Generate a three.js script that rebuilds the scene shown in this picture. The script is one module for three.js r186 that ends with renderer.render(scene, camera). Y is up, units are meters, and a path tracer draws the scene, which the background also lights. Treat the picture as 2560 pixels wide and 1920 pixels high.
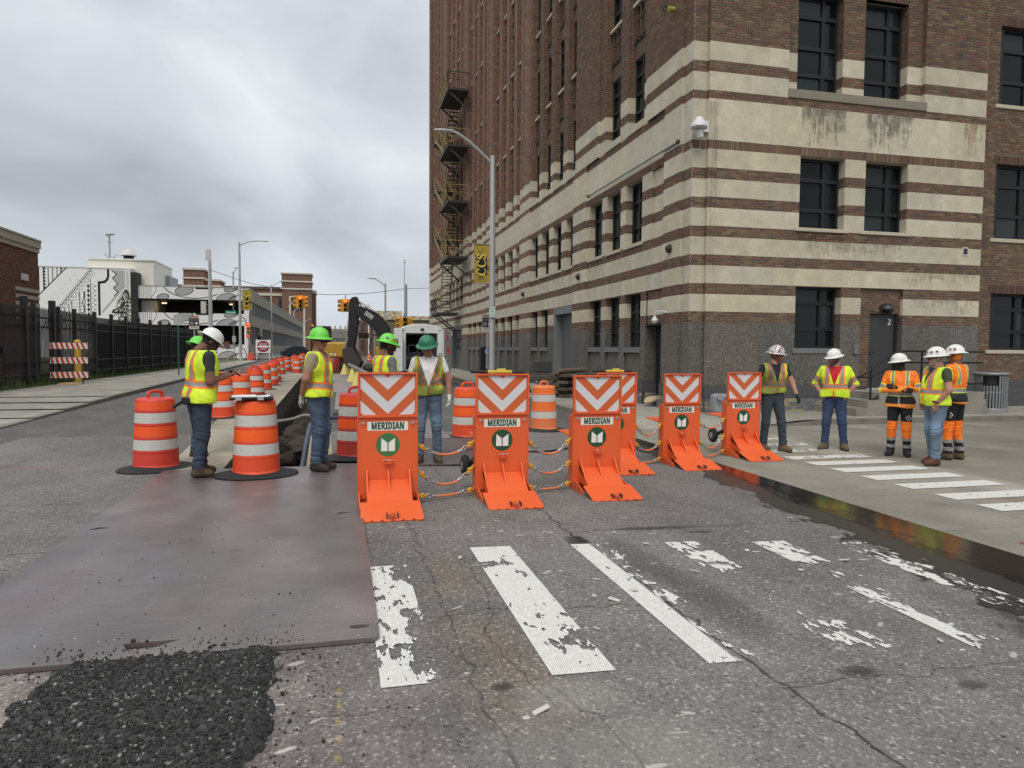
import * as THREE from 'three';
import { RoundedBoxGeometry } from 'three/addons/geometries/RoundedBoxGeometry.js';

// ---------------------------------------------------------------- camera, sky, sun, exposure
const scene = new THREE.Scene();
const camera = new THREE.PerspectiveCamera(2 * Math.atan(960 / 1775) * 180 / Math.PI, 4 / 3, 0.1, 2000);
camera.position.set(0, 1.62, 0);
camera.rotation.order = 'YXZ';
camera.rotation.set(-2.85 * Math.PI / 180, -13.6 * Math.PI / 180, 0.4 * Math.PI / 180);
scene.add(camera);
const renderer = new THREE.WebGLRenderer({ antialias: true });
renderer.toneMapping = THREE.LinearToneMapping;
renderer.toneMappingExposure = 1.0;
renderer.shadowMap.enabled = true;
const SUN = new THREE.DirectionalLight(0xfff4e4, 1.4);
SUN.position.set(-14, 46, 22); SUN.target.position.set(2, 0, -14);
SUN.castShadow = true; SUN.shadow.radius = 45; SUN.shadow.mapSize.set(2048, 2048);
Object.assign(SUN.shadow.camera, { left: -40, right: 40, top: 60, bottom: -40, far: 160 });
scene.add(SUN, SUN.target);

// ---------------------------------------------------------------- random numbers and noise
function rng(seed) { let a = seed >>> 0; return () => { a = (a + 0x6d2b79f5) | 0; let t = Math.imul(a ^ (a >>> 15), 1 | a); t = (t + Math.imul(t ^ (t >>> 7), 61 | t)) ^ t; return ((t ^ (t >>> 14)) >>> 0) / 4294967296; }; }
const R0 = rng(7);
const hash2 = (x, y) => { let h = Math.imul(x | 0, 374761393) ^ Math.imul(y | 0, 668265263); h = Math.imul(h ^ (h >>> 13), 1274126177); return ((h ^ (h >>> 16)) >>> 0) / 4294967296; };
function vn(x, y, per = 0) {
  const ix = Math.floor(x), iy = Math.floor(y); let fx = x - ix, fy = y - iy; fx = fx * fx * (3 - 2 * fx); fy = fy * fy * (3 - 2 * fy);
  const w = per ? (a) => ((a % per) + per) % per : (a) => a;
  const x0 = w(ix), x1 = w(ix + 1), y0 = w(iy), y1 = w(iy + 1);
  const a = hash2(x0, y0), b = hash2(x1, y0), c = hash2(x0, y1), d = hash2(x1, y1);
  return a + (b - a) * fx + (c - a) * fy + (a - b - c + d) * fx * fy;
}
function fbm(x, y, o = 4, per = 0) { let s = 0, a = 0.5, n = 0; for (let i = 0; i < o; i++) { s += a * vn(x + i * 17.3 * (per ? 0 : 1), y, per ? per << i : 0); n += a; a *= 0.5; x *= 2; y *= 2; } return s / n; }
const clamp = (x, a = 0, b = 1) => Math.min(b, Math.max(a, x));
const lerp = (a, b, t) => a + (b - a) * t;
const sstep = (a, b, x) => { const t = clamp((x - a) / (b - a)); return t * t * (3 - 2 * t); };
const V = (x, y, z) => new THREE.Vector3(x, y, z);

// overcast sky: soft grey cloud decks, brighter towards the zenith
{
  const W = 2048, H = 1024, d = new Float32Array(W * H * 4);
  // broad cloud masses (azimuth measured from -z towards +x, elevation, in degrees; sizes; strength)
  const B = [[-36, 17, 13, 4.6, -0.40], [-26, 12, 13, 2.6, -0.42], [-12, 9.5, 11, 2.0, -0.30], [-44, 20, 10, 6, -0.14], [2, 9, 12, 3, -0.2], [-40, 8.2, 9, 1.5, 0.2], [-31, 6.2, 9, 1.0, 0.1], [-20, 20.5, 12, 5, 0.16], [-9, 22, 10, 6, 0.18], [-13, 13.5, 9, 1.8, -0.16], [-5, 14.5, 9, 2, 0.08], [-24, 9.2, 6, 0.7, 0.16],
    [40, 14, 22, 6, -0.2], [80, 24, 26, 7, 0.14], [-90, 16, 26, 6, -0.24], [-130, 26, 26, 8, 0.12], [150, 14, 30, 6, -0.2], [110, 9, 22, 4, -0.15]];
  for (let j = 0; j < H; j++) {
    const el = ((j + 0.5) / H - 0.5) * Math.PI, y = Math.sin(el), eld = el * 57.2958, ce = Math.cos(el);
    for (let i = 0; i < W; i++) {
      const az = ((i + 0.5) / W - 0.5) * 2 * Math.PI, x = Math.cos(az) * ce, z = Math.sin(az) * ce, o = (j * W + i) * 4;
      let L, warm = 0;
      if (y < 0) L = 0.30;
      else {
        const k = 1 / (y + 0.2), px = x * k, pz = z * k;
        const wx = fbm(px * 0.5 + 3.1, pz * 0.5 + 9.2, 3) - 0.5, wz = fbm(px * 0.5 + 13.7, pz * 0.5 + 1.9, 3) - 0.5;
        const u = px * 0.62 + pz * 0.3 + wx * 1.1, v = -px * 0.3 + pz * 0.95 + wz * 1.1;
        const c = fbm(u * 0.62 + 5, v * 1.0 + 7, 5) - 0.5; const qx = x * 5.2 + z * 1.7, qy = y * 11 + x * 1.6 + z * 0.8, wq = fbm(qx * 0.7 + 4, qy * 0.7 + 11, 3) - 0.5, wr = fbm(qx * 0.7 + 24, qy * 0.7 + 1, 3) - 0.5; const c2 = fbm(qx + wq * 1.1 + 31, qy * 0.85 + wr * 1.1 + 3, 6) - 0.5;
        let m = 0; const a = Math.atan2(x, -z) * 57.2958;
        for (const b of B) { let da = a - b[0]; da -= 360 * Math.round(da / 360); const q = (da / b[2]) ** 2 + ((eld - b[1] - da * -0.13) / b[3]) ** 2; if (q < 9) m += b[4] * Math.exp(-q); }
        const t = m * 0.62 + (c * 0.4 + c2 * 0.72) * sstep(0, 7, eld) + c2 * 0.15;
        L = 0.69 * Math.exp(t * 0.85);
        L *= 1 + 1.5 * sstep(27, 85, eld);
        L = lerp(0.67, L, sstep(-1, 5, eld)); warm = clamp(0.66 - L, -0.2, 0.3);
      }
      d[o] = L * (0.94 - warm * 0.06); d[o + 1] = L * 1.0; d[o + 2] = L * (1.085 + warm * 0.12); d[o + 3] = 1;
      if (y < 0) { d[o] = L; d[o + 1] = L * 0.97; d[o + 2] = L * 0.92; }
    }
  }
  const t = new THREE.DataTexture(d, W, H, THREE.RGBAFormat, THREE.FloatType);
  t.mapping = THREE.EquirectangularReflectionMapping; t.magFilter = THREE.LinearFilter; t.needsUpdate = true;
  scene.background = t; scene.environment = t;
}

// ---------------------------------------------------------------- building blocks
const taken = {};
function numbered(n) { n = n.replace(/_\d{3}$/, ''); const k = (taken[n] = (taken[n] ?? -1) + 1); return k ? n + '_' + String(k).padStart(3, '0') : n; }
function tag(o, label, category, group, kind) { if (label) o.userData.label = label; if (category) o.userData.category = category; if (group) o.userData.group = group; if (kind) o.userData.kind = kind; return o; }
function mesh(name, geo, mat, parent) {
  const m = new THREE.Mesh(geo, mat); m.name = parent ? name : numbered(name); m.castShadow = m.receiveShadow = true; (parent ?? scene).add(m); return m;
}
function thing(name, label, category, pos = [0, 0, 0], ry = 0, group) { const g = new THREE.Group(); g.name = numbered(name); g.position.set(...pos); g.rotation.y = ry; scene.add(g); return tag(g, label, category, group); }
function struct(name) { const g = new THREE.Group(); g.name = numbered(name); scene.add(g); return tag(g, null, null, null, 'structure'); }
function dup(o, label, pos, ry, group) { const c = o.clone(); c.name = numbered(o.name); c.userData = { ...o.userData, label }; if (group) c.userData.group = group; if (pos) c.position.set(...pos); if (ry !== undefined) c.rotation.y = ry; scene.add(c); return c; }
class MB {
  constructor() { this.p = []; this.n = []; this.u = []; this.c = []; this.i = []; this.k = [1, 1, 1]; }
  col(r, g, b) { this.k = g === undefined ? r : [r, g, b]; return this; }
  quad(a, b, c, d, uv) {
    const e1x = b[0] - a[0], e1y = b[1] - a[1], e1z = b[2] - a[2], e2x = d[0] - a[0], e2y = d[1] - a[1], e2z = d[2] - a[2];
    let nx = e1y * e2z - e1z * e2y, ny = e1z * e2x - e1x * e2z, nz = e1x * e2y - e1y * e2x; const l = Math.hypot(nx, ny, nz) || 1; nx /= l; ny /= l; nz /= l;
    const o = this.p.length / 3;
    for (const v of [a, b, c, d]) {
      this.p.push(v[0], v[1], v[2]); this.n.push(nx, ny, nz); this.c.push(...this.k);
      if (!uv) { const ax = Math.abs(nx), ay = Math.abs(ny), az = Math.abs(nz); if (ay >= ax && ay >= az) this.u.push(v[0], v[2]); else if (ax > az) this.u.push(v[2], v[1]); else this.u.push(v[0], v[1]); }
    }
    if (uv) this.u.push(...uv);
    this.i.push(o, o + 1, o + 2, o, o + 2, o + 3); return this;
  }
  box(x0, y0, z0, x1, y1, z1) {
    this.quad([x0, y0, z1], [x1, y0, z1], [x1, y1, z1], [x0, y1, z1]); this.quad([x1, y0, z0], [x0, y0, z0], [x0, y1, z0], [x1, y1, z0]);
    this.quad([x1, y0, z1], [x1, y0, z0], [x1, y1, z0], [x1, y1, z1]); this.quad([x0, y0, z0], [x0, y0, z1], [x0, y1, z1], [x0, y1, z0]);
    this.quad([x0, y1, z1], [x1, y1, z1], [x1, y1, z0], [x0, y1, z0]); return this.quad([x0, y0, z0], [x1, y0, z0], [x1, y0, z1], [x0, y0, z1]);
  }
  geo(g, m) {
    if (m) { g = g.clone(); g.applyMatrix4(m); } const o = this.p.length / 3, P = g.attributes.position, N = g.attributes.normal, U = g.attributes.uv;
    for (let j = 0; j < P.count; j++) { this.p.push(P.getX(j), P.getY(j), P.getZ(j)); this.n.push(N.getX(j), N.getY(j), N.getZ(j)); this.u.push(U ? U.getX(j) : 0, U ? U.getY(j) : 0); this.c.push(...this.k); }
    if (g.index) for (let j = 0; j < g.index.count; j++) this.i.push(o + g.index.getX(j)); else for (let j = 0; j < P.count; j++) this.i.push(o + j);
    return this;
  }
  ob(cx, cy, cz, sx, sy, sz, rx = 0, ry = 0, rz = 0, rad = 0) {       // turned (rounded) box
    const g = rad ? new RoundedBoxGeometry(sx, sy, sz, 2, rad) : new THREE.BoxGeometry(sx, sy, sz);
    return this.geo(g, new THREE.Matrix4().compose(V(cx, cy, cz), new THREE.Quaternion().setFromEuler(new THREE.Euler(rx, ry, rz, 'YXZ')), V(1, 1, 1)));
  }
  bar(a, b, r, r2 = r, seg = 10) {                                     // round bar from a to b
    const A = V(...a), Bv = V(...b), d = Bv.clone().sub(A), L = d.length(); const g = new THREE.CylinderGeometry(r2, r, L, seg);
    return this.geo(g, new THREE.Matrix4().compose(A.add(Bv).multiplyScalar(0.5), new THREE.Quaternion().setFromUnitVectors(V(0, 1, 0), d.normalize()), V(1, 1, 1)));
  }
  flat(a, b, w, t, up = [0, 1, 0]) {                                   // square bar from a to b: w across, t along up
    const A = V(...a), Bv = V(...b), d = Bv.clone().sub(A), L = d.length(); d.normalize(); const s = d.clone().cross(V(...up)).normalize(), u = d.clone().cross(s);
    const m = new THREE.Matrix4().makeBasis(s, u, d); m.setPosition(A.add(Bv).multiplyScalar(0.5)); return this.geo(new THREE.BoxGeometry(w, t, L), m);
  }
  tube(pts, r, seg = 8, n = 0) { return this.geo(new THREE.TubeGeometry(new THREE.CatmullRomCurve3(pts.map((q) => V(...q))), n || pts.length * 6, r, seg)); }
  lathe(pts, x, y, z, seg = 24) { return this.geo(new THREE.LatheGeometry(pts.map((q) => new THREE.Vector2(q[0], q[1])), seg), new THREE.Matrix4().makeTranslation(x, y, z)); }
  done() {
    const g = new THREE.BufferGeometry(); g.setAttribute('position', new THREE.Float32BufferAttribute(this.p, 3)); g.setAttribute('normal', new THREE.Float32BufferAttribute(this.n, 3));
    g.setAttribute('uv', new THREE.Float32BufferAttribute(this.u, 2)); g.setAttribute('color', new THREE.Float32BufferAttribute(this.c, 3)); g.setIndex(this.i); return g;
  }
  build(name, mat, parent) { return mesh(name, this.done(), mat, parent); }
}
const mb = () => new MB();

// textures: colours given in sRGB 0..255
function dataTex(w, h, fn, srgb = true) {
  const d = new Uint8Array(w * h * 4);
  for (let y = 0; y < h; y++) for (let x = 0; x < w; x++) { const c = fn(x, y), o = (y * w + x) * 4; d[o] = clamp(c[0], 0, 255); d[o + 1] = clamp(c[1], 0, 255); d[o + 2] = clamp(c[2], 0, 255); d[o + 3] = c[3] ?? 255; }
  const t = new THREE.DataTexture(d, w, h); t.wrapS = t.wrapT = THREE.RepeatWrapping; t.magFilter = THREE.LinearFilter; if (srgb) t.colorSpace = THREE.SRGBColorSpace; t.needsUpdate = true; return t;
}
function canv(w, h, draw, srgb = true) {
  const c = document.createElement('canvas'); c.width = w; c.height = h; draw(c.getContext('2d'), w, h);
  const t = new THREE.CanvasTexture(c); t.wrapS = t.wrapT = THREE.RepeatWrapping; if (srgb) t.colorSpace = THREE.SRGBColorSpace; t.anisotropy = 8; return t;
}
const rep = (t, x, y = x) => { const c = t.clone(); c.repeat.set(x, y); c.needsUpdate = true; return c; };
function mat(r, g, b, rough = 0.8, metal = 0, extra) { const m = new THREE.MeshStandardMaterial({ roughness: rough, metalness: metal, ...extra }); m.color.setRGB(r, g, b); return m; }
const vmat = (rough = 0.85, metal = 0, extra) => new THREE.MeshStandardMaterial({ vertexColors: true, roughness: rough, metalness: metal, ...extra });
const ORD = ['nearest', 'second', 'third', 'fourth', 'fifth', 'sixth', 'seventh', 'eighth', 'ninth', 'tenth', 'eleventh', 'twelfth', 'thirteenth', 'fourteenth', 'fifteenth', 'sixteenth', 'seventeenth', 'eighteenth'];
// ---------------------------------------------------------------- ground
const gh = (x) => -0.025 * clamp(x - 0.6, 0, 4.45);                     // the road falls to the gutter on the right
const XL = (z) => -1.50 - 0.018 * (-z - 9.75), XR = (z) => -0.46 - 0.0215 * (-z - 10);     // trench edges
const KL = (z) => -6.38 - 0.036 * (-z - 15.6);                          // left kerb
const TZ = -48;                                                         // far end of the trench
const stoneNoise = (x, y, per) => { const a = vn(x, y, per), b = vn(x * 2 + 5, y * 2 + 9, per * 2); return a * 0.6 + b * 0.4; };
const T = {};
T.asphalt = dataTex(1024, 1024, (x, y) => {
  const s = stoneNoise(x / 3.2, y / 3.2, 320), f = fbm(x / 128, y / 128, 4, 8); let v = 90 + (s - 0.5) * 52 + (f - 0.5) * 26; if (s > 0.74) v += 34; if (s < 0.24) v -= 16; return [v * 1.01, v * 0.985, v * 0.95];
});
T.asphaltBump = dataTex(512, 512, (x, y) => { const v = stoneNoise(x / 3, y / 3, 171) * 255; return [v, v, v]; }, false);
T.concrete = dataTex(1024, 1024, (x, y) => {
  const f = fbm(x / 170, y / 170, 5, 6), g = fbm(x / 9, y / 9, 3, 114), p = hash2(x, y); let v = 150 + (f - 0.5) * 46 + (g - 0.5) * 22 + (p - 0.5) * 10; if (g > 0.76) v -= 18; return [v, v * 0.972, v * 0.9];
});
T.dirt = dataTex(512, 512, (x, y) => { const f = fbm(x / 64, y / 64, 5, 8), g = fbm(x / 6, y / 6, 3, 86); const v = 78 + (f - 0.5) * 70 + (g - 0.5) * 54; return [v * 1.05, v * 0.97, v * 0.86]; });
const M = {};
M.asphalt = vmat(0.92, 0, { map: rep(T.asphalt, 1 / 3.4), bumpMap: rep(T.asphaltBump, 1 / 1.3), bumpScale: 0.005 });
M.concrete = mat(0.86, 0.87, 0.88, 0.9, 0, { map: rep(T.concrete, 1 / 3), bumpMap: rep(T.concrete, 1 / 1.1), bumpScale: 0.003 });
M.walk = mat(0.97, 0.98, 1.0, 0.92, 0, { map: rep(T.concrete, 1 / 2.7), bumpMap: rep(T.concrete, 1 / 1.1), bumpScale: 0.003 });
M.walk2 = M.walk.clone(); M.walk2.color.setRGB(0.88, 0.88, 0.88);
M.kerb = mat(0.70, 0.70, 0.70, 0.92, 0, { map: rep(T.concrete, 1 / 2), bumpMap: rep(T.concrete, 1 / 0.9), bumpScale: 0.006 });
M.dirt = vmat(0.95, 0, { map: rep(T.dirt, 1 / 1.6), bumpMap: rep(T.dirt, 1 / 0.8), bumpScale: 0.04 });
// a sheet between two edges x = xa(z) and x = xb(z)
function sheet(xa, xb, z0, z1, nx, nz, yf, colf, uvf, B = mb()) {
  const o = B.p.length / 3;
  for (let j = 0; j <= nz; j++) for (let i = 0; i <= nx; i++) {
    const z = lerp(z0, z1, j / nz), x = lerp(xa(z), xb(z), i / nx), y = yf(x, z), e = 0.02;
    const nxx = -(yf(x + e, z) - y) / e, nzz = -(yf(x, z + e) - y) / e, l = Math.hypot(nxx, 1, nzz);
    B.p.push(x, y, z); B.n.push(nxx / l, 1 / l, nzz / l); const uv = uvf ? uvf(x, z, i / nx, j / nz) : [x, z]; B.u.push(...uv); B.c.push(...(colf ? colf(x, z) : [1, 1, 1]));
  }
  const s = Math.sign(z1 - z0);
  for (let j = 0; j < nz; j++) for (let i = 0; i < nx; i++) { const a = o + j * (nx + 1) + i, b = a + 1, c = a + nx + 1, d = c + 1; if (s > 0) B.i.push(a, c, b, b, c, d); else B.i.push(a, b, c, b, d, c); }
  return B;
}
const K = (v) => () => v;
// the near stretch of road carries one unrepeated map with its joints, cracks, stains and scuffs
const NX0 = -5.4, NX1 = 5.62, NZ0 = -14, NZ1 = -2;
function nearMap(ctx, W, H) {
  const im = ctx.createImageData(W, H), d = im.data;
  for (let j = 0; j < H; j++) for (let i = 0; i < W; i++) {
    const x = NX0 + (NX1 - NX0) * i / W, z = NZ0 + (NZ1 - NZ0) * j / H;
    const s = stoneNoise(i / 2.3, j / 2.3, 0), f = fbm(x * 0.55 + 20, z * 0.28 + 40, 5), g = fbm(x * 3 + 5, z * 3 + 8, 3);
    let v = 101 + (s - 0.5) * 50 + (f - 0.5) * 40 + (g - 0.5) * 18; if (s > 0.76) v += 40; if (s < 0.22) v -= 20;
    if (x < -1 && z > -4) v += 10; const lf = sstep(1.1, -0.6, x) * sstep(-5.2, -3.4, z); v += lf * (14 + (g - 0.5) * 40);
    const dirt = 0.6 * Math.exp(-(((x - 0.72 - 0.1 * Math.sin(z * 1.3)) / 0.22) ** 2)) * sstep(0.42, 0.75, fbm(x * 2.4 + 3, z * 1.6, 3)) * sstep(-6.5, -5, z);
    const o = (j * W + i) * 4; d[o] = v * (1.02 + dirt * 0.16 + lf * 0.04); d[o + 1] = v * (0.99 + dirt * 0.05); d[o + 2] = v * (0.955 - dirt * 0.07); d[o + 3] = 255;
  }
  ctx.putImageData(im, 0, 0);
  const P = (x, z) => [(x - NX0) / (NX1 - NX0) * W, (z - NZ0) / (NZ1 - NZ0) * H], r = rng(41);
  const crack = (pts, w, a, col = '24,22,20') => {
    for (let k = 0; k < pts.length - 1; k++) {
      const [x0, z0] = pts[k], [x1, z1] = pts[k + 1], n = Math.max(4, Math.round(Math.hypot(x1 - x0, z1 - z0) / 0.05)); let px = null;
      for (let q = 0; q <= n; q++) { const t = q / n, jx = (fbm(q * 0.31 + k * 9, 3.3, 3) - 0.5) * 0.16 * Math.sin(Math.PI * t), jz = (fbm(q * 0.31, 8 + k, 3) - 0.5) * 0.16 * Math.sin(Math.PI * t); const c = P(lerp(x0, x1, t) + jx, lerp(z0, z1, t) + jz);
        if (px) { ctx.strokeStyle = `rgba(${col},${a * (0.5 + 0.5 * r())})`; ctx.lineWidth = w * (0.5 + r()); ctx.beginPath(); ctx.moveTo(...px); ctx.lineTo(...c); ctx.stroke(); } px = c; }
    }
  };
  const blot = (x, z, rx, rz, col, a) => { const c = P(x, z); ctx.save(); ctx.translate(...c); ctx.scale(1, rz / rx); const R = rx / (NX1 - NX0) * W, g = ctx.createRadialGradient(0, 0, 0, 0, 0, R); g.addColorStop(0, `rgba(${col},${a})`); g.addColorStop(0.6, `rgba(${col},${a * 0.7})`); g.addColorStop(1, `rgba(${col},0)`); ctx.fillStyle = g; ctx.fillRect(-R, -R, 2 * R, 2 * R); ctx.restore(); };
  for (let k = 0; k < 120; k++) blot(NX0 + r() * 11, NZ0 + r() * 12, 0.05 + r() * 0.5, 0.1 + r() * 0.9, r() < 0.5 ? '40,38,36' : '150,146,138', 0.03 + r() * 0.08);
  crack([[1.95, -14], [1.98, -7.2], [2.02, -5.7], [2.08, -4.2], [2.12, -3.3], [2.18, -2]], 3.6, 0.75); crack([[2.02, -5.9], [2.03, -5.6]], 12, 0.7); blot(1.98, -5.72, 0.12, 0.22, '20,19,18', 0.75);
  crack([[0.58, -9], [0.6, -6.6], [0.63, -5], [0.62, -3.8], [0.66, -2.6], [0.7, -2]], 2.6, 0.45); crack([[0.86, -5.4], [0.95, -4.6], [0.8, -3.9], [0.95, -3]], 2, 0.5);
  crack([[2, -6.05], [3.2, -6.12], [4.5, -6.2]], 2.4, 0.75); crack([[0.5, -4.2], [1.1, -4.28], [2.05, -4.18]], 2.2, 0.65); crack([[0.3, -6.25], [0.75, -6.35]], 2, 0.6); crack([[2.1, -3.0], [3.4, -3.05], [5, -3.2]], 2, 0.55);
  crack([[-5.4, -7.9], [-3.9, -8.1], [-2.6, -8.05]], 2.6, 0.8); crack([[-3.7, -8.1], [-3, -7.7], [-2.4, -7.4]], 1.8, 0.6); crack([[-5, -5.9], [-3.4, -6.05], [-2.2, -6.2]], 2.6, 0.8); crack([[-4.4, -14], [-4.3, -11], [-4.6, -8]], 2, 0.6);
  crack([[1.2, -9.9], [1.3, -8.2]], 2, 0.5); crack([[3.1, -14], [3.2, -9.8]], 2.2, 0.6); crack([[-0.6, -3.2], [-0.1, -3.15], [0.25, -3.2]], 2, 0.5); crack([[1.0, -3.2], [1.15, -2.6], [1.1, -2]], 2, 0.5);
  for (const [x, z, rx, rz, a] of [[2.85, -6.1, 0.5, 0.07, 0.55], [3.25, -5.92, 0.16, 0.05, 0.5], [0.75, -3.25, 0.07, 0.05, 0.6], [2.62, -3.1, 0.13, 0.07, 0.6], [3.1, -2.86, 0.1, 0.05, 0.5], [2.3, -5.2, 0.22, 0.7, 0.28], [2.4, -4.2, 0.25, 0.8, 0.3], [4.2, -3.3, 0.3, 0.25, 0.55], [4.35, -3.6, 0.25, 0.3, 0.5]]) blot(x, z, rx, rz, '22,21,20', a);
  for (const [x, z, rx, rz, a] of [[1.05, -3.1, 0.35, 0.2, 0.45], [1.25, -2.6, 0.4, 0.35, 0.4], [0.75, -2.7, 0.3, 0.3, 0.3]]) blot(x, z, rx, rz, '158,154,146', a);
  for (let k = 0; k < 1500; k++) { const x = NX0 + r() * 11, z = -2.1 - r() * 6, c = P(x, z), q = 1 + r() * 2.2; ctx.fillStyle = r() < 0.6 ? `rgba(190,186,176,${0.35 + r() * 0.5})` : `rgba(30,28,27,${0.4 + r() * 0.5})`; ctx.fillRect(c[0], c[1], q, q); }
  for (let k = 0; k < 90; k++) { const x = -0.5 + r() * 5.6, z = -6.6 + r() * 4.3, c = P(x, z); ctx.fillStyle = `rgba(205,202,194,${0.4 + r() * 0.5})`; ctx.beginPath(); ctx.ellipse(c[0], c[1], 2 + r() * 9, 1 + r() * 2.5, -0.7 + r(), 0, 7); ctx.fill(); }
  ctx.strokeStyle = 'rgba(200,110,95,.35)'; ctx.lineWidth = 5; for (const q of [[-3.4, -5.1, -2.7, -5.2], [-4.6, -10.4, -3.2, -10.7], [-4.9, -9.4, -4.1, -9.7]]) { ctx.beginPath(); ctx.moveTo(...P(q[0], q[1])); ctx.lineTo(...P(q[2], q[3])); ctx.stroke(); }
  ctx.strokeStyle = 'rgba(205,170,70,.25)'; for (let k = 0; k < 9; k++) { ctx.beginPath(); ctx.moveTo(...P(-0.02, -3.4 + k * 0.14)); ctx.lineTo(...P(-0.02 + r() * 0.02, -3.34 + k * 0.14)); ctx.stroke(); }
}
const nearTex = canv(2048, 2048, nearMap); nearTex.wrapS = nearTex.wrapT = THREE.ClampToEdgeWrapping;
M.nearRoad = mat(1, 1, 1, 0.9, 0, { map: nearTex });
{
  const road = struct('road'), uvn = (x, z) => [(x - NX0) / (NX1 - NX0), (NZ1 - z) / (NZ1 - NZ0)], yf = (x) => gh(x);
  const n = mb(), zt = -9.78;
  sheet(K(NX0), K(0.6), zt, NZ1, 2, 4, yf, null, uvn, n); sheet(K(0.6), K(NX1), zt, NZ1, 20, 4, yf, null, uvn, n);
  sheet(K(NX0), XL, NZ0, zt, 2, 4, yf, null, uvn, n); sheet(XR, K(0.6), NZ0, zt, 2, 4, yf, null, uvn, n); sheet(K(0.6), K(NX1), NZ0, zt, 20, 4, yf, null, uvn, n);
  n.build('asphalt', M.nearRoad, road);
  const tone = (x, z) => { const v = 0.96 + 0.5 * (fbm(x * 0.35 + 3, z * 0.12 + 9, 4) - 0.5); return [v, v, v]; };
  const f = mb();
  sheet(K(NX0), XL, TZ, NZ0, 14, 60, yf, tone, null, f); sheet(XR, K(6.05), TZ, NZ0, 24, 60, yf, tone, null, f); sheet((z) => KL(z) - 0.3, K(NX0), -400, -15.3, 8, 90, yf, tone, null, f);
  sheet(K(NX0), K(6.05), -400, TZ, 24, 60, yf, tone, null, f);
  sheet(K(-80), K(NX0), -15.3, 30, 20, 20, yf, tone, null, f); sheet(K(NX0), K(80), NZ1, 30, 40, 16, yf, tone, null, f);
  f.build('asphalt', M.asphalt, road);
  // ground beyond everything, to the horizon
  const g = struct('ground'); const gb = mb(); gb.quad([-900, -1.6, 100], [900, -1.6, 100], [900, -1.6, -1500], [-900, -1.6, -1500]); gb.build('earth', mat(0.16, 0.15, 0.13, 1), g);
  // concrete strip along the trench
  const s = struct('concrete_slab'); const cb = mb();
  sheet((z) => Math.min(-2.0, -2.29 - 0.06 * (-z - 10.9)), XL, TZ, -9.81, 8, 60, (x, z) => 0.012 + 0.012 * fbm(x * 3, z * 3, 2), (x, z) => { const v = 0.55 + 0.9 * fbm(x * 1.2, z * 0.45, 4), t = 0.1 * fbm(x * 2, z * 0.8 + 4, 2); return [v * (1 + t), v, v * (0.97 - t)]; }, null, cb);
  cb.build('strip', vmat(0.92, 0, { map: rep(T.concrete, 1 / 2.5), bumpMap: rep(T.concrete, 1 / 0.8), bumpScale: 0.01 }), s);
  const tb = mb(); sheet((z) => XR(z), (z) => XR(z) + 0.36, TZ, -9.9, 2, 40, () => 0.012, (x, z) => { const v = 0.7 + 0.5 * fbm(x * 2 + 8, z * 0.9, 3); return [v * 1.02, v * 0.9, v * 0.72]; }, null, tb); tb.build('strip', vmat(0.93, 0, { map: rep(T.concrete, 1 / 2) }), s);
}
// the trench itself
{
  const t = struct('trench'), B = mb(), nz = 260, nu = 22;
  const o = 0;
  for (let j = 0; j <= nz; j++) { const z = lerp(-9.78, TZ, j / nz);
    for (let i = 0; i <= nu; i++) {
      const u = i / nu, xl = XL(z), xr = XR(z); let x, y; const a = fbm(u * 5 + 3, z * 1.1, 4) - 0.5, b = fbm(u * 9 + 13, z * 2.6 + 5, 3) - 0.5;
      if (u < 0.36) { const q = u / 0.36; y = -0.02 - q * 1.25; x = xl + (q < 0.2 ? 0 : 0.05 + 0.12 * q + a * 0.22 * q); if (q < 0.2) y = -q * 1.25; }
      else if (u < 0.7) { const q = (u - 0.36) / 0.34; x = lerp(xl + 0.18, xr - 0.24, q); y = -1.27 + 0.75 * Math.max(0, fbm(q * 2 + 4, z * 0.5 + 2, 4) - 0.42) * 1.6 + b * 0.12; }
      else { const q = (u - 0.7) / 0.3; x = lerp(xr - 0.24, xr, Math.pow(q, 0.7)) + a * 0.2 * (1 - q); y = lerp(-1.27, -0.0, q) + b * 0.25 * (1 - q) * q * 4; }
      if (u === 0) { x = xl; y = 0; } if (u === 1) { x = xr; y = 0; }
      B.p.push(x, y, z); B.n.push(0, 1, 0); B.u.push(u * 2.6, z); const v = 0.38 + 0.5 * fbm(u * 6, z * 1.5, 3); const cc = u < 0.08 ? [0.95, 0.93, 0.88] : [v, v * 0.94, v * 0.86]; B.c.push(...cc);
    } }
  for (let j = 0; j < nz; j++) for (let i = 0; i < nu; i++) { const a = o + j * (nu + 1) + i, b = a + 1, c = a + nu + 1, d = c + 1; B.i.push(a, b, c, b, d, c); }
  const g = B.done(); g.computeVertexNormals(); mesh('soil', g, M.dirt, t);
  const e = mb(); e.quad([XL(TZ), -1.4, TZ], [XR(TZ), -1.4, TZ], [XR(TZ), 0, TZ], [XL(TZ), 0, TZ]); e.quad([XR(-9.78), -1.4, -9.78], [XL(-9.78), -1.4, -9.78], [XL(-9.78), 0, -9.78], [XR(-9.78), 0, -9.78]); e.col(0.5, 0.46, 0.4); e.build('soil', M.dirt, t);
  const w = mb(); sheet((z) => XL(z) + 0.3, (z) => XR(z) - 0.14, -15.5, -10, 2, 8, () => -1.12, null, null, w); const wm = w.build('water', mat(0.03, 0.028, 0.025, 0.03), t);
}
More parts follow.
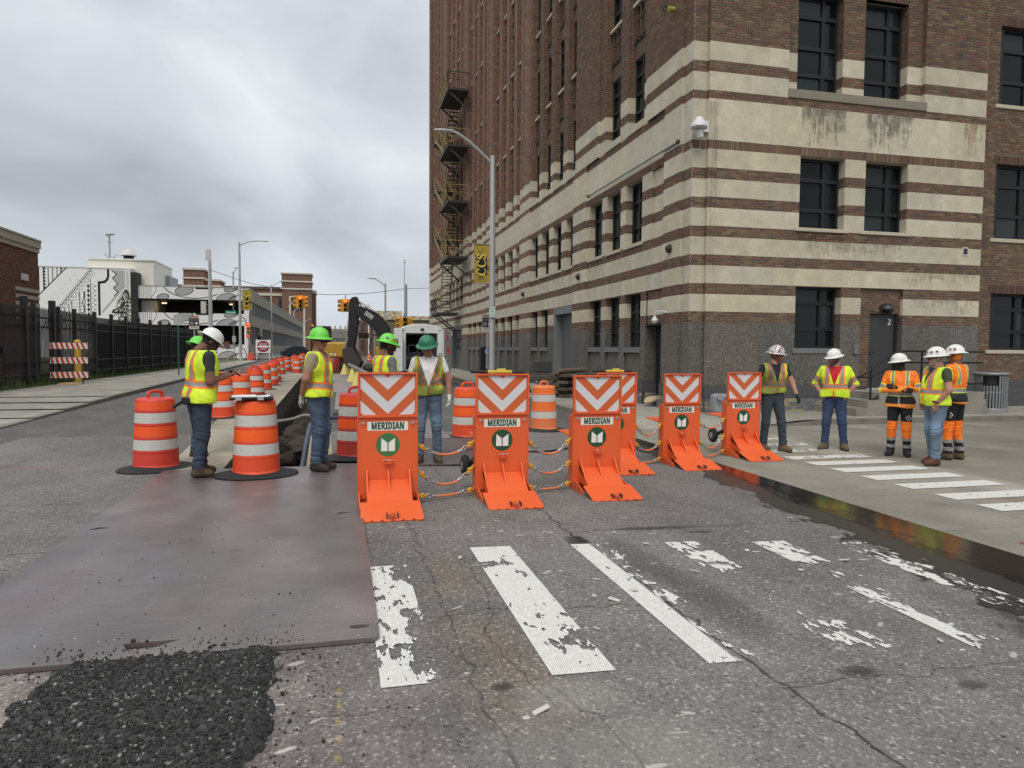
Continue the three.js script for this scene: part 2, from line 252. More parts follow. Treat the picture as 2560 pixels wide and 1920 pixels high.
// fresh asphalt patch at the front left
{
  const B = mb(); const inside = (x, z) => { const e = (fbm(x * 5 + 9, z * 5 + 2, 4) - 0.5) * 0.3; const xr = -0.33 + e, xl = -1.36 + e * 0.8 - 0.05 * (z + 3.5); return Math.min(sstep(xl - 0.05, xl + 0.05, x), sstep(xr + 0.05, xr - 0.05, x)) * sstep(-4.02, -3.86, z + e * 0.3); };
  const yf = (x, z) => -0.012 + 0.052 * inside(x, z) * (0.62 + 0.6 * stoneNoise(x * 42, z * 42, 0)) + (inside(x, z) > 0.5 ? 0.016 * (fbm(x * 2.2, z * 2.2, 2) - 0.4) : 0);
  sheet(K(-1.8), K(0.1), -4.08, -1.6, 190, 230, yf, (x, z) => { const s = stoneNoise(x * 42, z * 42, 0); let v = 0.016 + 0.05 * s * s; if (hash2(Math.round(x * 90), Math.round(z * 90)) > 0.985) v = 0.22; const w = fbm(x * 1.6 + 4, z * 1.2, 3); v *= 0.6 + w * 1.0; return [v, v * 0.98, v * 0.95]; }, null, B);
  const patch = B.build('asphalt_patch', vmat(0.78)); tag(patch, null, null, null, 'structure');
  // loose lumps of it scattered round: nobody would count them
  const r = rng(5), ico = new THREE.IcosahedronGeometry(1, 0), N = 900, im = new THREE.InstancedMesh(ico, mat(0.022, 0.021, 0.021, 0.7), N), m4 = new THREE.Matrix4(), q = new THREE.Quaternion();
  for (let k = 0; k < N; k++) {
    let x, z; const e = r(), sp = (r() - 0.5) + (r() - 0.5);
    if (e < 0.3) { x = -0.33 + sp * 0.35; z = -3.95 + r() * 1.6; } else if (e < 0.55) { x = -1.5 + r() * 1.3; z = -3.98 + sp * 0.22; } else if (e < 0.75) { x = -1.42 + sp * 0.3; z = -3.9 + r() * 1.5; } else if (e < 0.82) { x = -2.1 + r() * 1.9; z = -4.1 - r() * r() * 3.6; } else { x = -0.6 + Math.abs(sp) * 1.2; z = -3.9 + r() * 1.5; }
    const onPlate = z < -3.92 && x < 0.2; const s = 0.003 + 0.006 * r() * r() + (r() < 0.03 ? 0.007 : 0);
    q.setFromEuler(new THREE.Euler(r() * 6, r() * 6, r() * 6)); m4.compose(V(x, (onPlate ? 0.032 : gh(x)) + s * 0.5, z), q, V(s * (0.7 + r() * 0.7), s * 0.75, s)); im.setMatrixAt(k, m4);
  }
  { const N3 = 9000, i3 = new THREE.InstancedMesh(ico, new THREE.MeshStandardMaterial({ roughness: 0.75 }), N3), cc = new THREE.Color(); for (let k = 0; k < N3; k++) { let x, z; do { x = -1.5 + r() * 1.25; z = -4 + r() * 1.5; } while (inside(x, z) < 0.3); const s = 0.003 + 0.006 * r(); q.setFromEuler(new THREE.Euler(r() * 6, r() * 6, r() * 6)); m4.compose(V(x, yf(x, z) + s * 0.2, z), q, V(s * (0.7 + r() * 0.8), s * 0.8, s)); i3.setMatrixAt(k, m4); const v = r() < 0.03 ? 0.25 : 0.012 + 0.04 * r() * r(); i3.setColorAt(k, cc.setRGB(v, v * 0.98, v * 0.95)); } i3.name = 'asphalt_crumbs'; i3.castShadow = true; tag(i3, 'coarse black grains covering the fresh asphalt patch', 'gravel', null, 'stuff'); scene.add(i3); }
  im.name = 'asphalt_crumbs_001'; im.castShadow = true; tag(im, 'black crumbs of loose asphalt around the fresh patch', 'rubble', null, 'stuff'); scene.add(im);
  const N2 = 900, i2 = new THREE.InstancedMesh(ico, mat(0.42, 0.41, 0.38, 0.9), N2); for (let k = 0; k < N2; k++) { const x = -4 + r() * 9, z = -2.3 - r() * r() * 7, s = 0.002 + 0.005 * r() * r(); q.setFromEuler(new THREE.Euler(r() * 6, r() * 6, r() * 6)); m4.compose(V(x, (x > -2.2 && x < 0.2 && z < -3.9 ? 0.032 : gh(x)) + s * 0.4, z), q, V(s, s * 0.7, s * 1.2)); i2.setMatrixAt(k, m4); }
  i2.name = 'road_grit'; tag(i2, 'pale grit and pebbles strewn over the road', 'grit', null, 'stuff'); scene.add(i2);
}
// worn paint bars
function wornTex(w, h, seed, wear, hole) {
  return canv(w, h, (ctx) => {
    const im = ctx.createImageData(w, h), d = im.data;
    for (let y = 0; y < h; y++) for (let x = 0; x < w; x++) {
      const u = x / w, v = y / h, e = fbm(x / 19 + seed * 7.7, y / 27 + seed * 3.1, 6), f = fbm(x / 5 + seed, y / 5, 2), wr = wear(u, v); let a = e + (f - 0.5) * 0.16 > wr ? 1 : 0; if (hole && hole(u, v, e)) a = 0;
      if (hash2(x + seed * 99, y) > 0.985) a *= 0.3; const o = (y * w + x) * 4, s = 206 + (f - 0.5) * 34 + (((x + y) >> 1) % 3 ? 6 : -12); d[o] = s; d[o + 1] = s * 0.995; d[o + 2] = s * 0.965; d[o + 3] = a * 255;
    }
    ctx.putImageData(im, 0, 0);
  });
}
{
  const cw = struct('crosswalk'), bars = [
    [0.18, 0.47, -5.63, -3.35, (u, v) => 0.38 + 0.30 * sstep(0.45, 0.75, u) * sstep(0.1, 0.2, v) * (1 - sstep(0.3, 0.36, v) * (1 - sstep(0.5, 0.56, v))) - 0.1 * sstep(0.93, 0.97, v), (u, v, e) => v < 0.16 && e > 0.3 && u > 0.1],
    [1.02, 1.36, -5.65, -3.32, (u, v) => 0.24 + 0.36 * Math.exp(-(((v - 0.2) / 0.05) ** 2) - ((u - 0.15) / 0.45) ** 2) + 0.34 * Math.exp(-(((v - 0.66) / 0.045) ** 2) - ((u - 0.75) / 0.5) ** 2) + 0.42 * Math.exp(-(((v - 0.83) / 0.07) ** 2) - ((u - 0.8) / 0.45) ** 2)],
    [1.88, 2.22, -5.64, -3.31, (u, v) => 0.22 + 0.42 * sstep(0.48, 0.62, u) - 0.12 * sstep(0.7, 0.8, u) * Math.sin(v * 14) + 0.3 * sstep(0.8, 1, u) * v, (u, v) => u > 0.5 && u < 0.56 + 0.05 * Math.sin(v * 30)],
    [2.72, 3.05, -5.6, -3.33, (u, v) => 0.42 + 0.34 * sstep(0.28, 0.4, v) - 0.36 * sstep(0.78, 0.84, v) * (1 - sstep(0.0, 0.3, 1 - u) * 0.3) + 0.2 * sstep(0.8, 1, u)],
    [3.52, 3.84, -5.52, -3.26, (u, v) => 0.34 + 0.34 * sstep(0.22, 0.34, v) - 0.32 * sstep(0.5, 0.56, v) * (1 - sstep(0.28, 0.5, u)) + 0.12 * sstep(0.5, 1, u)],
    [4.28, 4.6, -5.4, -3.4, (u, v) => 0.62 - 0.28 * Math.exp(-(((v - 0.42) / 0.16) ** 2) - ((u - 0.3) / 0.3) ** 2)]];
  bars.forEach(([x0, x1, z0, z1, wear, hole], k) => {
    const t = wornTex(160, 640, k + 1, wear, hole); t.wrapS = t.wrapT = THREE.ClampToEdgeWrapping;
    sheet(K(x0), K(x1), z0, z1, 3, 8, (x) => gh(x) + 0.005, null, (x, z, u, v) => [u, 1 - v]).build('crosswalk_bar', mat(1, 1, 1, 0.75, 0, { map: t, transparent: true }), cw);
  });
  const cw2 = struct('crosswalk'); const ys = -0.104;
  [[-12.2, 0.46], [-11.45, 0.43], [-10.7, 0.4], [-9.97, 0.33], [-9.4, 0.16], [-8.8, 0.14], [-8.18, 0.12], [-7.57, 0.12], [-6.92, 0.13], [-6.33, 0.16]].forEach(([z, wr], k) => {
    const t = wornTex(512, 96, k + 20, (u, v) => wr + 0.1 * sstep(0.96, 1, u) * (k % 3) + 0.12 * fbm(u * 3 + k, v, 2), null); t.wrapS = t.wrapT = THREE.ClampToEdgeWrapping;
    sheet(K(6.98), K(8.44), z - 0.165, z + 0.165, 2, 1, () => ys, null, (x, zz, u, v) => [u, 1 - v]).build('crosswalk_bar', mat(0.98, 0.98, 0.98, 0.75, 0, { map: t, transparent: true }), cw2);
  });
}
// gutter: the wet strip and the standing water
{
  const LB = [[-14.2, 5.35], [-12.4, 5.1], [-10.6, 5.0], [-9.35, 5.2], [-8.6, 4.85], [-7.8, 4.9], [-7, 4.62], [-6.2, 4.72], [-5.3, 4.5], [-4.5, 4.38], [-4, 4.25], [-3.5, 4.1], [-2, 3.8]];
  const left = (z) => { for (let k = 1; k < LB.length; k++) if (z <= LB[k][0]) { const t = (z - LB[k - 1][0]) / (LB[k][0] - LB[k - 1][0]); return lerp(LB[k - 1][1], LB[k][1], clamp(t)); } return 3.8; };
  const alpha = (soft, cut) => { const t = canv(256, 1024, (ctx, w, h) => { const im = ctx.createImageData(w, h); for (let y = 0; y < h; y++) for (let x = 0; x < w; x++) { const u = x / w, e = fbm(x / 20 + 4, y / 14 + cut * 50, 5) - 0.5, o = (y * w + x) * 4; im.data[o] = im.data[o + 1] = im.data[o + 2] = 255; im.data[o + 3] = 255 * sstep(cut, cut + soft, u + e * 0.55); } ctx.putImageData(im, 0, 0); }); t.wrapS = t.wrapT = THREE.ClampToEdgeWrapping; return t; };
  const wet = struct('wet_asphalt'), water = struct('water');
  sheet((z) => left(z) - 0.3, K(5.60), -14.2, -2, 6, 60, (x) => gh(x) + 0.004, null, (x, z, u, v) => [u, 1 - v]).build('wet_strip', mat(0.035, 0.034, 0.032, 0.42, 0, { map: alpha(0.12, 0.2), transparent: true }), wet);
  sheet((z) => left(z) + 0.05, K(5.602), -14.2, -2, 6, 60, (x) => -0.1035, null, (x, z, u, v) => [u, 1 - v]).build('standing_water', mat(0.016, 0.015, 0.013, 0.13, 0, { map: alpha(0.3, 0.3), transparent: true }), water);
}
// concrete of the side street, its kerb, both pavements
{
  const s = struct('side_street'); mb().quad([5.6, -0.135, -14], [60, -0.135, -14], [60, -0.135, -15], [5.6, -0.135, -15]).build('bedding', M.kerb, s); mb().quad([5.6, -0.145, -14], [9, -0.145, -14], [9, -0.145, -18], [5.6, -0.145, -18]).build('bedding', M.kerb, s); const q = [[5.61, 6.9, 0.92], [6.905, 8.7, 1.0], [8.705, 11.6, 0.8], [11.605, 15.2, 0.78], [15.205, 19, 0.82], [19.005, 60, 0.8]];
  const cm = vmat(0.9, 0, { map: rep(T.concrete, 1 / 3.3), bumpMap: rep(T.concrete, 1 / 1.2), bumpScale: 0.004 });
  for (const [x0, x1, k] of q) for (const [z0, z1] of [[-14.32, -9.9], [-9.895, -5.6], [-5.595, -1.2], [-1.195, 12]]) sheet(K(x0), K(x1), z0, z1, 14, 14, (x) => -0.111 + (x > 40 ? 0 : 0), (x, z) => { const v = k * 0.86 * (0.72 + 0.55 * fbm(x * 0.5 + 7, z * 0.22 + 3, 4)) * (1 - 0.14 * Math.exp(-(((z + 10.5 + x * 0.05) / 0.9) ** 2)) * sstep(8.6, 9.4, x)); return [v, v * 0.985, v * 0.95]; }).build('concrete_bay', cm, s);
  const w = struct('sidewalk'); mb().quad([6.1, -0.06, -17.4], [9.4, -0.06, -17.4], [9.4, -0.06, -80], [6.1, -0.06, -80]).build('bedding', M.kerb, w); mb().quad([10.9, -0.06, -14.4], [70, -0.06, -14.4], [70, -0.06, -17.5], [10.9, -0.06, -17.5]).build('bedding', M.kerb, w); const ramp = (x, z) => 0.02 - 0.131 * (1 - sstep(0, 2.4, Math.hypot(Math.max(0, 8.9 - x) * 0.0 + (x < 10.6 ? Math.min(2.4, Math.max(0, -z - 14.3)) : 2.4), x < 10.6 ? Math.max(0, x - 8.9) * 1.4 : 0)));
  // right pavement: flags of concrete along the main street and round the corner
  for (let k = 0; k < 18; k++) for (let c = 0; c < 2; c++) { const z1 = -17.45 - k * 1.8, z0 = z1 - 1.79; sheet(K(6.2 + c * 1.32), K(c ? 9.3 : 7.512), z0, z1, 1, 1, () => 0.02).build('slab', k * 2 + c & 1 ? M.walk : M.walk2, w); }
  sheet(K(6.2), K(9.3), -78, -49.85, 1, 1, () => 0.02).build('slab', M.walk, w);
  sheet(K(5.95), K(8.9), -17.44, -14.325, 12, 12, ramp).build('slab', M.walk, w); sheet(K(8.905), K(11.0), -17.44, -14.325, 12, 12, ramp).build('slab', M.walk2, w);
  for (let k = 0; k < 10; k++) sheet(K(11.005 + k * 2.4), K(11.005 + k * 2.4 + 2.39), -17.44, -14.48, 1, 1, () => 0.02).build('slab', k & 1 ? M.walk : M.walk2, w);
  sheet(K(35.1), K(70), -17.44, -14.48, 1, 1, () => 0.02).build('slab', M.walk, w);
  const kb = struct('kerb');
  for (let k = 0; k < 20; k++) mb().box(6.03, -0.2, -17.45 - k * 3 - 2.985, 6.195, 0.021, -17.45 - k * 3).build('kerb_stone', M.kerb, kb);
  { const B = mb(); B.quad([6.03, -0.2, -14.4], [6.195, -0.2, -14.4], [6.195, -0.105, -14.4], [6.03, -0.105, -14.4]); B.quad([6.03, -0.105, -14.4], [6.195, -0.105, -14.4], [6.195, 0.021, -17.44], [6.03, 0.021, -17.44]); B.quad([6.03, -0.2, -17.44], [6.03, -0.2, -14.4], [6.03, -0.105, -14.4], [6.03, 0.021, -17.44]); B.build('kerb_stone', M.kerb, kb); }
  for (let k = 0; k < 16; k++) mb().box(11.0 + k * 3, -0.2, -14.48, 11.0 + k * 3 + 2.985, 0.021, -14.318).build('kerb_stone', M.kerb, kb);
  { const B = mb(); B.quad([9.4, -0.109, -14.318], [11, -0.109, -14.318], [11, 0.021, -14.318], [9.4, -0.1, -14.318]); B.quad([9.4, -0.1, -14.318], [11, 0.021, -14.318], [11, 0.021, -14.48], [9.4, -0.1, -14.48]); B.build('kerb_stone', M.kerb, kb); }
  // left pavement, its kerb and verge
  const lw = struct('sidewalk'); { const B = mb(); sheet(K(-10.72), (z) => KL(z) - 0.1, -84, -15.41, 1, 8, () => 0.018, null, null, B); B.build('bedding', M.kerb, lw); }
  for (let k = 0; k < 34; k++) { const z1 = -15.4 - k * 2, z0 = z1 - 1.993, hs = [0.03, 0.05, 0.075, 0.1][k] ?? 0.12; for (let c = 0; c < 2; c++) sheet((z) => c ? lerp(KL(z), -10.7, 0.501) : -10.7, (z) => c ? KL(z) - 0.16 : lerp(KL(z), -10.7, 0.503), z0, z1, 1, 1, () => hs).build('slab', (k + c) % 3 ? M.walk : M.walk2, lw); }
  const lk = struct('kerb');
  { const B = mb(); for (let k = 0; k < 4; k++) { const z1 = -15.4 - k * 2, z0 = z1 - 1.99, h = [0.03, 0.05, 0.075, 0.1][k], a = KL(z1), b = KL(z0); B.quad([a, -0.1, z1], [b, -0.1, z0], [b, h + 0.001, z0], [a, h + 0.001, z1]); B.quad([a, h + 0.001, z1], [b, h + 0.001, z0], [b - 0.17, h + 0.001, z0], [a - 0.17, h + 0.001, z1]); } B.quad([-10.7, -0.1, -15.398], [KL(-15.4), -0.1, -15.398], [KL(-15.4), 0.031, -15.398], [-10.7, 0.031, -15.398]); B.build('kerb_stone', M.kerb, lk); }
  for (let k = 0; k < 30; k++) { const z1 = -23.4 - k * 2.5, z0 = z1 - 2.485, B = mb(); const a = KL(z1), b = KL(z0); B.quad([a, -0.1, z1], [b, -0.1, z0], [b, 0.121, z0], [a, 0.121, z1]); B.quad([a, 0.121, z1], [b, 0.121, z0], [b - 0.165, 0.121, z0], [a - 0.165, 0.121, z1]); B.quad([a - 0.165, -0.1, z1], [a, -0.1, z1], [a, 0.121, z1], [a - 0.165, 0.121, z1]); B.build('kerb_stone', M.kerb, lk); }
  const v = struct('verge'); const vb = mb(); sheet(K(-60), K(-10.7), -90, -15.4, 30, 40, (x, z) => 0.1 + 0.05 * fbm(x, z, 2), (x, z) => { const q = 0.7 + fbm(x * 2, z * 2, 3) * 0.6; return [0.085 * q, 0.1 * q, 0.04 * q]; }, null, vb); vb.build('earth', vmat(1), v);
  // corner pavement across the side road, far left
  const fw = struct('sidewalk'); sheet(K(-60), K(-8.6), -300, -97, 2, 2, () => 0.14).build('slab', M.walk2, fw); sheet(K(6.1), K(60), -300, -86, 2, 2, () => 0.04).build('slab', M.walk2, fw);
}
// grass along the fence foot
{
  const r = rng(12), N = 9000, g = new THREE.BufferGeometry(); g.setAttribute('position', new THREE.Float32BufferAttribute([-0.5, 0, 0, 0.5, 0, 0, 0.25, 0.55, 0.12, -0.3, 0.55, 0.1, 0.1, 1, 0.4], 3)); g.setIndex([0, 1, 2, 0, 2, 3, 3, 2, 4]); g.computeVertexNormals();
  const im = new THREE.InstancedMesh(g, new THREE.MeshStandardMaterial({ roughness: 0.8, side: THREE.DoubleSide }), N), m = new THREE.Matrix4(), q = new THREE.Quaternion(), c = new THREE.Color();
  for (let k = 0; k < N; k++) { const z = -22 - Math.pow(r(), 1.2) * 42; const clump = fbm(z * 0.4, 2, 3); const x = -10.75 - r() * (0.9 + clump * 0.6) + (r() < 0.15 ? 0.12 : 0), h = (0.10 + 0.22 * r() * r() + (r() < 0.04 ? 0.3 : 0)) * (0.5 + clump); q.setFromEuler(new THREE.Euler((r() - 0.5) * 0.6, r() * 6.3, (r() - 0.5) * 0.6)); m.compose(V(x, 0.11, z), q, V(0.02 + r() * 0.02, h, h)); im.setMatrixAt(k, m); const s = 0.6 + r() * 0.8; im.setColorAt(k, c.setRGB(0.075 * s, 0.125 * s, 0.03 * s)); }
  im.name = 'grass'; tag(im, 'unmown green grass and weeds along the foot of the black fence', 'grass', null, 'stuff'); scene.add(im);
}
// ---------------------------------------------------------------- the striped brick building on the right
T.stone = dataTex(512, 512, (x, y) => { const f = fbm(x / 64, y / 64, 5, 8), g = fbm(x / 3, y / 24, 2, 170), h = fbm(x / 6, y / 5, 3, 85); const v = 196 + (f - 0.5) * 34 + (g - 0.5) * 10 + (h - 0.5) * 22; return [v, v * 0.965, v * 0.875]; });
T.granite = dataTex(512, 512, (x, y) => { const s = vn(x / 3.2, y / 3.2, 160), s2 = vn(x / 2 + 7, y / 2 + 3, 256), f = fbm(x / 128, y / 128, 3, 4); let v = 100 + (s - 0.5) * 44 + (s2 - 0.5) * 30 + (f - 0.5) * 20; if (s > 0.8) v += 14; return [v * 1.0, v * 0.975, v * 0.93]; });
T.brick = dataTex(1024, 1024, (x, y) => {
  const row = Math.floor(y / 32), ry = y % 32, ox = (row & 1) * 32, col = Math.floor(((x + ox) % 1024) / 64), rx = (x + ox) % 64; if (ry < 4 || rx < 4) { const v = 118 + 30 * hash2(x, y); return [v, v * 0.9, v * 0.8]; }
  const h = hash2(col * 7 + 3, row * 13 + 5), n = (hash2(x, y) - 0.5) * 14; const c = h < 0.42 ? [118, 74, 62] : h < 0.7 ? [106, 80, 64] : h < 0.88 ? [134, 106, 80] : [76, 68, 64]; return [c[0] + n, c[1] + n, c[2] + n];
});
const STN = [[0.93, 0.92, 0.88], [1.0, 0.99, 0.95], [0.88, 0.87, 0.83], [0.97, 0.94, 0.86], [0.91, 0.91, 0.9]].map((c) => mat(...c, 0.88, 0, { map: rep(T.stone, 1 / 2.2), bumpMap: rep(T.stone, 1 / 0.9), bumpScale: 0.004 }));
const GRN = [[1, 1, 1], [0.86, 0.84, 0.8], [0.95, 0.88, 0.8], [0.8, 0.8, 0.8]].map((c) => mat(...c, 0.62, 0, { map: rep(T.granite, 1 / 3.4) }));
M.stone = STN[0]; M.mortar = mat(0.46, 0.40, 0.32, 0.95); M.stoneJoint = mat(0.42, 0.39, 0.33, 0.95); M.granJoint = mat(0.13, 0.125, 0.12, 0.95);
M.brickV = vmat(0.9); M.brickFar = mat(1, 1, 1, 0.92, 0, { map: rep(T.brick, 1 / 3.36, 1 / 2.166), bumpMap: rep(T.brick, 1 / 3.36, 1 / 2.166), bumpScale: 0.006 });
M.frame = mat(0.006, 0.008, 0.009, 0.6); const gl = (c, r) => { const m = new THREE.MeshPhysicalMaterial({ roughness: r, specularIntensity: 0.55 }); m.color.setRGB(...c); return m; }; M.glass = gl([0.008, 0.012, 0.012], 0.05); M.glass2 = gl([0.022, 0.03, 0.03], 0.12); M.dark = mat(0.012, 0.012, 0.013, 0.7); M.iron = mat(0.035, 0.033, 0.031, 0.6); M.greyPaint = mat(0.16, 0.17, 0.17, 0.6);
const BANDS = [[0, 0.36, 'curb'], [0.36, 0.7, 'base'], [0.7, 2.34, 'gran'], [2.34, 2.611, 'brick'], [2.611, 3.06, 'stone'], [3.06, 3.331, 'brick'], [3.331, 3.79, 'stone'], [3.79, 4.061, 'brick'], [4.061, 4.52, 'stone'], [4.52, 4.791, 'brick'], [4.791, 5.25, 'stone'], [5.25, 5.521, 'brick'], [5.521, 5.985, 'stone'], [5.985, 6.256, 'brick'], [6.256, 6.73, 'stone'], [6.73, 6.95, 'soldier'], [6.95, 7.985, 'stone'], [7.985, 8.188, 'brick'], [8.188, 8.655, 'stone'], [8.655, 8.926, 'brick'], [8.926, 9.40, 'stone'], [9.40, 60, 'brick']];
const PAL = [[0.160, 0.076, 0.052], [0.143, 0.072, 0.051], [0.130, 0.074, 0.050], [0.145, 0.095, 0.058], [0.124, 0.080, 0.054], [0.107, 0.070, 0.050], [0.174, 0.126, 0.073], [0.086, 0.062, 0.049], [0.151, 0.087, 0.058]];
const brickMats = PAL.map((c) => mat(...c, 0.9));
const hero = thing('brick_building', 'tall brown brick building with pale limestone stripes and granite base at the street corner', 'building');
const brickMB = mb(), coreMB = mb(), farStone = mb(), farBrick = mb(), farGran = mb(); let looseBricks = 0; const unitBox = new THREE.BoxGeometry(1, 1, 1);
const rb = rng(99);
// one clad face: P corner at the foot, U along the face, N outward; w wide, y0..y1 high. det 2 = bricks laid one by one, 1 = laid but joined, 0 = far away
function clad(P, U, N, w, y0, y1, det, palBias = 0) {
  const pt = (u, y, d) => [P[0] + U[0] * u + N[0] * d, y, P[1] + U[1] * u + N[1] * d];
  const slab = (B, u0, u1, a, b, d) => { B.quad(pt(u0, a, d), pt(u1, a, d), pt(u1, b, d), pt(u0, b, d)); if (d > 0) { const q = d - 0.03; B.quad(pt(u0, b, d), pt(u1, b, d), pt(u1, b, q), pt(u0, b, q)); B.quad(pt(u0, a, q), pt(u1, a, q), pt(u1, a, d), pt(u0, a, d)); B.quad(pt(u0, a, q), pt(u0, a, d), pt(u0, b, d), pt(u0, b, q)); B.quad(pt(u1, a, d), pt(u1, a, q), pt(u1, b, q), pt(u1, b, d)); } };
  for (const [b0, b1, ty] of BANDS) {
    const a = Math.max(y0, b0), b = Math.min(y1, b1); if (b - a < 0.012) continue;
    if (ty === 'brick' || ty === 'soldier') {
      if (!det) { slab(farBrick, 0, w, a, b, 0); continue; }
      const so = ty === 'soldier', ch = so ? b1 - b0 : 0.0677, bl = so ? 0.0677 : 0.21, j = 0.0125;
      const k0 = Math.floor((a - b0) / ch + 1e-4), k1 = Math.ceil((b - b0) / ch - 1e-4), run = P[0] * U[0] + P[1] * U[1];
      for (let k = k0; k < k1; k++) {
        const ya = Math.max(a, b0 + k * ch + j * 0.5), yb = Math.min(b, b0 + (k + 1) * ch - j * 0.5); if (yb - ya < 0.01) continue;
        const off = so ? 0 : (k & 1 ? 0.105 : 0), s0 = run - off, first = Math.floor(s0 / bl);
        for (let q = first; q * bl - s0 < w; q++) {
          const u0 = Math.max(0.001, q * bl - s0 + j * 0.5), u1 = Math.min(w - 0.001, (q + 1) * bl - s0 - j * 0.5); if (u1 - u0 < 0.018) continue;
          let ci = Math.floor(rb() * 7); if (rb() < 0.1) ci = 7; if (rb() < 0.14) ci = 8; if (palBias && rb() < palBias) ci = [3, 4, 6, 5][Math.floor(rb() * 4)];
          const c = PAL[ci], v = 0.85 + rb() * 0.32, d = 0.001 + rb() * 0.0025;
          if (det === 2 && looseBricks < 300) {
            looseBricks++; const m = new THREE.Mesh(unitBox, brickMats[ci]); m.name = 'brick'; const c0 = pt((u0 + u1) / 2, (ya + yb) / 2, d - 0.02); m.position.set(...c0); m.scale.set(Math.abs(U[0]) > 0.5 ? u1 - u0 : 0.04, yb - ya, Math.abs(U[0]) > 0.5 ? 0.04 : u1 - u0); m.castShadow = m.receiveShadow = true; hero.add(m);
          } else { brickMB.col(c[0] * v, c[1] * v, c[2] * v); brickMB.quad(pt(u0, ya, d), pt(u1, ya, d), pt(u1, yb, d), pt(u0, yb, d)); const e = d - 0.011; brickMB.quad(pt(u0, yb, d), pt(u1, yb, d), pt(u1, yb, e), pt(u0, yb, e)); brickMB.quad(pt(u0, ya, e), pt(u1, ya, e), pt(u1, ya, d), pt(u0, ya, d)); brickMB.quad(pt(u1, ya, d), pt(u1, ya, e), pt(u1, yb, e), pt(u1, yb, d)); brickMB.quad(pt(u0, ya, e), pt(u0, ya, d), pt(u0, yb, d), pt(u0, yb, e)); }
        }
      }
      coreMB.quad(pt(0, a, -0.009), pt(w, a, -0.009), pt(w, b, -0.009), pt(0, b, -0.009));
    } else {
      const st = ty === 'stone', B0 = st ? farStone : farGran;
      if (!det) { slab(ty === 'stone' ? farStone : farGran, 0, w, a, b, 0); continue; }
      let u = 0; while (u < w - 0.01) { let l = w < 1.6 ? w : (st ? 1.1 + rb() * 1.4 : ty === 'base' ? 0.9 : 1.3 + rb() * 0.5); if (w - u - l < 0.5) l = w - u; const B = mb(), d = ty === 'base' ? 0.05 : ty === 'curb' ? 0.1 : 0.004; slab(B, u + 0.003, u + l - 0.003, a + 0.002, b - 0.002, d);
        const nm = st ? 'limestone_block' : ty === 'gran' ? 'granite_panel' : ty === 'curb' ? 'base_curb' : 'base_stone'; B.build(nm, st ? STN[Math.floor(rb() * 5)] : ty === 'gran' ? GRN[Math.floor(rb() * 4)] : ty === 'curb' ? M.curb : M.base, hero); u += l; }
      (st ? joints.s : joints.g).quad(pt(0, a, -0.002), pt(w, a, -0.002), pt(w, b, -0.002), pt(0, b, -0.002));
    }
  }
}
const joints = { s: mb(), g: mb() };
M.base = mat(0.075, 0.075, 0.08, 0.75, 0, { bumpMap: rep(T.granite, 1 / 0.6), bumpScale: 0.004 });
M.curb = mat(1, 1, 1, 0.8, 0, { map: (() => { const t = dataTex(512, 128, (x, y) => { const e = fbm(x / 40, y / 26, 5), f = fbm(x / 12 + 9, y / 9, 4); return e + f * 0.4 > 0.84 ? [150, 142, 108] : e > 0.56 ? [112, 112, 114] : [98, 100, 104]; }); return rep(t, 1 / 4, 1 / 0.5); })() });
// ---- right-hand front (faces the camera), plane z = ZF
const ZF = -16.6, E1 = [1, 0], N1 = [0, 1];
const fr = (x0, x1, y0, y1, d = 0, det = 1) => clad([x0, ZF + d], E1, N1, x1 - x0, y0, y1, det, 0.25);
const ret = (x, z0, z1, y0, y1, s, det = 1) => s < 0 ? clad([x, z0], [0, 1], [-1, 0], z1 - z0, y0, y1, det) : clad([x, z1], [0, -1], [1, 0], z1 - z0, y0, y1, det);   // faces -x (s<0) or +x
const XA = 9.09, XB = 17.66, TOP = 26;
const W1 = [11.76, 13.13], W2 = [13.77, 15.12], G1 = [11.72, 13.12], DB = [13.74, 15.10], RC = [11.35, 15.58];
fr(XA, G1[0], 0, 2.34, 0, 1);                                                        // ground floor
fr(XA, G1[0], 2.34, 3.331, 0, 2); fr(G1[1], DB[0], 0.0, 2.34); fr(G1[1], DB[0], 2.34, 3.331, 0, 2); fr(G1[0], G1[1], 0, 1.54); fr(DB[1], XB, 0, 2.34); fr(DB[1], XB, 2.34, 3.331, 0, 2);
fr(XA, XB, 3.331, 4.791); fr(XA, W1[0], 4.791, 6.73); fr(W1[1], W2[0], 4.791, 6.73); fr(W2[1], XB, 4.791, 6.73); fr(W1[0], W1[1], 4.52, 4.79); 
fr(XA, XB, 6.73, 8.188); fr(XA, RC[0], 8.188, 12.6); fr(RC[1], XB, 8.188, 12.6); fr(XA, RC[0], 12.6, TOP, 0, 0); fr(RC[1], XB, 12.6, TOP, 0, 0);
const RD = -0.14;                                                                    // the recessed bay of the floor above
fr(RC[0], 11.69, 8.40, 12.6, RD); fr(13.07, 13.74, 8.40, 12.6, RD); fr(15.11, RC[1], 8.40, 12.6, RD); fr(RC[0], RC[1], 12.6, TOP, RD, 0); ret(RC[0], ZF + RD, ZF, 8.188, 12.6, 1); ret(RC[1], ZF + RD, ZF, 8.188, 12.6, -1);
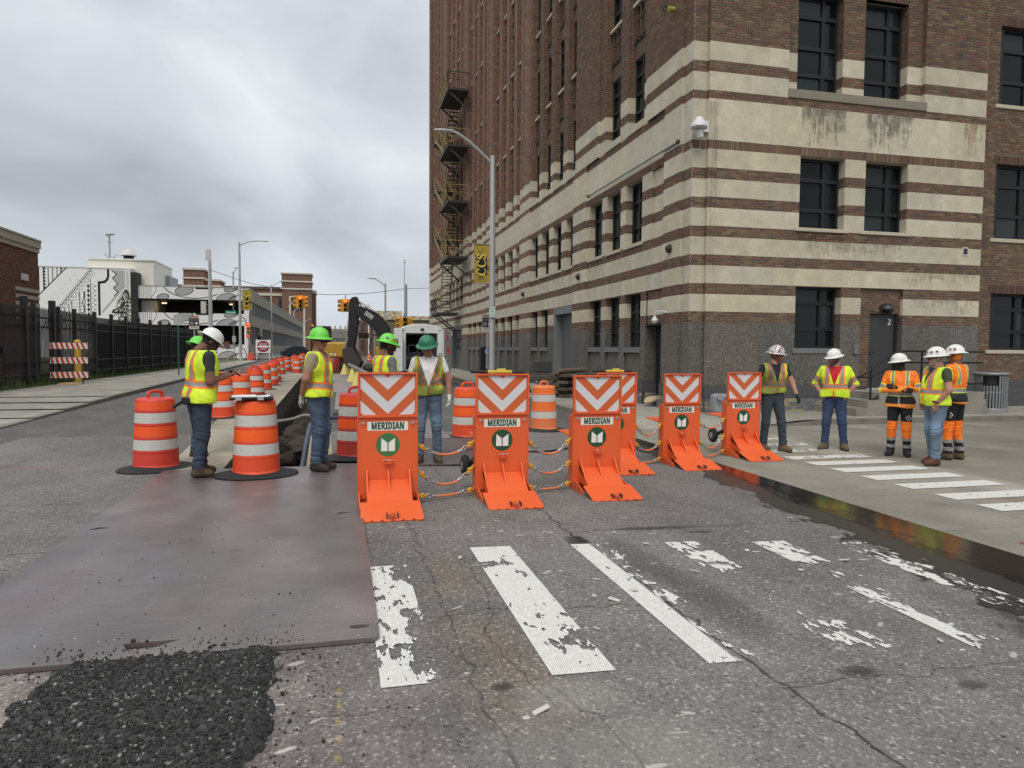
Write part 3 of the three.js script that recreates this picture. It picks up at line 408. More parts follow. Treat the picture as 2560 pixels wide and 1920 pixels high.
for (const [x0, x1, a, b, zz] of [[...W1, 4.85, 6.73, 0], [...W2, 4.85, 6.73, 0], [...G1, 1.68, 3.331, 0], [11.69, 13.07, 8.45, 11.05, RD], [13.74, 15.11, 8.45, 11.05, RD]]) { ret(x0, ZF + zz - 0.3, ZF + zz, a, b, 1); ret(x1, ZF + zz - 0.3, ZF + zz, a, b, -1); coreMB.quad([x0, b, ZF + zz], [x0, b, ZF + zz - 0.35], [x1, b, ZF + zz - 0.35], [x1, b, ZF + zz]); }
// ribbed lintels over the upper windows
for (const [x0, x1] of [[11.69, 13.07], [13.74, 15.11]]) { const B = mb(); B.col(0.11, 0.07, 0.045); const n = 34; for (let k = 0; k < n; k++) { const u0 = lerp(x0, x1, k / n), v = 0.8 + 0.5 * rb(); B.col(0.11 * v, 0.07 * v, 0.045 * v); B.box(u0 + 0.004, 11.05, ZF + RD - 0.06, lerp(x0, x1, (k + 1) / n) - 0.004, 12.05, ZF + RD - 0.01 - 0.012 * (k & 1)); } B.box(x0, 11.05, ZF + RD - 0.2, x1, 12.6, ZF + RD - 0.05); B.build('ribbed_lintel', M.brickV, hero); }
function win(x0, x1, y0, y1, z, vs, hs, nm = 'window') {                               // window in a wall that faces +z
  const B = mb(), f = 0.075; B.box(x0, y0, z - 0.06, x0 + f, y1, z + 0.03); B.box(x1 - f, y0, z - 0.06, x1, y1, z + 0.03); B.box(x0, y1 - f, z - 0.058, x1, y1, z + 0.028); B.box(x0, y0, z - 0.058, x1, y0 + f, z + 0.028);
  for (const v of vs) B.box(lerp(x0, x1, v) - 0.05, y0, z - 0.05, lerp(x0, x1, v) + 0.05, y1, z + 0.02); for (const h of hs) B.box(x0, lerp(y0, y1, h) - 0.05, z - 0.048, x1, lerp(y0, y1, h) + 0.05, z + 0.026);
  const w = B.build(nm, M.frame, hero), X = [0, ...vs, 1], Y = [0, ...hs, 1];
  for (let i = 0; i < X.length - 1; i++) for (let j = 0; j < Y.length - 1; j++) { const p = mb(), tilt = (rb() - 0.5) * 0.006; p.quad([lerp(x0, x1, X[i]) + 0.03, lerp(y0, y1, Y[j]) + 0.03, z - 0.03], [lerp(x0, x1, X[i + 1]) - 0.03, lerp(y0, y1, Y[j]) + 0.03, z - 0.03 + tilt], [lerp(x0, x1, X[i + 1]) - 0.03, lerp(y0, y1, Y[j + 1]) - 0.03, z - 0.03 - tilt], [lerp(x0, x1, X[i]) + 0.03, lerp(y0, y1, Y[j + 1]) - 0.03, z - 0.03]); p.build('pane', rb() < 0.3 ? M.glass2 : M.glass, w); }
  return w;
}
win(...W1, 4.85, 6.73, ZF - 0.27, [0.66], [0.28, 0.7]); win(...W2, 4.85, 6.73, ZF - 0.27, [0.66], [0.28, 0.7]); win(...G1, 1.68, 3.331, ZF - 0.27, [0.68], [0.32, 0.74]);
win(11.69, 13.07, 8.45, 11.05, ZF + RD - 0.27, [0.68], [0.2, 0.47, 0.78]); win(13.74, 15.11, 8.45, 11.05, ZF + RD - 0.27, [0.68], [0.2, 0.47, 0.78]);
const sill = (x0, x1, y0, y1, z0, z1, m = STN[2]) => mb().ob((x0 + x1) / 2, (y0 + y1) / 2, (z0 + z1) / 2, x1 - x0, y1 - y0, z1 - z0, 0, 0, 0, 0.012).build('window_sill', m, hero);
sill(W1[0] - 0.13, W1[1] + 0.13, 4.765, 4.86, ZF - 0.3, ZF + 0.05); sill(W2[0] - 0.13, W2[1] + 0.13, 4.765, 4.86, ZF - 0.3, ZF + 0.05); sill(G1[0] - 0.06, G1[1] + 0.06, 1.545, 1.685, ZF - 0.3, ZF + 0.03, M.greyPaint);
M.sootStone = mat(0.42, 0.41, 0.4, 0.9, 0, { map: rep(T.stone, 1 / 1.5) }); sill(RC[0] + 0.01, RC[1] + 0.06, 8.19, 8.42, ZF - 0.4, ZF + 0.035, M.sootStone);
// doorway with brick infill, steel door, dome lamp
{ const o = BANDS.splice(0, BANDS.length, [0, 60, 'brick']); clad([DB[0], ZF - 0.1], E1, N1, 14.12 - DB[0], 0.6, 3.331, 1); clad([14.12, ZF - 0.1], E1, N1, DB[1] - 14.12, 2.66, 3.331, 1); BANDS.splice(0, 1, ...o); }
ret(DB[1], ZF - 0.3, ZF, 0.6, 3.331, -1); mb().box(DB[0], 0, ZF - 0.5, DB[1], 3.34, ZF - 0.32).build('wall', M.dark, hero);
{ const d = mb().ob(14.56, 1.6, ZF - 0.2, 0.86, 2.06, 0.05, 0, 0, 0, 0.006).build('door', mat(0.04, 0.041, 0.042, 0.5), hero); mb().box(14.085, 0.56, ZF - 0.26, 14.13, 2.66, ZF - 0.13).box(14.99, 0.56, ZF - 0.26, 15.05, 2.66, ZF - 0.13).box(14.09, 2.63, ZF - 0.26, 15.05, 2.72, ZF - 0.1).build('door_frame', M.dark, d); mb().bar([14.24, 1.5, ZF - 0.165], [14.24, 1.62, ZF - 0.165], 0.014).bar([14.34, 1.58, ZF - 0.165], [14.34, 1.6, ZF - 0.15], 0.02).build('handle', M.iron, d);
  const nt = canv(64, 96, (c, w, h) => { c.clearRect(0, 0, w, h); c.fillStyle = '#dcdcd6'; c.font = 'bold 92px sans-serif'; c.textAlign = 'center'; c.fillText('2', w / 2, 84); }); const B = mb(); B.quad([14.75, 2.32, ZF - 0.172], [14.90, 2.32, ZF - 0.172], [14.90, 2.56, ZF - 0.172], [14.75, 2.56, ZF - 0.172], [0, 0, 1, 0, 1, 1, 0, 1]); B.build('door_number', mat(1, 1, 1, 0.6, 0, { map: nt, transparent: true }), d);
  mb().box(14.1, 0.57, ZF - 0.15, 15.03, 0.6, ZF - 0.02).build('threshold', mat(0.6, 0.6, 0.6, 0.4), d);
  const l = thing('wall_lamp', 'dark metal half dome lamp above the grey steel door numbered 2', 'lamp', [14.62, 2.76, ZF - 0.09]); const g = new THREE.SphereGeometry(0.2, 24, 12, 0, Math.PI, 0, Math.PI / 2); g.scale(1.05, 0.92, 1.25); mesh('shade', g, mat(0.045, 0.042, 0.04, 0.35, 0.4), l); mb().lathe([[0, -0.1], [0.1, -0.08], [0.12, 0], [0, 0]], 0, 0, 0.1).build('lens', M.dark, l);
}
// the stepped corner between the two fronts
const XC = 8.69, ZN = -16.7;
clad([XC, ZN], E1, N1, XA - XC, 0, 12.6, 1); clad([XC, ZN], E1, N1, XA - XC, 12.6, TOP, 0); ret(XA, ZN, ZF, 0, 12.6, -1); ret(XA, ZN, ZF, 12.6, TOP, -1, 0);
// ---- long left-hand front along the street (faces -x)
const XW = 8.63, XV = 8.71, W_ = [0, 1], NW = [-1, 0];
const le = (z0, z1, y0, y1, x = XV, det = 1) => clad([x, Math.min(z0, z1)], W_, NW, Math.abs(z1 - z0), y0, y1, det);
const nearEnd = (z, x0, x1, y0, y1, det = 1) => clad([x0, z], [1, 0], [0, 1], x1 - x0, y0, y1, det);      // faces +z, seen from the camera side
le(-17.16, ZN, 0, 12.6, XC); le(-17.16, ZN, 12.6, TOP + 20, XC, 0);
le(-18.17, -17.16, 0, 8.188, XW); nearEnd(-17.16, XW, XC, 0, 8.188);
function strip(z0, z1, y0, y1, det, x = XV) { le(z0, z1, y0, y1, x, det); }
const OPEN = [[-21.0, -19.77], [-22.65, -21.44], [-24.35, -23.09]], dt = (z) => z > -34 ? 1 : 0;
// bays: near edge, far edge, openings on the two lower floors
const bays = [{ n: -18.17, f: -24.55, o: OPEN }];
const piers = [[-26.0, -24.55], [-34.3, -32.35], [-42.65, -40.7], [-51.0, -49.05], [-61.9, -58.9], [-70.75, -69.3]];
for (let k = 0; k < 3; k++) bays.push({ n: -25.95 - 8.35 * k, f: -32.35 - 8.35 * k, o: [0, 1, 2, 3].map((i) => [-27.1 - 1.75 * i - 8.35 * k, -25.95 - 1.75 * i - 8.35 * k]) });
bays.push({ n: -51, f: -58.9, o: [0, 1, 2, 3].map((i) => [-52.6 - 1.9 * i, -51.4 - 1.9 * i]) }, { n: -61.9, f: -69.3, o: [0, 1, 2, 3].map((i) => [-63.35 - 1.8 * i, -62.1 - 1.8 * i]) });
function winW(z0, z1, y0, y1, x, hs, near) {                                           // window in the wall that faces -x
  const B = mb(), f = 0.07; B.box(x - 0.03, y0, z0, x + 0.06, y1, z0 + f); B.box(x - 0.03, y0, z1 - f, x + 0.06, y1, z1); B.box(x - 0.028, y1 - f, z0, x + 0.058, y1, z1); B.box(x - 0.028, y0, z0, x + 0.058, y0 + f, z1); B.box(x - 0.02, y0, lerp(z0, z1, 0.42) - 0.045, x + 0.05, y1, lerp(z0, z1, 0.42) + 0.045); for (const h of hs) B.box(x - 0.026, lerp(y0, y1, h) - 0.045, z0, x + 0.048, lerp(y0, y1, h) + 0.045, z1);
  const w = B.build('window', M.frame, hero); const p = mb(); p.quad([x + 0.03, y0 + 0.02, z0 + 0.02], [x + 0.03, y0 + 0.02, z1 - 0.02], [x + 0.03, y1 - 0.02, z1 - 0.02], [x + 0.03, y1 - 0.02, z0 + 0.02]); p.build('pane', rb() < 0.35 ? M.glass2 : M.glass, w); return w;
}
const reveal = (z0, y0, y1, det, dep = 0.27, x = XV) => nearEnd(z0, x, x + dep, y0, y1, det);
bays.forEach((b, bi) => {
  const det = bi < 2 ? 1 : 0, len = (o) => o[1] - o[0];
  // wall above / between openings
  le(b.f, b.n, 3.331, 4.791, XV, det); le(b.f, b.n, 6.73, 8.188, XV, det);
  let edge = b.n, list = b.o.map((o) => ({ z0: o[0], z1: o[1] }));
  const gf = bi === 0 ? [{ z0: -19.41, z1: -18.17, door: 1 }, ...list] : bi === 1 ? [{ z0: -28.62, z1: -26.0, gar: 1 }, { z0: -30.65, z1: -29.54 }, { z0: -32.25, z1: -31.19 }] : bi === 4 ? [{ z0: -56.4, z1: -51.9, gar: 2 }, { z0: -58.3, z1: -57.2 }] : list;
  edge = b.n;
  for (const o of gf) {
    if (edge - o.z1 > 0.02) { le(o.z1, edge, 0, 3.331, XV, det); }
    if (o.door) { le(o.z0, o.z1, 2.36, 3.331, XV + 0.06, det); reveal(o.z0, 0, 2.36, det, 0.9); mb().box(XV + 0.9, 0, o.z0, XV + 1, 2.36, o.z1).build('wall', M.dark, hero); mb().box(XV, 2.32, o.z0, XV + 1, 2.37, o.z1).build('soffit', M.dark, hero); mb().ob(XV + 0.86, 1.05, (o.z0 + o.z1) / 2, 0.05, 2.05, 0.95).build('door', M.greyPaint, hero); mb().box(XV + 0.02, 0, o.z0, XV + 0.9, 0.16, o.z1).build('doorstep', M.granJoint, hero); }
    else if (o.gar) { mb().box(XV + 0.28, 0, o.z0, XV + 0.34, 3.05, o.z1).build('garage_door', M.gar ??= mat(0.105, 0.11, 0.11, 0.6), hero); mb().box(XV - 0.01, 3.03, o.z0, XV + 0.34, 3.32, o.z1).box(XV - 0.012, 0, o.z0, XV + 0.34, 3.03, o.z0 + 0.22).build('door_frame', M.greyPaint, hero); if (o.gar === 2) { const g = mb(); for (let i = 0; i < 4; i++) for (let j = 0; j < 2; j++) g.box(XV + 0.268, 1.5 + j * 0.55, o.z0 + 0.7 + i * 0.95, XV + 0.28, 1.9 + j * 0.55, o.z0 + 1.4 + i * 0.95); g.build('pane', M.glass2, hero); } }
    else {
      reveal(o.z0, 1.68, 3.331, det); winW(o.z0, o.z1, 1.68, 3.331, XV + 0.25, [0.3, 0.66]); mb().box(XV - 0.03, 1.53, o.z0 - 0.03, XV + 0.27, 1.69, o.z1 + 0.03).build('window_sill', M.greyPaint, hero);
      mb().box(XV + 0.07, 0, o.z0 + 0.03, XV + 0.2, 1.53, o.z1 - 0.03).build('granite_panel', GRN[Math.floor(rb() * 4)], hero); coreMB.quad([XV, 3.331, o.z1], [XV + 0.3, 3.331, o.z1], [XV + 0.3, 3.331, o.z0], [XV, 3.331, o.z0]);
      const rs = mb(); rs.quad([XV, 0, o.z0], [XV + 0.1, 0, o.z0], [XV + 0.1, 1.53, o.z0], [XV, 1.53, o.z0]); rs.build('wall', GRN[1], hero);
    }
    edge = o.z0;
  }
  le(b.f, edge, 0, 3.331, XV, det);
  edge = b.n;
  if (bi === 0) { le(-19.09, -18.17, 4.791, 6.73, XV + 0.07, det); nearEnd(-19.09, XV, XV + 0.07, 4.791, 6.73, det); edge = -19.09; }
  for (const o of b.o) { le(o[1], edge, 4.791, 6.73, XV, det); reveal(o[0], 4.8, 6.73, det); winW(o[0], o[1], 4.82, 6.73, XV + 0.25, [0.3, 0.7]); mb().box(XV - 0.05, 4.73, o[0] - 0.08, XV + 0.27, 4.83, o[1] + 0.08).build('window_sill', STN[2], hero); coreMB.quad([XV, 6.73, o[1]], [XV + 0.3, 6.73, o[1]], [XV + 0.3, 6.73, o[0]], [XV, 6.73, o[0]]); edge = o[0]; }
  le(b.f, edge, 4.791, 6.73, XV, det);
});
for (const [f, n] of piers) { const det = dt(f); le(f, n, 0, 6.73, XW, det); nearEnd(n, XW, XV, 0, 6.73, det); le(f, n, 6.73, 8.188, XW, det); nearEnd(n, XW, XV, 6.73, 8.188, det); }
// upper floors: tall slots between brick ribs, spandrels with balusters and pale sills
const HEADS = [10.5, 14.24, 17.98, 21.72, 25.46, 29.2, 32.94, 36.68];
const up = [[-19.72, [[-20.93, -19.72], [-22.83, -21.55]], -23.34]]; [[-25.77, -32.24], [-34.24, -40.65], [-42.6, -49.0], [-51, -58.9], [-61.9, -69.3]].forEach(([n, f]) => { const p = (n - f + 0.6) / 4; up.push([n, [0, 1, 2, 3].map((i) => [n - p * i - (p - 0.6), n - p * i]), f]); });
const PIERS_UP = [[-19.4, -17.16], [-25.77, -23.34], [-34.24, -32.24], [-42.6, -40.65], [-51, -49], [-61.9, -58.9], [-70.75, -69.3]];
const DEP = 0.3, y2 = TOP + 20;
for (const [f, n] of PIERS_UP) { const det = dt(f), yd = Math.min(y2, 1.62 + 0.52 * -f + 1); le(f, n, 8.188, det ? yd : y2, XW, det); if (det) le(f, n, yd, y2, XW, 0); nearEnd(n, XW, XV, 8.188, det ? yd : y2, det); for (const q of [0.2, 0.8]) if (!det) mb().box(XW - 0.05, 9.4, lerp(f, n, q) - 0.2, XW, y2, lerp(f, n, q) + 0.2).build('pilaster', M.brickFar, hero); }
const balMB = mb(), spanMB = mb();
up.forEach(([n, slots, f], bi) => {
  const det = bi < 2 ? 1 : 0; let edge = bi ? n : -19.4; const yd = det ? Math.min(y2, 1.62 + 0.52 * -f + 1) : y2;
  const rib = (z0, z1) => { if (z1 - z0 < 0.02) return; le(z0, z1, 8.188, yd, XV, det); if (det) le(z0, z1, yd, y2, XV, 0); };
  for (const [z0, z1] of slots) {
    rib(z1, edge); nearEnd(z0, XV, XV + DEP, 8.188, yd, det); if (det) nearEnd(z0, XV, XV + DEP, yd, y2, 0);
    mb().box(XV - 0.04, 8.19, z0 - 0.04, XV + DEP, 8.4, z1 + 0.04).build('window_sill', STN[2], hero);
    let lo = 8.4;
    for (const h of HEADS) {
      if (lo < 1.62 + 0.56 * -z0 + 3) winW(z0, z1, lo, h, XV + DEP - 0.03, [0.24, 0.5, 0.76]);
      const c = 0.8 + rb() * 0.3; spanMB.col(0.115 * c, 0.075 * c, 0.055 * c); spanMB.box(XV + DEP - 0.1, h, z0, XV + DEP, h + 0.5, z1); spanMB.col(0.02, 0.017, 0.015); spanMB.box(XV + DEP - 0.13, h + 0.5, z0, XV + DEP, h + 0.55, z1); spanMB.col(0.075, 0.045, 0.034); spanMB.box(XV + DEP - 0.03, h + 0.55, z0, XV + DEP, h + 1.6, z1);
      if (-z0 < 50) for (let q = 0; q < 4; q++) { const zc = lerp(z0, z1, (q + 0.5) / 4); balMB.col(0.1, 0.062, 0.045); balMB.box(XV + DEP - 0.13, h + 0.6, zc - 0.035, XV + DEP - 0.03, h + 1.6, zc + 0.035); balMB.box(XV + DEP - 0.15, h + 1.15, zc - 0.055, XV + DEP - 0.03, h + 1.25, zc + 0.055); balMB.box(XV + DEP - 0.15, h + 0.6, zc - 0.055, XV + DEP - 0.03, h + 0.68, zc + 0.055); }
      mb().box(XV + DEP - 0.2, h + 1.6, z0 + 0.004, XV + DEP + 0.02, h + 1.68, z1 - 0.004).build('window_sill', STN[1], hero); lo = h + 1.68;
    }
    edge = z0;
  }
  rib(bi ? f : -23.34, edge);
});
tag(spanMB.build('spandrel', M.brickV, hero), null, null, null, 'stuff'); tag(balMB.build('baluster', M.brickV, hero), null, null, null, 'stuff');
// ---- wing to the right, set back a little
const ZW = -16.95;
{ const o = BANDS.splice(0, BANDS.length, [0, 0.78, 'block'], [0.78, 1.9, 'brick'], [1.9, 60, 'brick']); const bl = BANDS.shift();
  const wg = (x0, x1, a, b, det = 1, d = 0) => clad([x0, ZW + d], E1, N1, x1 - x0, a, b, det, 0.55); const wx = 18.45, wx2 = 20.2, cols = [[18.45, 20.1], [21.4, 23.05], [24.35, 26]];
  wg(XB, wx, 0.78, 13, 1); let e = wx; cols.forEach(([a, b], i) => { if (i) wg(e, a, 0.78, 13, i < 2 ? 1 : 0); const rows = [[0.78, 1.68], [3.57, 4.92], [7.3, 8.74], [11.2, 13]]; for (const [y0, y1] of rows) wg(a, b, y0, y1, i < 1 ? 1 : 0); e = b;
    for (const [y0, y1] of [[1.68, 3.33], [4.92, 7.06], [8.74, 10.96]]) { win(a, b, y0, y1, ZW - 0.2, [0.68], [0.32, 0.72]); ret(a, ZW - 0.25, ZW, y0, y1, 1, 0); sill(a - 0.13, b + 0.13, y0 - 0.11, y0, ZW - 0.25, ZW + 0.04);
      const B = mb(); for (let k = 0; k < 24; k++) { const v = 0.75 + rb() * 0.55, u0 = lerp(a - 0.1, b + 0.1, k / 24); B.col(0.095 * v, 0.055 * v, 0.038 * v); B.box(u0 + 0.005, y1, ZW - 0.2, lerp(a - 0.1, b + 0.1, (k + 1) / 24) - 0.005, y1 + 0.24, ZW + 0.006); } B.build('window_lintel', M.brickV, hero); } });
  wg(e, 60, 0.78, 13, 0); wg(XB, 60, 13, TOP, 0); ret(XB, ZW, ZF, 0.0, 13, 1, 1); BANDS.splice(0, BANDS.length, ...o);
  for (let r = 0; r < 4; r++) for (let k = 0; k < 30; k++) { const x = XB + 0.02 + k * 0.62 - (r & 1 ? 0.31 : 0), x0 = Math.max(XB + 0.02, x); mb().box(x0 + 0.004, r * 0.195 + 0.003, ZW - 0.06, x + 0.612, r * 0.195 + 0.19, ZW + 0.03 - 0.004 * ((r + k) % 3)).build('base_block', M.base, hero); }
  mb().box(XB, 0, ZW - 0.08, 60, 0.78, ZW + 0.02).build('wall', M.granJoint, hero);
}
tag(brickMB.build('brickwork', M.brickV, hero), null, null, null, 'stuff'); tag(coreMB.build('mortar', M.mortar, hero), null, null, null, 'stuff'); tag(joints.s.build('joint', M.stoneJoint, hero), null, null, null, 'stuff'); tag(joints.g.build('joint', M.granJoint, hero), null, null, null, 'stuff');
farBrick.build('brick_wall', M.brickFar, hero); tag(farStone.build('limestone', STN[0], hero), null, null, null, 'stuff'); tag(farGran.build('granite', GRN[0], hero), null, null, null, 'stuff');
// solid body behind the cladding, and the roof
mb().box(XV + 0.45, 0, -70.7, 60, 46, ZW - 0.5).box(XV + 0.34, 0, -70.72, XV + 0.46, 46, ZN - 0.32).box(XA + 0.4, 0, ZW - 0.55, XB + 1, 46, ZF - 0.45).build('wall', M.dark, hero);
mb().box(XW - 0.0, 0, -70.76, 60, 46, -70.7).build('brick_wall', M.brickFar, hero);
// water stains under the upper sill, rust at the edge
{ const st = (seed, col, dens) => canv(256, 256, (c, w, h) => { const im = c.createImageData(w, h); for (let y = 0; y < h; y++) for (let x = 0; x < w; x++) { const s = fbm(x / 5 + seed, y / 110, 4), m = fbm(x / 40 + seed * 3, y / 60, 3), f = fbm(x / 7, y / 7 + seed, 2), v = y / h, o = (y * w + x) * 4; const ed = sstep(0, 0.08, x / w) * sstep(1, 0.92, x / w); im.data[o] = col[0]; im.data[o + 1] = col[1]; im.data[o + 2] = col[2]; im.data[o + 3] = 255 * clamp(dens * ed * sstep(0.34, 0.8, s * 0.75 + m * 0.5 - v * 0.4 + (f - 0.5) * 0.28)); } c.putImageData(im, 0, 0); });
  const pl = (x0, x1, y0, y1, t) => { const B = mb(); B.quad([x0, y0, ZF + 0.0085], [x1, y0, ZF + 0.0085], [x1, y1, ZF + 0.0085], [x0, y1, ZF + 0.0085], [0, 0, 1, 0, 1, 1, 0, 1]); t.wrapS = t.wrapT = THREE.ClampToEdgeWrapping; B.build('drip_stain', mat(1, 1, 1, 0.9, 0, { map: t, transparent: true }), hero); };
  pl(11.7, 13.15, 6.97, 7.98, st(3, [78, 77, 76], 0.5)); pl(13.7, 15.3, 6.97, 7.98, st(8, [78, 77, 76], 0.5)); pl(16.9, 17.64, 6.97, 7.98, st(21, [150, 116, 60], 0.5)); pl(11.9, 15.2, 4.07, 4.52, st(31, [110, 106, 98], 0.3)); pl(15.3, 17.5, 2.63, 3.05, st(41, [120, 106, 86], 0.3)); pl(15.0, 17.6, 3.35, 3.78, st(51, [126, 110, 86], 0.3));
  pl(9.1, 9.35, 2.7, 7.9, st(61, [90, 84, 74], 0.35)); }
// ---------------------------------------------------------------- the rest of the street
M.galv = mat(0.46, 0.47, 0.47, 0.5, 0.35); M.galvDark = mat(0.3, 0.31, 0.31, 0.55, 0.3); M.white = mat(0.78, 0.78, 0.76, 0.7); M.cream = mat(0.55, 0.51, 0.42, 0.85); M.black = mat(0.01, 0.01, 0.011, 0.6); M.blackSteel = mat(0.012, 0.012, 0.014, 0.5, 0.2);
M.brickRed = mat(1.0, 0.78, 0.80, 0.92, 0, { map: rep(T.brick, 1 / 3.36, 1 / 2.166) }); M.brickFarB = mat(0.95, 0.95, 0.98, 0.95, 0, { map: rep(T.brick, 1 / 3.36, 1 / 2.166) }); M.deck = mat(0.86, 0.85, 0.82, 0.9, 0, { map: rep(T.concrete, 1 / 6) }); M.darkGlass = mat(0.012, 0.015, 0.02, 0.4);
{ // brick building at the left edge
  const g = thing('brick_building', 'low dark red brick building with cream cornice behind the black fence at the left edge', 'building');
  mb().box(-40, 0, -44, -16, 6.62, -14).build('wall', M.brickRed, g); const c = mb(); c.box(-40.1, 6.62, -44.06, -15.94, 6.86, -13.9).box(-40.1, 6.868, -44.12, -15.88, 7.24, -13.9); c.build('cornice', M.cream, g); mb().box(-40, 7.24, -44.15, -15.84, 7.32, -13.9).build('coping', M.cream, g);
  for (let k = 0; k < 5; k++) mb().box(-16.1, 2.95 + k * 0.37, -44.03, -15.975, 3.14 + k * 0.37, -41.1).build('stone_stripe', M.cream, g);
  const s = mb().box(-16, 5.0, -42.6, -15.95, 5.34, -41.8).build('address_plate', M.white, g);
}
// painted wall: white brick with black line patterns
function muralWall(c, w, h) {
  c.fillStyle = '#f2f3f3'; c.fillRect(0, 0, w, h); const X = (x) => x / 270 * w, Y = (y) => (y) / 232 * h;   // drawing grid of 270 x 232
  for (let y = 0; y < 232; y += 5.5) { c.fillStyle = `rgba(150,155,160,${0.10 + 0.1 * hash2(y, 3)})`; c.fillRect(0, Y(y), w, 2); }
  c.strokeStyle = c.fillStyle = '#121318'; c.lineJoin = 'round'; c.lineCap = 'round';
  const ln = (pts, lw) => { c.lineWidth = lw * 1.55 / 270 * w; c.beginPath(); pts.forEach((p, i) => i ? c.lineTo(X(p[0]), Y(p[1])) : c.moveTo(X(p[0]), Y(p[1]))); c.stroke(); };
  const zig = (x, y0, y1, a, s) => { c.beginPath(); c.moveTo(X(x), Y(y0)); for (let y = y0; y < y1; y += s) { c.lineTo(X(x + a), Y(y + s / 2)); c.lineTo(X(x), Y(Math.min(y1, y + s))); } c.closePath(); c.fill(); };
  const clipDo = (pts, f) => { c.save(); c.beginPath(); pts.forEach((p, i) => i ? c.lineTo(X(p[0]), Y(p[1])) : c.moveTo(X(p[0]), Y(p[1]))); c.closePath(); c.clip(); f(); c.restore(); };
  clipDo([[0, 0], [90, 0], [0, 84]], () => { zig(16, 0, 84, -3, 8); ln([[16, 0], [16, 84]], 2.4); zig(30, 0, 70, 6, 8); ln([[29, 0], [29, 70]], 1.6); for (const x of [42, 54, 66, 95]) ln([[x, 0], [x, 60]], 1.4); zig(76, 0, 40, 6, 8); ln([[76, 0], [76, 40]], 1.5); });
  ln([[92, 0], [0, 86]], 1.8);
  for (let k = 0; k < 9; k++) for (let q = 0; q < 2; q++) { const x = 10 + k * 13 + q * 6, y = 118 - k * 12 + q * 12; c.lineWidth = 3; c.beginPath(); c.arc(X(x), Y(y), X(4), -2.6, -0.4); c.stroke(); }
  // columns below the chain
  clipDo([[0, 232], [0, 168], [156, 6], [172, 6], [172, 232]], () => {
    zig(74, 90, 232, -6, 8); for (const x of [36, 46, 56, 78, 96, 104, 126, 140]) { ln([[x, 60], [x, 232]], 1.5); } for (let y = 70; y < 232; y += 9) { c.lineWidth = 4.5; c.beginPath(); c.moveTo(X(104), Y(y)); c.bezierCurveTo(X(108), Y(y), X(112), Y(y + 6), X(115), Y(y + 5)); c.bezierCurveTo(X(118), Y(y + 6), X(122), Y(y), X(126), Y(y)); c.stroke(); }
    ln(Array.from({ length: 40 }, (_, i) => [86 + 2.2 * Math.sin(i * 0.8), 80 + i * 4]), 1.4); ln(Array.from({ length: 40 }, (_, i) => [136 + 2.2 * Math.sin(i * 0.7), 60 + i * 4]), 1.4); for (let y = 90; y < 232; y += 8) { ln([[80, y], [83, y]], 1.3); ln([[130, y], [133, y]], 1.3); ln([[50, y], [54, y]], 1); }
    for (let y = 40; y < 200; y += 12) { c.fillStyle = '#121318'; c.beginPath(); c.moveTo(X(150), Y(y)); c.lineTo(X(154), Y(y + 6)); c.lineTo(X(150), Y(y + 12)); c.lineTo(X(146), Y(y + 6)); c.fill(); c.lineWidth = 5; c.beginPath(); c.arc(X(162), Y(y + 6), X(5), 0, 7); c.stroke(); ln([[168, y + 6], [171, y + 6]], 1.4); } ln([[156, 30], [156, 200]], 1.3); ln([[40, 150], [40, 232]], 1.3);
  });
  for (let k = 0; k < 19; k++) { const x = 4 + k * 8.4, y = 178 - k * 9.4; c.fillStyle = '#e9eaea'; c.lineWidth = 5; c.beginPath(); c.arc(X(x), Y(y), X(6.5), 0, 7); c.fill(); c.stroke(); c.beginPath(); c.arc(X(x + 8), Y(y + 5), X(5), 0, 7); c.fill(); c.stroke(); c.fillStyle = '#121318'; c.beginPath(); c.ellipse(X(x), Y(y), X(3), X(1), -0.8, 0, 7); c.fill(); ln([[x - 4, y + 2], [x + 5, y - 7]], 1); }
  ln([[206, 4], [206, 20], [203, 28], [196, 34], [184, 36], [180, 36], [180, 118]], 4.2);
  // zigzag with fine mesh beside it
  clipDo([[216, 4], [268, 4], [268, 26], [196, 96], [232, 60], [220, 50], [232, 38], [218, 24], [230, 14]], () => { c.globalAlpha = 0.5; for (let q = -60; q < 330; q += 3) { ln([[q, 0], [q + 110, 110]], 0.5); ln([[q, 110], [q + 110, 0]], 0.5); } c.globalAlpha = 1; });
  ln([[216, 4], [230, 14], [218, 24], [232, 38], [220, 50], [232, 60], [222, 70]], 1.5);
  // twisted diagonal, white sash, steps
  clipDo([[110, 232], [268, 76], [268, 120], [200, 232]], () => { c.fillStyle = '#e9eaea'; c.fillRect(0, 0, w, h); }); ln([[112, 228], [266, 76]], 1.5); ln([[196, 232], [250, 178], [268, 150]], 1.5);
  for (let k = 0; k < 24; k++) { const x = 190 + k * 3.3, y = 110 - k * 3.5; c.lineWidth = 4.5; c.beginPath(); c.ellipse(X(x), Y(y), X(4.4), X(2), -1.1, 0, 7); c.stroke(); }
  ln(Array.from({ length: 13 }, (_, i) => [140 + i * 8 + (i % 2 ? 6 : -4), 228 - i * 8 + (i % 2 ? 4 : -6)]).flatMap((p, i) => i % 2 ? [[p[0] - 8, p[1]], p] : [p]), 1.3);
  ln([[218, 108], [236, 100], [252, 84], [266, 66]], 3); ln([[216, 112], [234, 112], [268, 114]], 3);
  clipDo([[240, 78], [268, 60], [268, 112], [240, 112]], () => { for (let x = 236; x < 270; x += 4) for (let y = 60; y < 116; y += 12) { ln([[x, y], [x + 2, y + 6], [x, y + 12]], 1.1); } });
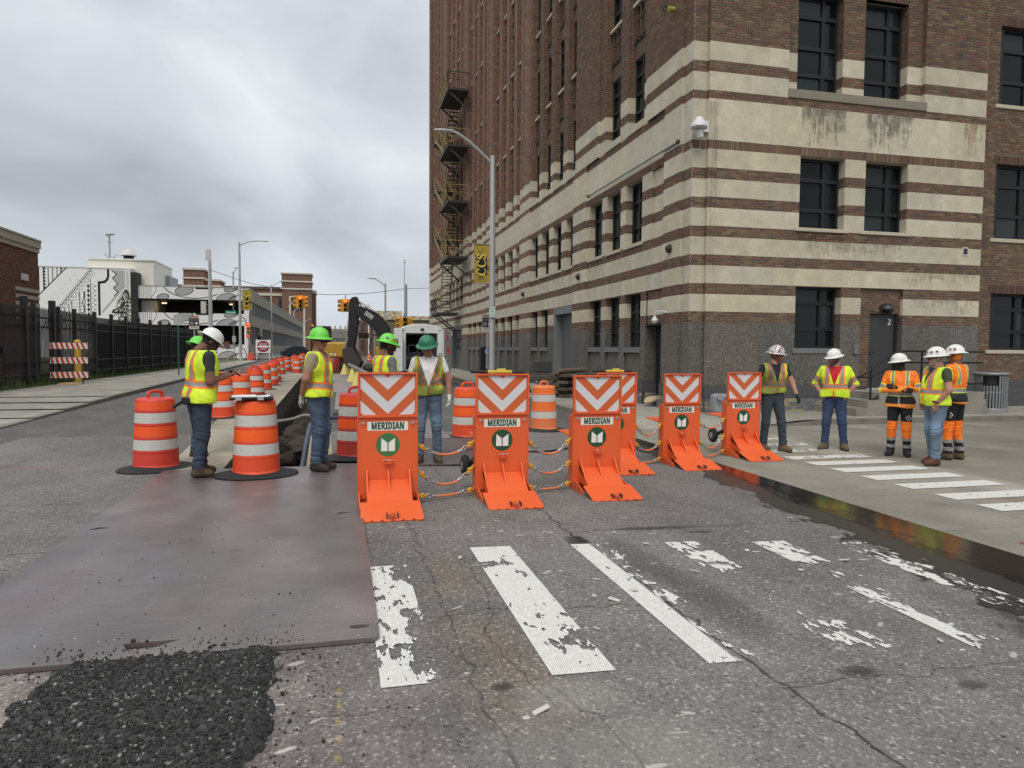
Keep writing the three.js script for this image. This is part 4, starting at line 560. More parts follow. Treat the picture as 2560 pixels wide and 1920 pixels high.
  clipDo([[244, 232], [244, 176], [250, 160], [268, 156], [268, 232]], () => { for (let x = 240; x < 280; x += 10) for (let y = 150; y < 240; y += 12) { c.beginPath(); c.moveTo(X(x), Y(y)); c.lineTo(X(x + 5), Y(y + 6)); c.lineTo(X(x), Y(y + 12)); c.lineTo(X(x - 5), Y(y + 6)); c.fill(); } }); ln([[243, 232], [243, 176], [250, 160], [268, 155]], 2);
}
function muralBand(seed) { return (c, w, h) => {
  c.fillStyle = '#e8e9e9'; c.fillRect(0, 0, w, h); c.strokeStyle = c.fillStyle = '#121318'; c.lineCap = 'round'; const r = rng(seed);
  for (let x = 0; x < w * 0.17; x += 22) for (let y = -10; y < h; y += 34) { c.lineWidth = 4; c.beginPath(); c.moveTo(x, y); c.quadraticCurveTo(x + 9, y + 17, x, y + 34); c.stroke(); }
  const blob = (x, y, rx, ry, fill) => { c.lineWidth = 8; c.beginPath(); c.ellipse(x, y, rx, ry, -0.2, 0, 7); c.save(); c.clip(); if (fill) { c.lineWidth = 2; for (let q = -rx * 2; q < rx * 2; q += 9) { c.beginPath(); c.moveTo(x + q, y - ry); c.lineTo(x + q + 40, y + ry); c.stroke(); c.beginPath(); c.moveTo(x + q + 40, y - ry); c.lineTo(x + q, y + ry); c.stroke(); } } c.restore(); c.lineWidth = 8; c.beginPath(); c.ellipse(x, y, rx, ry, -0.2, 0, 7); c.stroke(); };
  c.lineWidth = 11; c.beginPath(); c.moveTo(w * 0.27, 0); c.bezierCurveTo(w * 0.33, h * 1.05, w * 0.6, h * 1.15, w * 0.72, h * 0.55); c.stroke(); c.lineWidth = 6; c.beginPath(); c.moveTo(w * 0.2, 0); c.bezierCurveTo(w * 0.22, h * 0.4, w * 0.17, h * 0.6, w * 0.16, h); c.stroke();
  blob(w * 0.26, h * 0.85, 70, 40, 1); blob(w * 0.44, h * 0.3, 110, 60, 1); blob(w * 0.8, h * 0.9, 120, 70, 1); blob(w * 0.84, h * 0.1, 80, 34, 1); for (let k = 0; k < 6; k++) { c.beginPath(); c.arc(w * (0.55 + k * 0.024), 0, 26, 0, 7); c.fill(); }
  c.lineWidth = 10; c.beginPath(); c.moveTo(w * 0.86, 0); c.bezierCurveTo(w * 0.96, h * 0.2, w * 0.98, h * 0.5, w * 0.97, h); c.stroke(); for (let k = 0; k < 5; k++) { c.lineWidth = 5; c.beginPath(); c.arc(w * 0.86 + k * 22, h * 1.1, 60 + k * 8, 3.4, 5.2); c.stroke(); }
}; }
{
  const g = thing('mural_building', 'white painted building covered in black line mural patterns behind the fence', 'building'), X0 = -37, X1 = -25.9;
  mb().box(-60, 0, -125, X1, 11.4, -100).build('wall', M.white, g);
  const B = mb(); B.quad([X0, 0, -99.98], [X1, 0, -99.98], [X1, 11.38, -99.98], [X0, 11.38, -99.98], [0, 0, 1, 0, 1, 1, 0, 1]); const mt = canv(2048, 1760, muralWall); B.build('mural', mat(0.92, 0.92, 0.92, 0.85, 0, { map: mt }), g);
  mb().box(-60, 11.4, -125, X1 + 0.04, 11.52, -99.9).build('coping', M.white, g);
  const p = mb().box(-31.2, 11.4, -112, -23.6, 12.7, -101.5).box(-25.9, 4, -112, -23.6, 11.4, -101.5); p.build('penthouse', mat(0.72, 0.70, 0.63, 0.85), g); mb().box(-31.7, 12.7, -112.3, -23.5, 12.85, -101.3).build('roof_edge', M.white, g); mb().box(-23.6, 8.5, -113, -23, 11.4, -108).build('annex', M.galvDark, g);
  const f = mb(); f.box(-26.55, 0, -99.95, -25.9, 11.2, -99.7); f.build('pilaster', mat(1, 1, 1, 0.85, 0, { map: canv(64, 1024, (c, w, h) => { c.fillStyle = '#e8e8e8'; c.fillRect(0, 0, w, h); c.strokeStyle = '#15161a'; c.lineWidth = 8; for (let y = 0; y < h; y += 40) for (const s of [0, 1]) { c.beginPath(); c.moveTo(s ? 60 : 4, y); c.lineTo(s ? 36 : 28, y + 26); c.stroke(); } }), }), g); mb().box(-25.895, 4, -101.5, -25.1, 11.0, -99.72).build('pilaster', M.black, g);
  const t = thing('roof_vent', 'white mushroom roof vent on the white penthouse roof', 'vent', [-26.9, 12.85, -103]); mb().lathe([[0.62, 0], [0.62, 0.55], [0, 0.55]], 0, 0, 0, 16).build('collar', M.black, t); mb().lathe([[0.95, 0.55], [0.95, 0.75], [0.6, 1.15], [0.55, 1.35], [0, 1.4]], 0, 0, 0, 20).build('cap', mat(0.6, 0.58, 0.54, 0.6), t);
}
function roofMast(x, y, z, h, label) { const t = thing('floodlight_mast', label, 'floodlight', [x, y, z]); mb().bar([0, 0, 0], [0, h, 0], 0.11).build('pole', M.galvDark, t); mb().ob(-0.15, h + 0.15, 0, 0.45, 0.3, 0.5, 0.3, 0, 0).ob(0.35, h + 0.25, 0, 0.4, 0.25, 0.4, 0.3, 0, 0).build('lamp_head', M.galvDark, t); mb().flat([0, h * 0.12, 0], [0.95, h * 0.32, 0], 0.16, 0.1).flat([0, h * 0.12, 0], [-0.6, h * 0.35, 0], 0.16, 0.1).flat([-0.3, h * 0.78, 0], [0.3, h * 0.78, 0], 0.12, 0.1).build('bracket', M.galvDark, t); }
roofMast(-30, 12.7, -106, 3.6, 'tall floodlight mast on the white penthouse roof'); roofMast(-24.2, 9.3, -108, 2.7, 'shorter floodlight mast on the parking deck roof');
{ // parking deck
  const g = thing('parking_garage', 'two storey concrete parking garage with dark window ribbons and a black and white mural front', 'building'), X0 = -25.85, X1 = -11.73, Z1 = -100, Z2 = -238, LV = [[7.75, 9.3], [4.4, 5.95]];
  mb().box(X0, 0, Z1, X1, 1.9, Z1 - 0.4).build('front_panel', M.white, g); LV.forEach(([a, b], i) => { mb().box(X0, a, Z1 - 0.4, X1, b, Z1).build('front_panel', M.white, g); const B = mb(); B.quad([X0, a, Z1 + 0.02], [X1, a, Z1 + 0.02], [X1, b, Z1 + 0.02], [X0, b, Z1 + 0.02], [0, 0, 1, 0, 1, 1, 0, 1]); B.build('mural', mat(0.93, 0.93, 0.93, 0.85, 0, { map: canv(1400, 160, muralBand(i + 3)) }), g); });
  { const B = mb(); B.quad([X0, 0.1, Z1 + 0.02], [X1, 0.1, Z1 + 0.02], [X1, 1.9, Z1 + 0.02], [X0, 1.9, Z1 + 0.02], [0, 0, 1, 0, 1, 1, 0, 1]); B.build('mural', mat(0.93, 0.93, 0.93, 0.85, 0, { map: canv(1400, 180, muralBand(8)) }), g); }
  mb().box(X1 - 0.62, 0, Z1 - 0.5, X1, 9.3, Z1 - 0.003).build('corner_pier', M.white, g); mb().box(X0, 9.3, Z2, X1 + 0.05, 9.42, Z1 + 0.05).build('deck', M.galvDark, g); mb().box(X0, 5.8, Z2, X1 - 0.5, 5.95, Z1 - 0.5).box(X0, 7.6, Z1 - 9, X1 - 0.5, 7.75, Z1 - 0.5).box(X0, 0.1, Z1 - 9, X1 - 0.5, 0.2, Z1 - 0.5).build('deck', M.dark, g); mb().box(X0, 0, Z1 - 8.2, X1 - 1, 9.2, Z1 - 8).build('wall', M.black, g);
  for (const [a, b] of [[7.75, 9.3], [4.4, 5.95], [0.45, 1.9]]) for (let k = 0; k < 17; k++) mb().box(X1 - 0.4, a, Z1 - 8.1 * k - 8.08, X1, b, Z1 - 8.1 * k - 0.001).build('concrete_panel', M.deck, g); mb().box(X1 - 0.35, 0, Z2, X1 + 0.05, 0.449, Z1 - 0.6).build('plinth', M.galvDark, g);
  for (const [a, b] of [[5.95, 7.75], [1.9, 4.4]]) for (let k = 0; k < 42; k++) mb().box(X1 - 0.3, a, Z1 - 3.27 * k - 3.2, X1 - 0.25, b, Z1 - 3.27 * k - 0.66).build('window', M.darkGlass, g);
  { const B = mb(); for (const [a, b] of [[5.95, 7.75], [1.9, 4.4]]) for (let k = 0; k < 43; k++) B.box(X1 - 0.4, a, Z1 - 3.27 * k - 0.66, X1 - 0.1, b, Z1 - 3.27 * k - 0.5); tag(B.build('mullion', M.galvDark, g), null, null, null, 'stuff'); }
  mb().box(X1 - 0.25, 0.1, Z1 - 15.5, X1 + 0.012, 3.2, Z1 - 12.4).build('entrance', M.black, g); mb().box(X1 - 0.2, 3.2, Z1 - 15.7, X1 + 0.1, 4.4, Z1 - 12.2).build('door_hood', M.deck, g);
  for (const [x, y] of [[-22.6, 7.35], [-14.2, 7.35]]) { const l = mb().lathe([[0, -0.12], [0.3, -0.1], [0.34, 0.05], [0, 0.05]], x, y, Z1 - 2.5, 14).build('ceiling_lamp', mat(0.9, 0.85, 0.7, 0.5, 0, { emissive: 0xffe6b8, emissiveIntensity: 1.2 }), g); const p = new THREE.PointLight(0xffe0b0, 0.6, 12); p.position.set(x, y - 0.5, Z1 - 2.5); p.castShadow = true; scene.add(p); }
}
function brickBlock(g, x0, x1, y1, z0, z1, opt = {}) { // far brick blocks with cream courses and window openings
  mb().box(x0, 0, z0, x1, y1, z1).build('wall', M.brickFarB, g); for (const y of opt.c ?? []) mb().box(x0 - 0.4, y, z0, x1 + 0.4, y + (opt.ct ?? 0.5), z1 + 0.4).build('cornice', M.cream, g);
  (opt.w ?? []).forEach(([a, b, ya, yb]) => mb().box(a, ya, z1 - 0.2, b, yb, z1 + 0.06).build('window', M.darkGlass, g)); (opt.t ?? []).forEach(([a, b, ya, yb]) => mb().box(a, ya, z1 - 0.2, b, yb, z1 + 0.05).build('stone_trim', M.cream, g));
}
{
  const g = thing('brick_tower', 'square brown brick tower with cream cornices rising beyond the parking garage', 'building'); const x0 = -20.6, x1 = -10.3, z = -272;
  brickBlock(g, x0, x1, 28.6, z - 12, z, { c: [22.6, 25.3, 28.2], t: [[-18.1, -17.5, 0, 19.8], [-13.1, -12.5, 0, 19.8], [-18.1, -12.5, 19.8, 20.2], [-18.1, -12.5, 17.6, 18]], w: [0, 1, 2].flatMap((k) => [[-17.2 + k * 1.45, -16.2 + k * 1.45, 18.3, 19.5], [-17.2 + k * 1.45, -16.2 + k * 1.45, 14.8, 17.2]]).concat([[-16.4, -14.2, 9.3, 11.6], [-16.4, -14.2, 4.6, 7]]) }); mb().box(x1, 0, z - 20, x1 + 1.2, 22, z - 9).build('wall', M.brickFarB, g); mb().box(x1, 22, z - 20, x1 + 1.5, 23.2, z - 8.8).build('cornice', M.cream, g);
  const h = thing('brick_building', 'long brown brick factory block between the parking garage and the brick tower', 'building'); const w = []; const t = [];
  for (let k = 0; k < 4; k++) { w.push([-44 + k * 7.6 - 14.6 + 14, -38.6 + k * 7.6 - 14.6 + 14, 14.6, 19.4]); for (let r = 0; r < 3; r++) { t.push([-44 + k * 7.6, -38.4 + k * 7.6, 12.8 - r * 3.2, 13.0 - r * 3.2]); w.push([-42.5 + k * 7.6, -40.9 + k * 7.6, 10.6 - r * 3.2, 12.3 - r * 3.2]); } }
  brickBlock(h, -60, x0 - 0.02, 23.4, z - 30, z - 2, { c: [20.3], ct: 0.9, w, t }); mb().box(-60, 22.6, z - 2, x0 - 0.3, 23.5, z - 1.5).build('parapet', mat(0.1, 0.075, 0.065, 0.9), h);
  const t1 = thing('brick_tower', 'pair of squat brown brick stair towers above the mural parking deck roof', 'building'); brickBlock(t1, -51.2, -44.8, 28, -268, -259.5, { c: [21.8, 24.4, 27.4], t: [[-49.6, -46.2, 17.6, 21]], w: [0, 1, 2].flatMap((k) => [[-49.2 + k * 1.05, -48.5 + k * 1.05, 17.9, 19.2], [-49.2 + k * 1.05, -48.5 + k * 1.05, 19.5, 20.7]]) }); brickBlock(t1, -44.78, -40, 24.6, -272, -261, { c: [20, 22, 24] });
  const f = thing('parking_structure', 'pale far off parking structure with open decks closing the street', 'building'); for (let k = 0; k < 4; k++) { mb().box(-16, 0.3 + k * 2.75, -332, 20, 1.7 + k * 2.75, -330).build('deck', M.deck, f); for (let q = 0; q < 16; q++) mb().box(-16 + q * 2.25, 1.7 + k * 2.75, -331, -15.4 + q * 2.25, 3.05 + k * 2.75, -330.2).build('column', M.deck, f); } mb().box(-16, 0, -345, 20, 9.5, -336).build('wall', mat(0.22, 0.24, 0.27, 0.9), f);
  const c = thing('cream_building', 'cream painted low building with peeling parapet beyond the van', 'building'); mb().box(6.2, 0, -165, 30, 6.6, -131).build('wall', mat(0.5, 0.47, 0.37, 0.9, 0, { map: rep(T.concrete, 1 / 5) }), c); mb().box(6.2, 6.55, -165, 30, 6.75, -130.8).build('ledge', M.iron, c); mb().box(6.2, 6.75, -140, 11, 8.3, -131).box(11, 6.75, -140, 30, 7.45, -131).build('parapet', mat(1, 1, 1, 0.9, 0, { map: rep(dataTex(256, 128, (x, y) => { const e = fbm(x / 24, y / 18, 5); return e > 0.56 ? [138, 112, 88] : [196, 188, 158]; }), 1 / 5, 1 / 1.6) }), c); mb().box(6.15, 0, -139, 6.19, 6.5, -131.2).build('plaster_patch', mat(0.34, 0.31, 0.26, 0.95), c);
  const rbk = thing('brick_building', 'narrow red brick building front beside the cream building down the street', 'building'); brickBlock(rbk, 4.6, 6.1, 8.4, -190, -140, { w: [] }); for (let k = 0; k < 6; k++) { mb().box(4.55, 4.6, -143 - k * 4.4, 4.66, 7, -141.4 - k * 4.4).box(4.55, 1, -143 - k * 4.4, 4.66, 3.2, -141.4 - k * 4.4).build('window', M.darkGlass, rbk); }
  const sh = thing('brick_building', 'small tan and brick shopfront far along the right pavement', 'building'); mb().box(4.6, 0, -240, 12, 6.6, -200).build('wall', mat(0.3, 0.25, 0.2, 0.9), sh); mb().box(4.55, 5, -240, 12, 6.8, -199.9).build('parapet', M.brickFarB, sh);
  const sg = thing('hanging_sign', 'dark oval shop sign hanging over the far right pavement', 'sign', [2.9, 3.15, -92]); mb().ob(0, 0, 0, 1.35, 0.72, 0.12, 0, 0.25, 0, 0.06).build('board', mat(0.02, 0.014, 0.014, 0.5), sg); mb().bar([0.5, 0.1, 0], [2, 0.2, -0.3], 0.04).build('bracket', M.iron, sg);
}
// street lamps
function lamp(x, z, h, dx, tipDy, label, pr = 0.11, dz = 0) {
  const t = thing('street_lamp', label, 'street lamp', [x, gh(x) + 0.02, z]); mb().lathe([[0, 0], [pr * 1.9, 0], [pr * 1.9, 0.08], [pr * 1.3, 0.3], [pr * 1.3, 0.5], [pr, 0.52], [pr * 0.72, h], [0, h]], 0, 0, 0, 16).build('pole', M.galv, t);
  const s = Math.sign(dx), a = Math.abs(dx); mb().tube([[0, h - 0.35, 0], [s * a * 0.35, h + tipDy * 0.45, dz * 0.35], [s * a * 0.6, h + tipDy * 0.9, dz * 0.6], [s * (a - 0.75), h + tipDy, dz]], pr * 0.42, 8, 24).build('arm', M.galv, t);
  const hd = mb(); const g = new THREE.SphereGeometry(1, 18, 10); g.scale(0.42, 0.075, 0.15); hd.geo(g, new THREE.Matrix4().makeTranslation(s * (a - 0.4), h + tipDy - 0.02, dz)); hd.ob(s * (a - 0.72), h + tipDy, dz, 0.2, 0.1, 0.14, 0, 0, 0, 0.03); hd.build('lamp_head', mat(0.5, 0.52, 0.52, 0.5, 0.2), t); return t;
}
const L0 = lamp(6.42, -30.3, 9.98, -2.55, 0.92, 'big galvanised street lamp with banner and parking sign beside the striped brick building', 0.15);
lamp(-11.5, -89.5, 13.9, 3.3, 0.25, 'tallest galvanised street lamp carrying a banner and street sign at the far left corner', 0.17); lamp(-13.9, -101.8, 11.6, 0.8, 0.6, 'thin street lamp seen end on just behind the far left corner lamp', 0.14);
lamp(-10.8, -121, 11.6, 2.75, 0.7, 'street lamp standing before the middle of the parking garage side', 0.15); lamp(-12, -199, 11.4, 2.2, 0.9, 'street lamp near the far end of the parking garage', 0.16); lamp(-12.6, -261, 10.5, 2.6, 0.8, 'small far street lamp at the foot of the brick tower', 0.16); lamp(-10.6, -300, 10.4, 2.6, 0.9, 'smallest far street lamp right of the brick tower foot', 0.16);
lamp(4.66, -76.5, 8.5, -1.85, 0.5, 'street lamp behind the excavator boom with arm reaching left', 0.13); 
{ const t = thing('utility_pole', 'thin white post beside the brick front behind the excavator stick', 'pole', [3.75, 0, -98]); mb().bar([0, 0, 0], [0, 7.5, 0], 0.11, 0.09).build('pole', M.white, t); }
// hanging banners
function banner(x, y, z, w, h, label, arm) {
  const t = thing('banner', label, 'banner', [x, y, z]); const tx = canv(128, 336, (c, W, H) => { c.fillStyle = '#a8923a'; c.fillRect(0, 0, W, H); c.save(); c.translate(W / 2, H * 0.52); const r = rng(5); c.fillStyle = '#15141c'; for (let k = 0; k < 60; k++) { const a = r() * 6.28, l = 40 + r() * 80; c.beginPath(); c.moveTo(0, -40 + r() * 80); c.lineTo(Math.cos(a) * l * 0.7, Math.sin(a) * l * 1.3); c.lineTo(Math.cos(a + 0.06) * l * 0.6, Math.sin(a + 0.06) * l * 1.2); c.fill(); } c.fillRect(-40, -70, 84, 160); c.restore(); c.fillRect(40, 0, 22, 40); c.save(); c.translate(W / 2, H * 0.52); c.rotate(-Math.PI / 2); c.fillStyle = '#d8c054'; c.font = 'bold 104px serif'; c.textAlign = 'center'; c.fillText('CCS', 0, 34); c.restore(); });
  const B = mb(); const n = 6; for (let k = 0; k < n; k++) { const a = k / n, b = (k + 1) / n, za = 0.03 * Math.sin(a * 5), zb = 0.03 * Math.sin(b * 5); B.quad([-w / 2, -h / 2 + h * a, za], [w / 2, -h / 2 + h * a, za * 0.3], [w / 2, -h / 2 + h * b, zb * 0.3], [-w / 2, -h / 2 + h * b, zb], [0, a, 1, a, 1, b, 0, b]); } B.build('cloth', mat(1, 1, 1, 0.8, 0, { map: tx, side: THREE.DoubleSide }), t); mb().bar([-w / 2, h / 2, 0], [w / 2 + arm, h / 2, 0], 0.02).bar([-w / 2, -h / 2, 0], [w / 2 + arm, -h / 2, 0], 0.02).build('bracket', M.galvDark, t);
}
banner(5.95, 5.27, -30.3, 0.66, 1.68, 'yellow and black banner reading CCS on the big near street lamp', 0.1); banner(-10.7, 7.15, -89.45, 1.05, 2.4, 'far yellow and black banner reading CCS on the tall corner lamp', 0.1);
const textTex = (w, h, bg, fn) => canv(w, h, (c) => { c.fillStyle = bg; c.fillRect(0, 0, w, h); fn(c); });
function signBoard(name, label, cat, pos, w, h, tex, post, ry = 0, back) { const t = thing(name, label, cat, pos, ry); const B = mb(); B.quad([-w / 2, -h / 2, 0.012], [w / 2, -h / 2, 0.012], [w / 2, h / 2, 0.012], [-w / 2, h / 2, 0.012], [0, 0, 1, 0, 1, 1, 0, 1]); B.build('face', tex ? mat(1, 1, 1, 0.5, 0, { map: tex }) : M.galv, t); mb().box(-w / 2, -h / 2, 0, w / 2, h / 2, 0.009).build('plate', M.galvDark, t); if (post) { const y0 = -pos[1]; mb().box(-0.03, y0, -0.06, 0.03, h / 2 + 0.02, -0.004).build('post', post, t); } return t; }
signBoard('parking_sign', 'small white sign reading PARKING TWO HOURS on the big near lamp pole', 'sign', [6.38, 3.2, -30.1], 0.29, 0.47, textTex(96, 150, '#cfe0da', (c) => { c.strokeStyle = '#234'; c.lineWidth = 3; c.strokeRect(4, 4, 88, 142); c.fillStyle = '#2b4a44'; c.font = 'bold 19px sans-serif'; c.textAlign = 'center'; c.fillText('PARKING', 48, 42); c.font = 'bold 26px sans-serif'; c.fillText('TWO', 48, 84); c.font = 'bold 22px sans-serif'; c.fillText('HOURS', 48, 124); }));
const zoneTex = textTex(112, 196, '#20242e', (c) => { c.fillStyle = '#8a5a44'; c.fillRect(0, 0, 112, 40); c.fillStyle = '#e6d8c8'; c.font = 'bold 27px sans-serif'; c.textAlign = 'center'; c.fillText('ZONE 20', 56, 30); c.fillStyle = '#e8e8ea'; c.font = '17px sans-serif'; c.fillText('Park Detroit', 56, 66); c.strokeStyle = '#e8e8ea'; c.lineWidth = 6; c.beginPath(); c.arc(32, 108, 16, 0, 7); c.stroke(); c.fillRect(70, 92, 26, 34); c.fillStyle = '#c9c4bc'; c.fillRect(0, 148, 112, 48); c.fillStyle = '#333'; c.fillRect(18, 164, 66, 8); });
signBoard('parking_sign', 'dark and brown parking zone sign on its own post left of the big near lamp', 'sign', [6.55, 2.78, -32], 0.45, 0.76, zoneTex, M.galv); signBoard('parking_sign', 'dark and brown parking zone sign far left beyond the green signpost', 'sign', [-10.0, 3.3, -54], 0.66, 0.92, zoneTex, M.galv);
signBoard('street_sign', 'back of a grey sign on a green post at the left pavement edge', 'sign', [-8.25, 3.0, -40.3], 0.42, 0.56, null, mat(0.02, 0.09, 0.07, 0.5));
signBoard('street_name_sign', 'green street name sign reading Second on the corner lamp', 'sign', [-12.5, 5.65, -89.3], 1.2, 0.42, textTex(160, 56, '#0f7f63', (c) => { c.fillStyle = '#e8f2ec'; c.font = 'bold 38px sans-serif'; c.textAlign = 'center'; c.fillText('Second', 80, 41); }));
signBoard('road_sign', 'small brown sign back on a portable post near the far corner', 'sign', [-9.9, 1.75, -68], 0.55, 0.62, textTex(32, 32, '#5c4a42', () => {}), M.galvDark); signBoard('road_sign', 'plain grey portable signpost with black base near the far corner', 'sign', [-9.0, 2.3, -66], 0.3, 0.5, null, M.galvDark);
{ const t = thing('road_sign', 'white folding board with red do not enter disc beside the drum row', 'sign', [-9.5, 0, -95]); const tx = textTex(128, 128, '#e6e6e4', (c) => { c.fillStyle = '#8e2a3a'; c.beginPath(); c.arc(64, 64, 56, 0, 7); c.fill(); c.fillStyle = '#eee'; c.fillRect(20, 54, 88, 20); c.font = 'bold 17px sans-serif'; c.textAlign = 'center'; c.fillText('DO NOT', 64, 46); c.fillText('ENTER', 64, 96); }); const B = mb(); B.quad([-0.9, 0.85, 0.02], [0.9, 0.85, 0.02], [0.9, 2.5, -0.1], [-0.9, 2.5, -0.1], [0, 0, 1, 0, 1, 1, 0, 1]); B.build('face', mat(1, 1, 1, 0.6, 0, { map: tx }), t); mb().flat([-0.75, 0, 0.15], [-0.75, 2.6, -0.12], 0.1, 0.04).flat([0.75, 0, 0.15], [0.75, 2.6, -0.12], 0.1, 0.04).flat([-0.75, 0.5, 0.1], [0.75, 0.5, 0.1], 0.1, 0.04).build('frame', M.white, t); }
// signals, their poles and the span wire
{
  const p1 = thing('utility_pole', 'galvanised signal pole with grey box on top left of the corner lamp', 'pole', [-13.9, 0, -84.2]); mb().bar([0, 0, 0], [0, 11, 0], 0.24, 0.17, 14).build('pole', M.galv, p1); mb().ob(-0.15, 11.7, 0, 0.52, 1.2, 0.4, 0, 0, 0, 0.03).build('antenna_box', mat(0.55, 0.56, 0.55, 0.6), p1); mb().ob(-0.65, 5.9, 0.2, 0.52, 1.3, 0.4, 0, 0, 0, 0.03).build('control_box', mat(0.5, 0.5, 0.49, 0.6), p1); mb().bar([-0.4, 6.2, 0.2], [0.1, 6.2, 0], 0.05).bar([-0.4, 5.6, 0.2], [0.1, 5.6, 0], 0.05).build('bracket', M.galvDark, p1);
  const p2 = thing('utility_pole', 'grey signal pole with thin antenna rising behind the white van', 'pole', [6.3, 0, -70.9]); mb().bar([0, 0, 0], [0, 7.85, 0], 0.2, 0.15, 14).build('pole', mat(0.36, 0.4, 0.42, 0.5, 0.3), p2); mb().bar([-0.12, 7.2, 0], [-0.12, 10.1, 0], 0.035).build('antenna', M.galv, p2); mb().ob(-0.12, 10.15, 0, 0.2, 0.32, 0.2, 0, 0, 0, 0.03).build('antenna_head', M.white, p2);
  const w = thing('span_wire', 'overhead span wire strung across the street between the two signal poles', 'wire'); const A = [-13.8, 10.0, -84.1], C1 = [-3.9, 7.25, -75.4], C2 = [0.5, 6.85, -72.3], E = [6.3, 7.45, -70.9]; mb().tube([A, [-9, 8.3, -80], C1, [-1.8, 6.9, -73.8], C2, [3.3, 7.05, -71.6], E], 0.028, 5, 60).build('wire', M.iron, w); mb().tube([E, [20, 8.5, -75]], 0.02, 4, 8).build('wire', M.iron, w);
  const head = (label, pos, lit) => { const t = thing('traffic_light', label, 'traffic light', pos); const yl = mat(0.62, 0.33, 0.03, 0.5); for (const [dx, dz, ry] of [[0, 0.22, 0], [-0.3, 0, -Math.PI / 2], [0.3, 0, Math.PI / 2]]) for (let k = 0; k < 3; k++) { const y = 0.42 - k * 0.42, b = mb(), m4 = new THREE.Matrix4().makeRotationY(ry).setPosition(dx, 0, dz); const q = mb().ob(0, y, 0, 0.40, 0.40, 0.3, 0, 0, 0, 0.03); b.geo(q.done(), m4); const h = new THREE.CylinderGeometry(0.17, 0.19, 0.3, 16, 1, true, Math.PI * 0.62, Math.PI * 1.76); h.rotateX(Math.PI / 2); b.geo(mb().geo(h, new THREE.Matrix4().makeTranslation(0, y + 0.01, 0.28)).done(), m4); const sec = b.build('signal_section', yl, t);
      const on = k === 0 && !ry && lit; const c = new THREE.CircleGeometry(0.15, 20); const l = mb().geo(mb().geo(c, new THREE.Matrix4().makeTranslation(0, y, 0.156)).done(), m4); l.build('signal_lens', on ? mat(0.9, 0.16, 0.02, 0.4, 0, { emissive: 0xff5a1e, emissiveIntensity: 2.2 }) : M.black, sec); } mb().bar([0, 0.6, 0], [0, 1.0, 0], 0.04).build('hanger', M.iron, t); if (lit) { const L = new THREE.PointLight(0xff6a2a, 1.5, 4); L.position.set(pos[0], pos[1] + 0.42, pos[2] + 0.75); L.castShadow = true; scene.add(L); } return t; };
  head('yellow cluster of traffic lights with red lit, hanging left over the street', [-3.9, 6.2, -75.4], 1); head('yellow cluster of traffic lights with red lit, hanging beside the excavator stick', [0.5, 5.75, -72.3], 1); const f3 = head('unlit yellow traffic light cluster peeping over the van roof', [5.4, 3.6, -62], 0); f3.scale.setScalar(1.05);
  const s = thing('traffic_light', 'post mounted yellow traffic light with two red lamps lit at the garage corner', 'traffic light', [-10.8, 0, -91.3]); mb().bar([0, 0, 0], [0, 4.6, 0], 0.09).build('post', M.galv, s); const red = mat(0.9, 0.12, 0.05, 0.4, 0, { emissive: 0xff3a22, emissiveIntensity: 2 }); for (const [y, on, col] of [[4.3, 1, 0], [3.85, 0, 0], [3.4, 0, 0], [2.9, 1, 1]]) { const b = mb().ob(0, y, 0.12, 0.42, 0.44, 0.3, 0, 0, 0, 0.03).build('signal_section', col ? M.black : mat(0.62, 0.33, 0.03, 0.5), s); mb().geo(new THREE.CircleGeometry(0.15, 18), new THREE.Matrix4().makeTranslation(0, y, 0.28)).build('signal_lens', on ? red : M.black, b); } { const L = new THREE.PointLight(0xff4a2a, 1, 4); L.position.set(-10.8, 4.3, -90.7); L.castShadow = true; scene.add(L); }
}
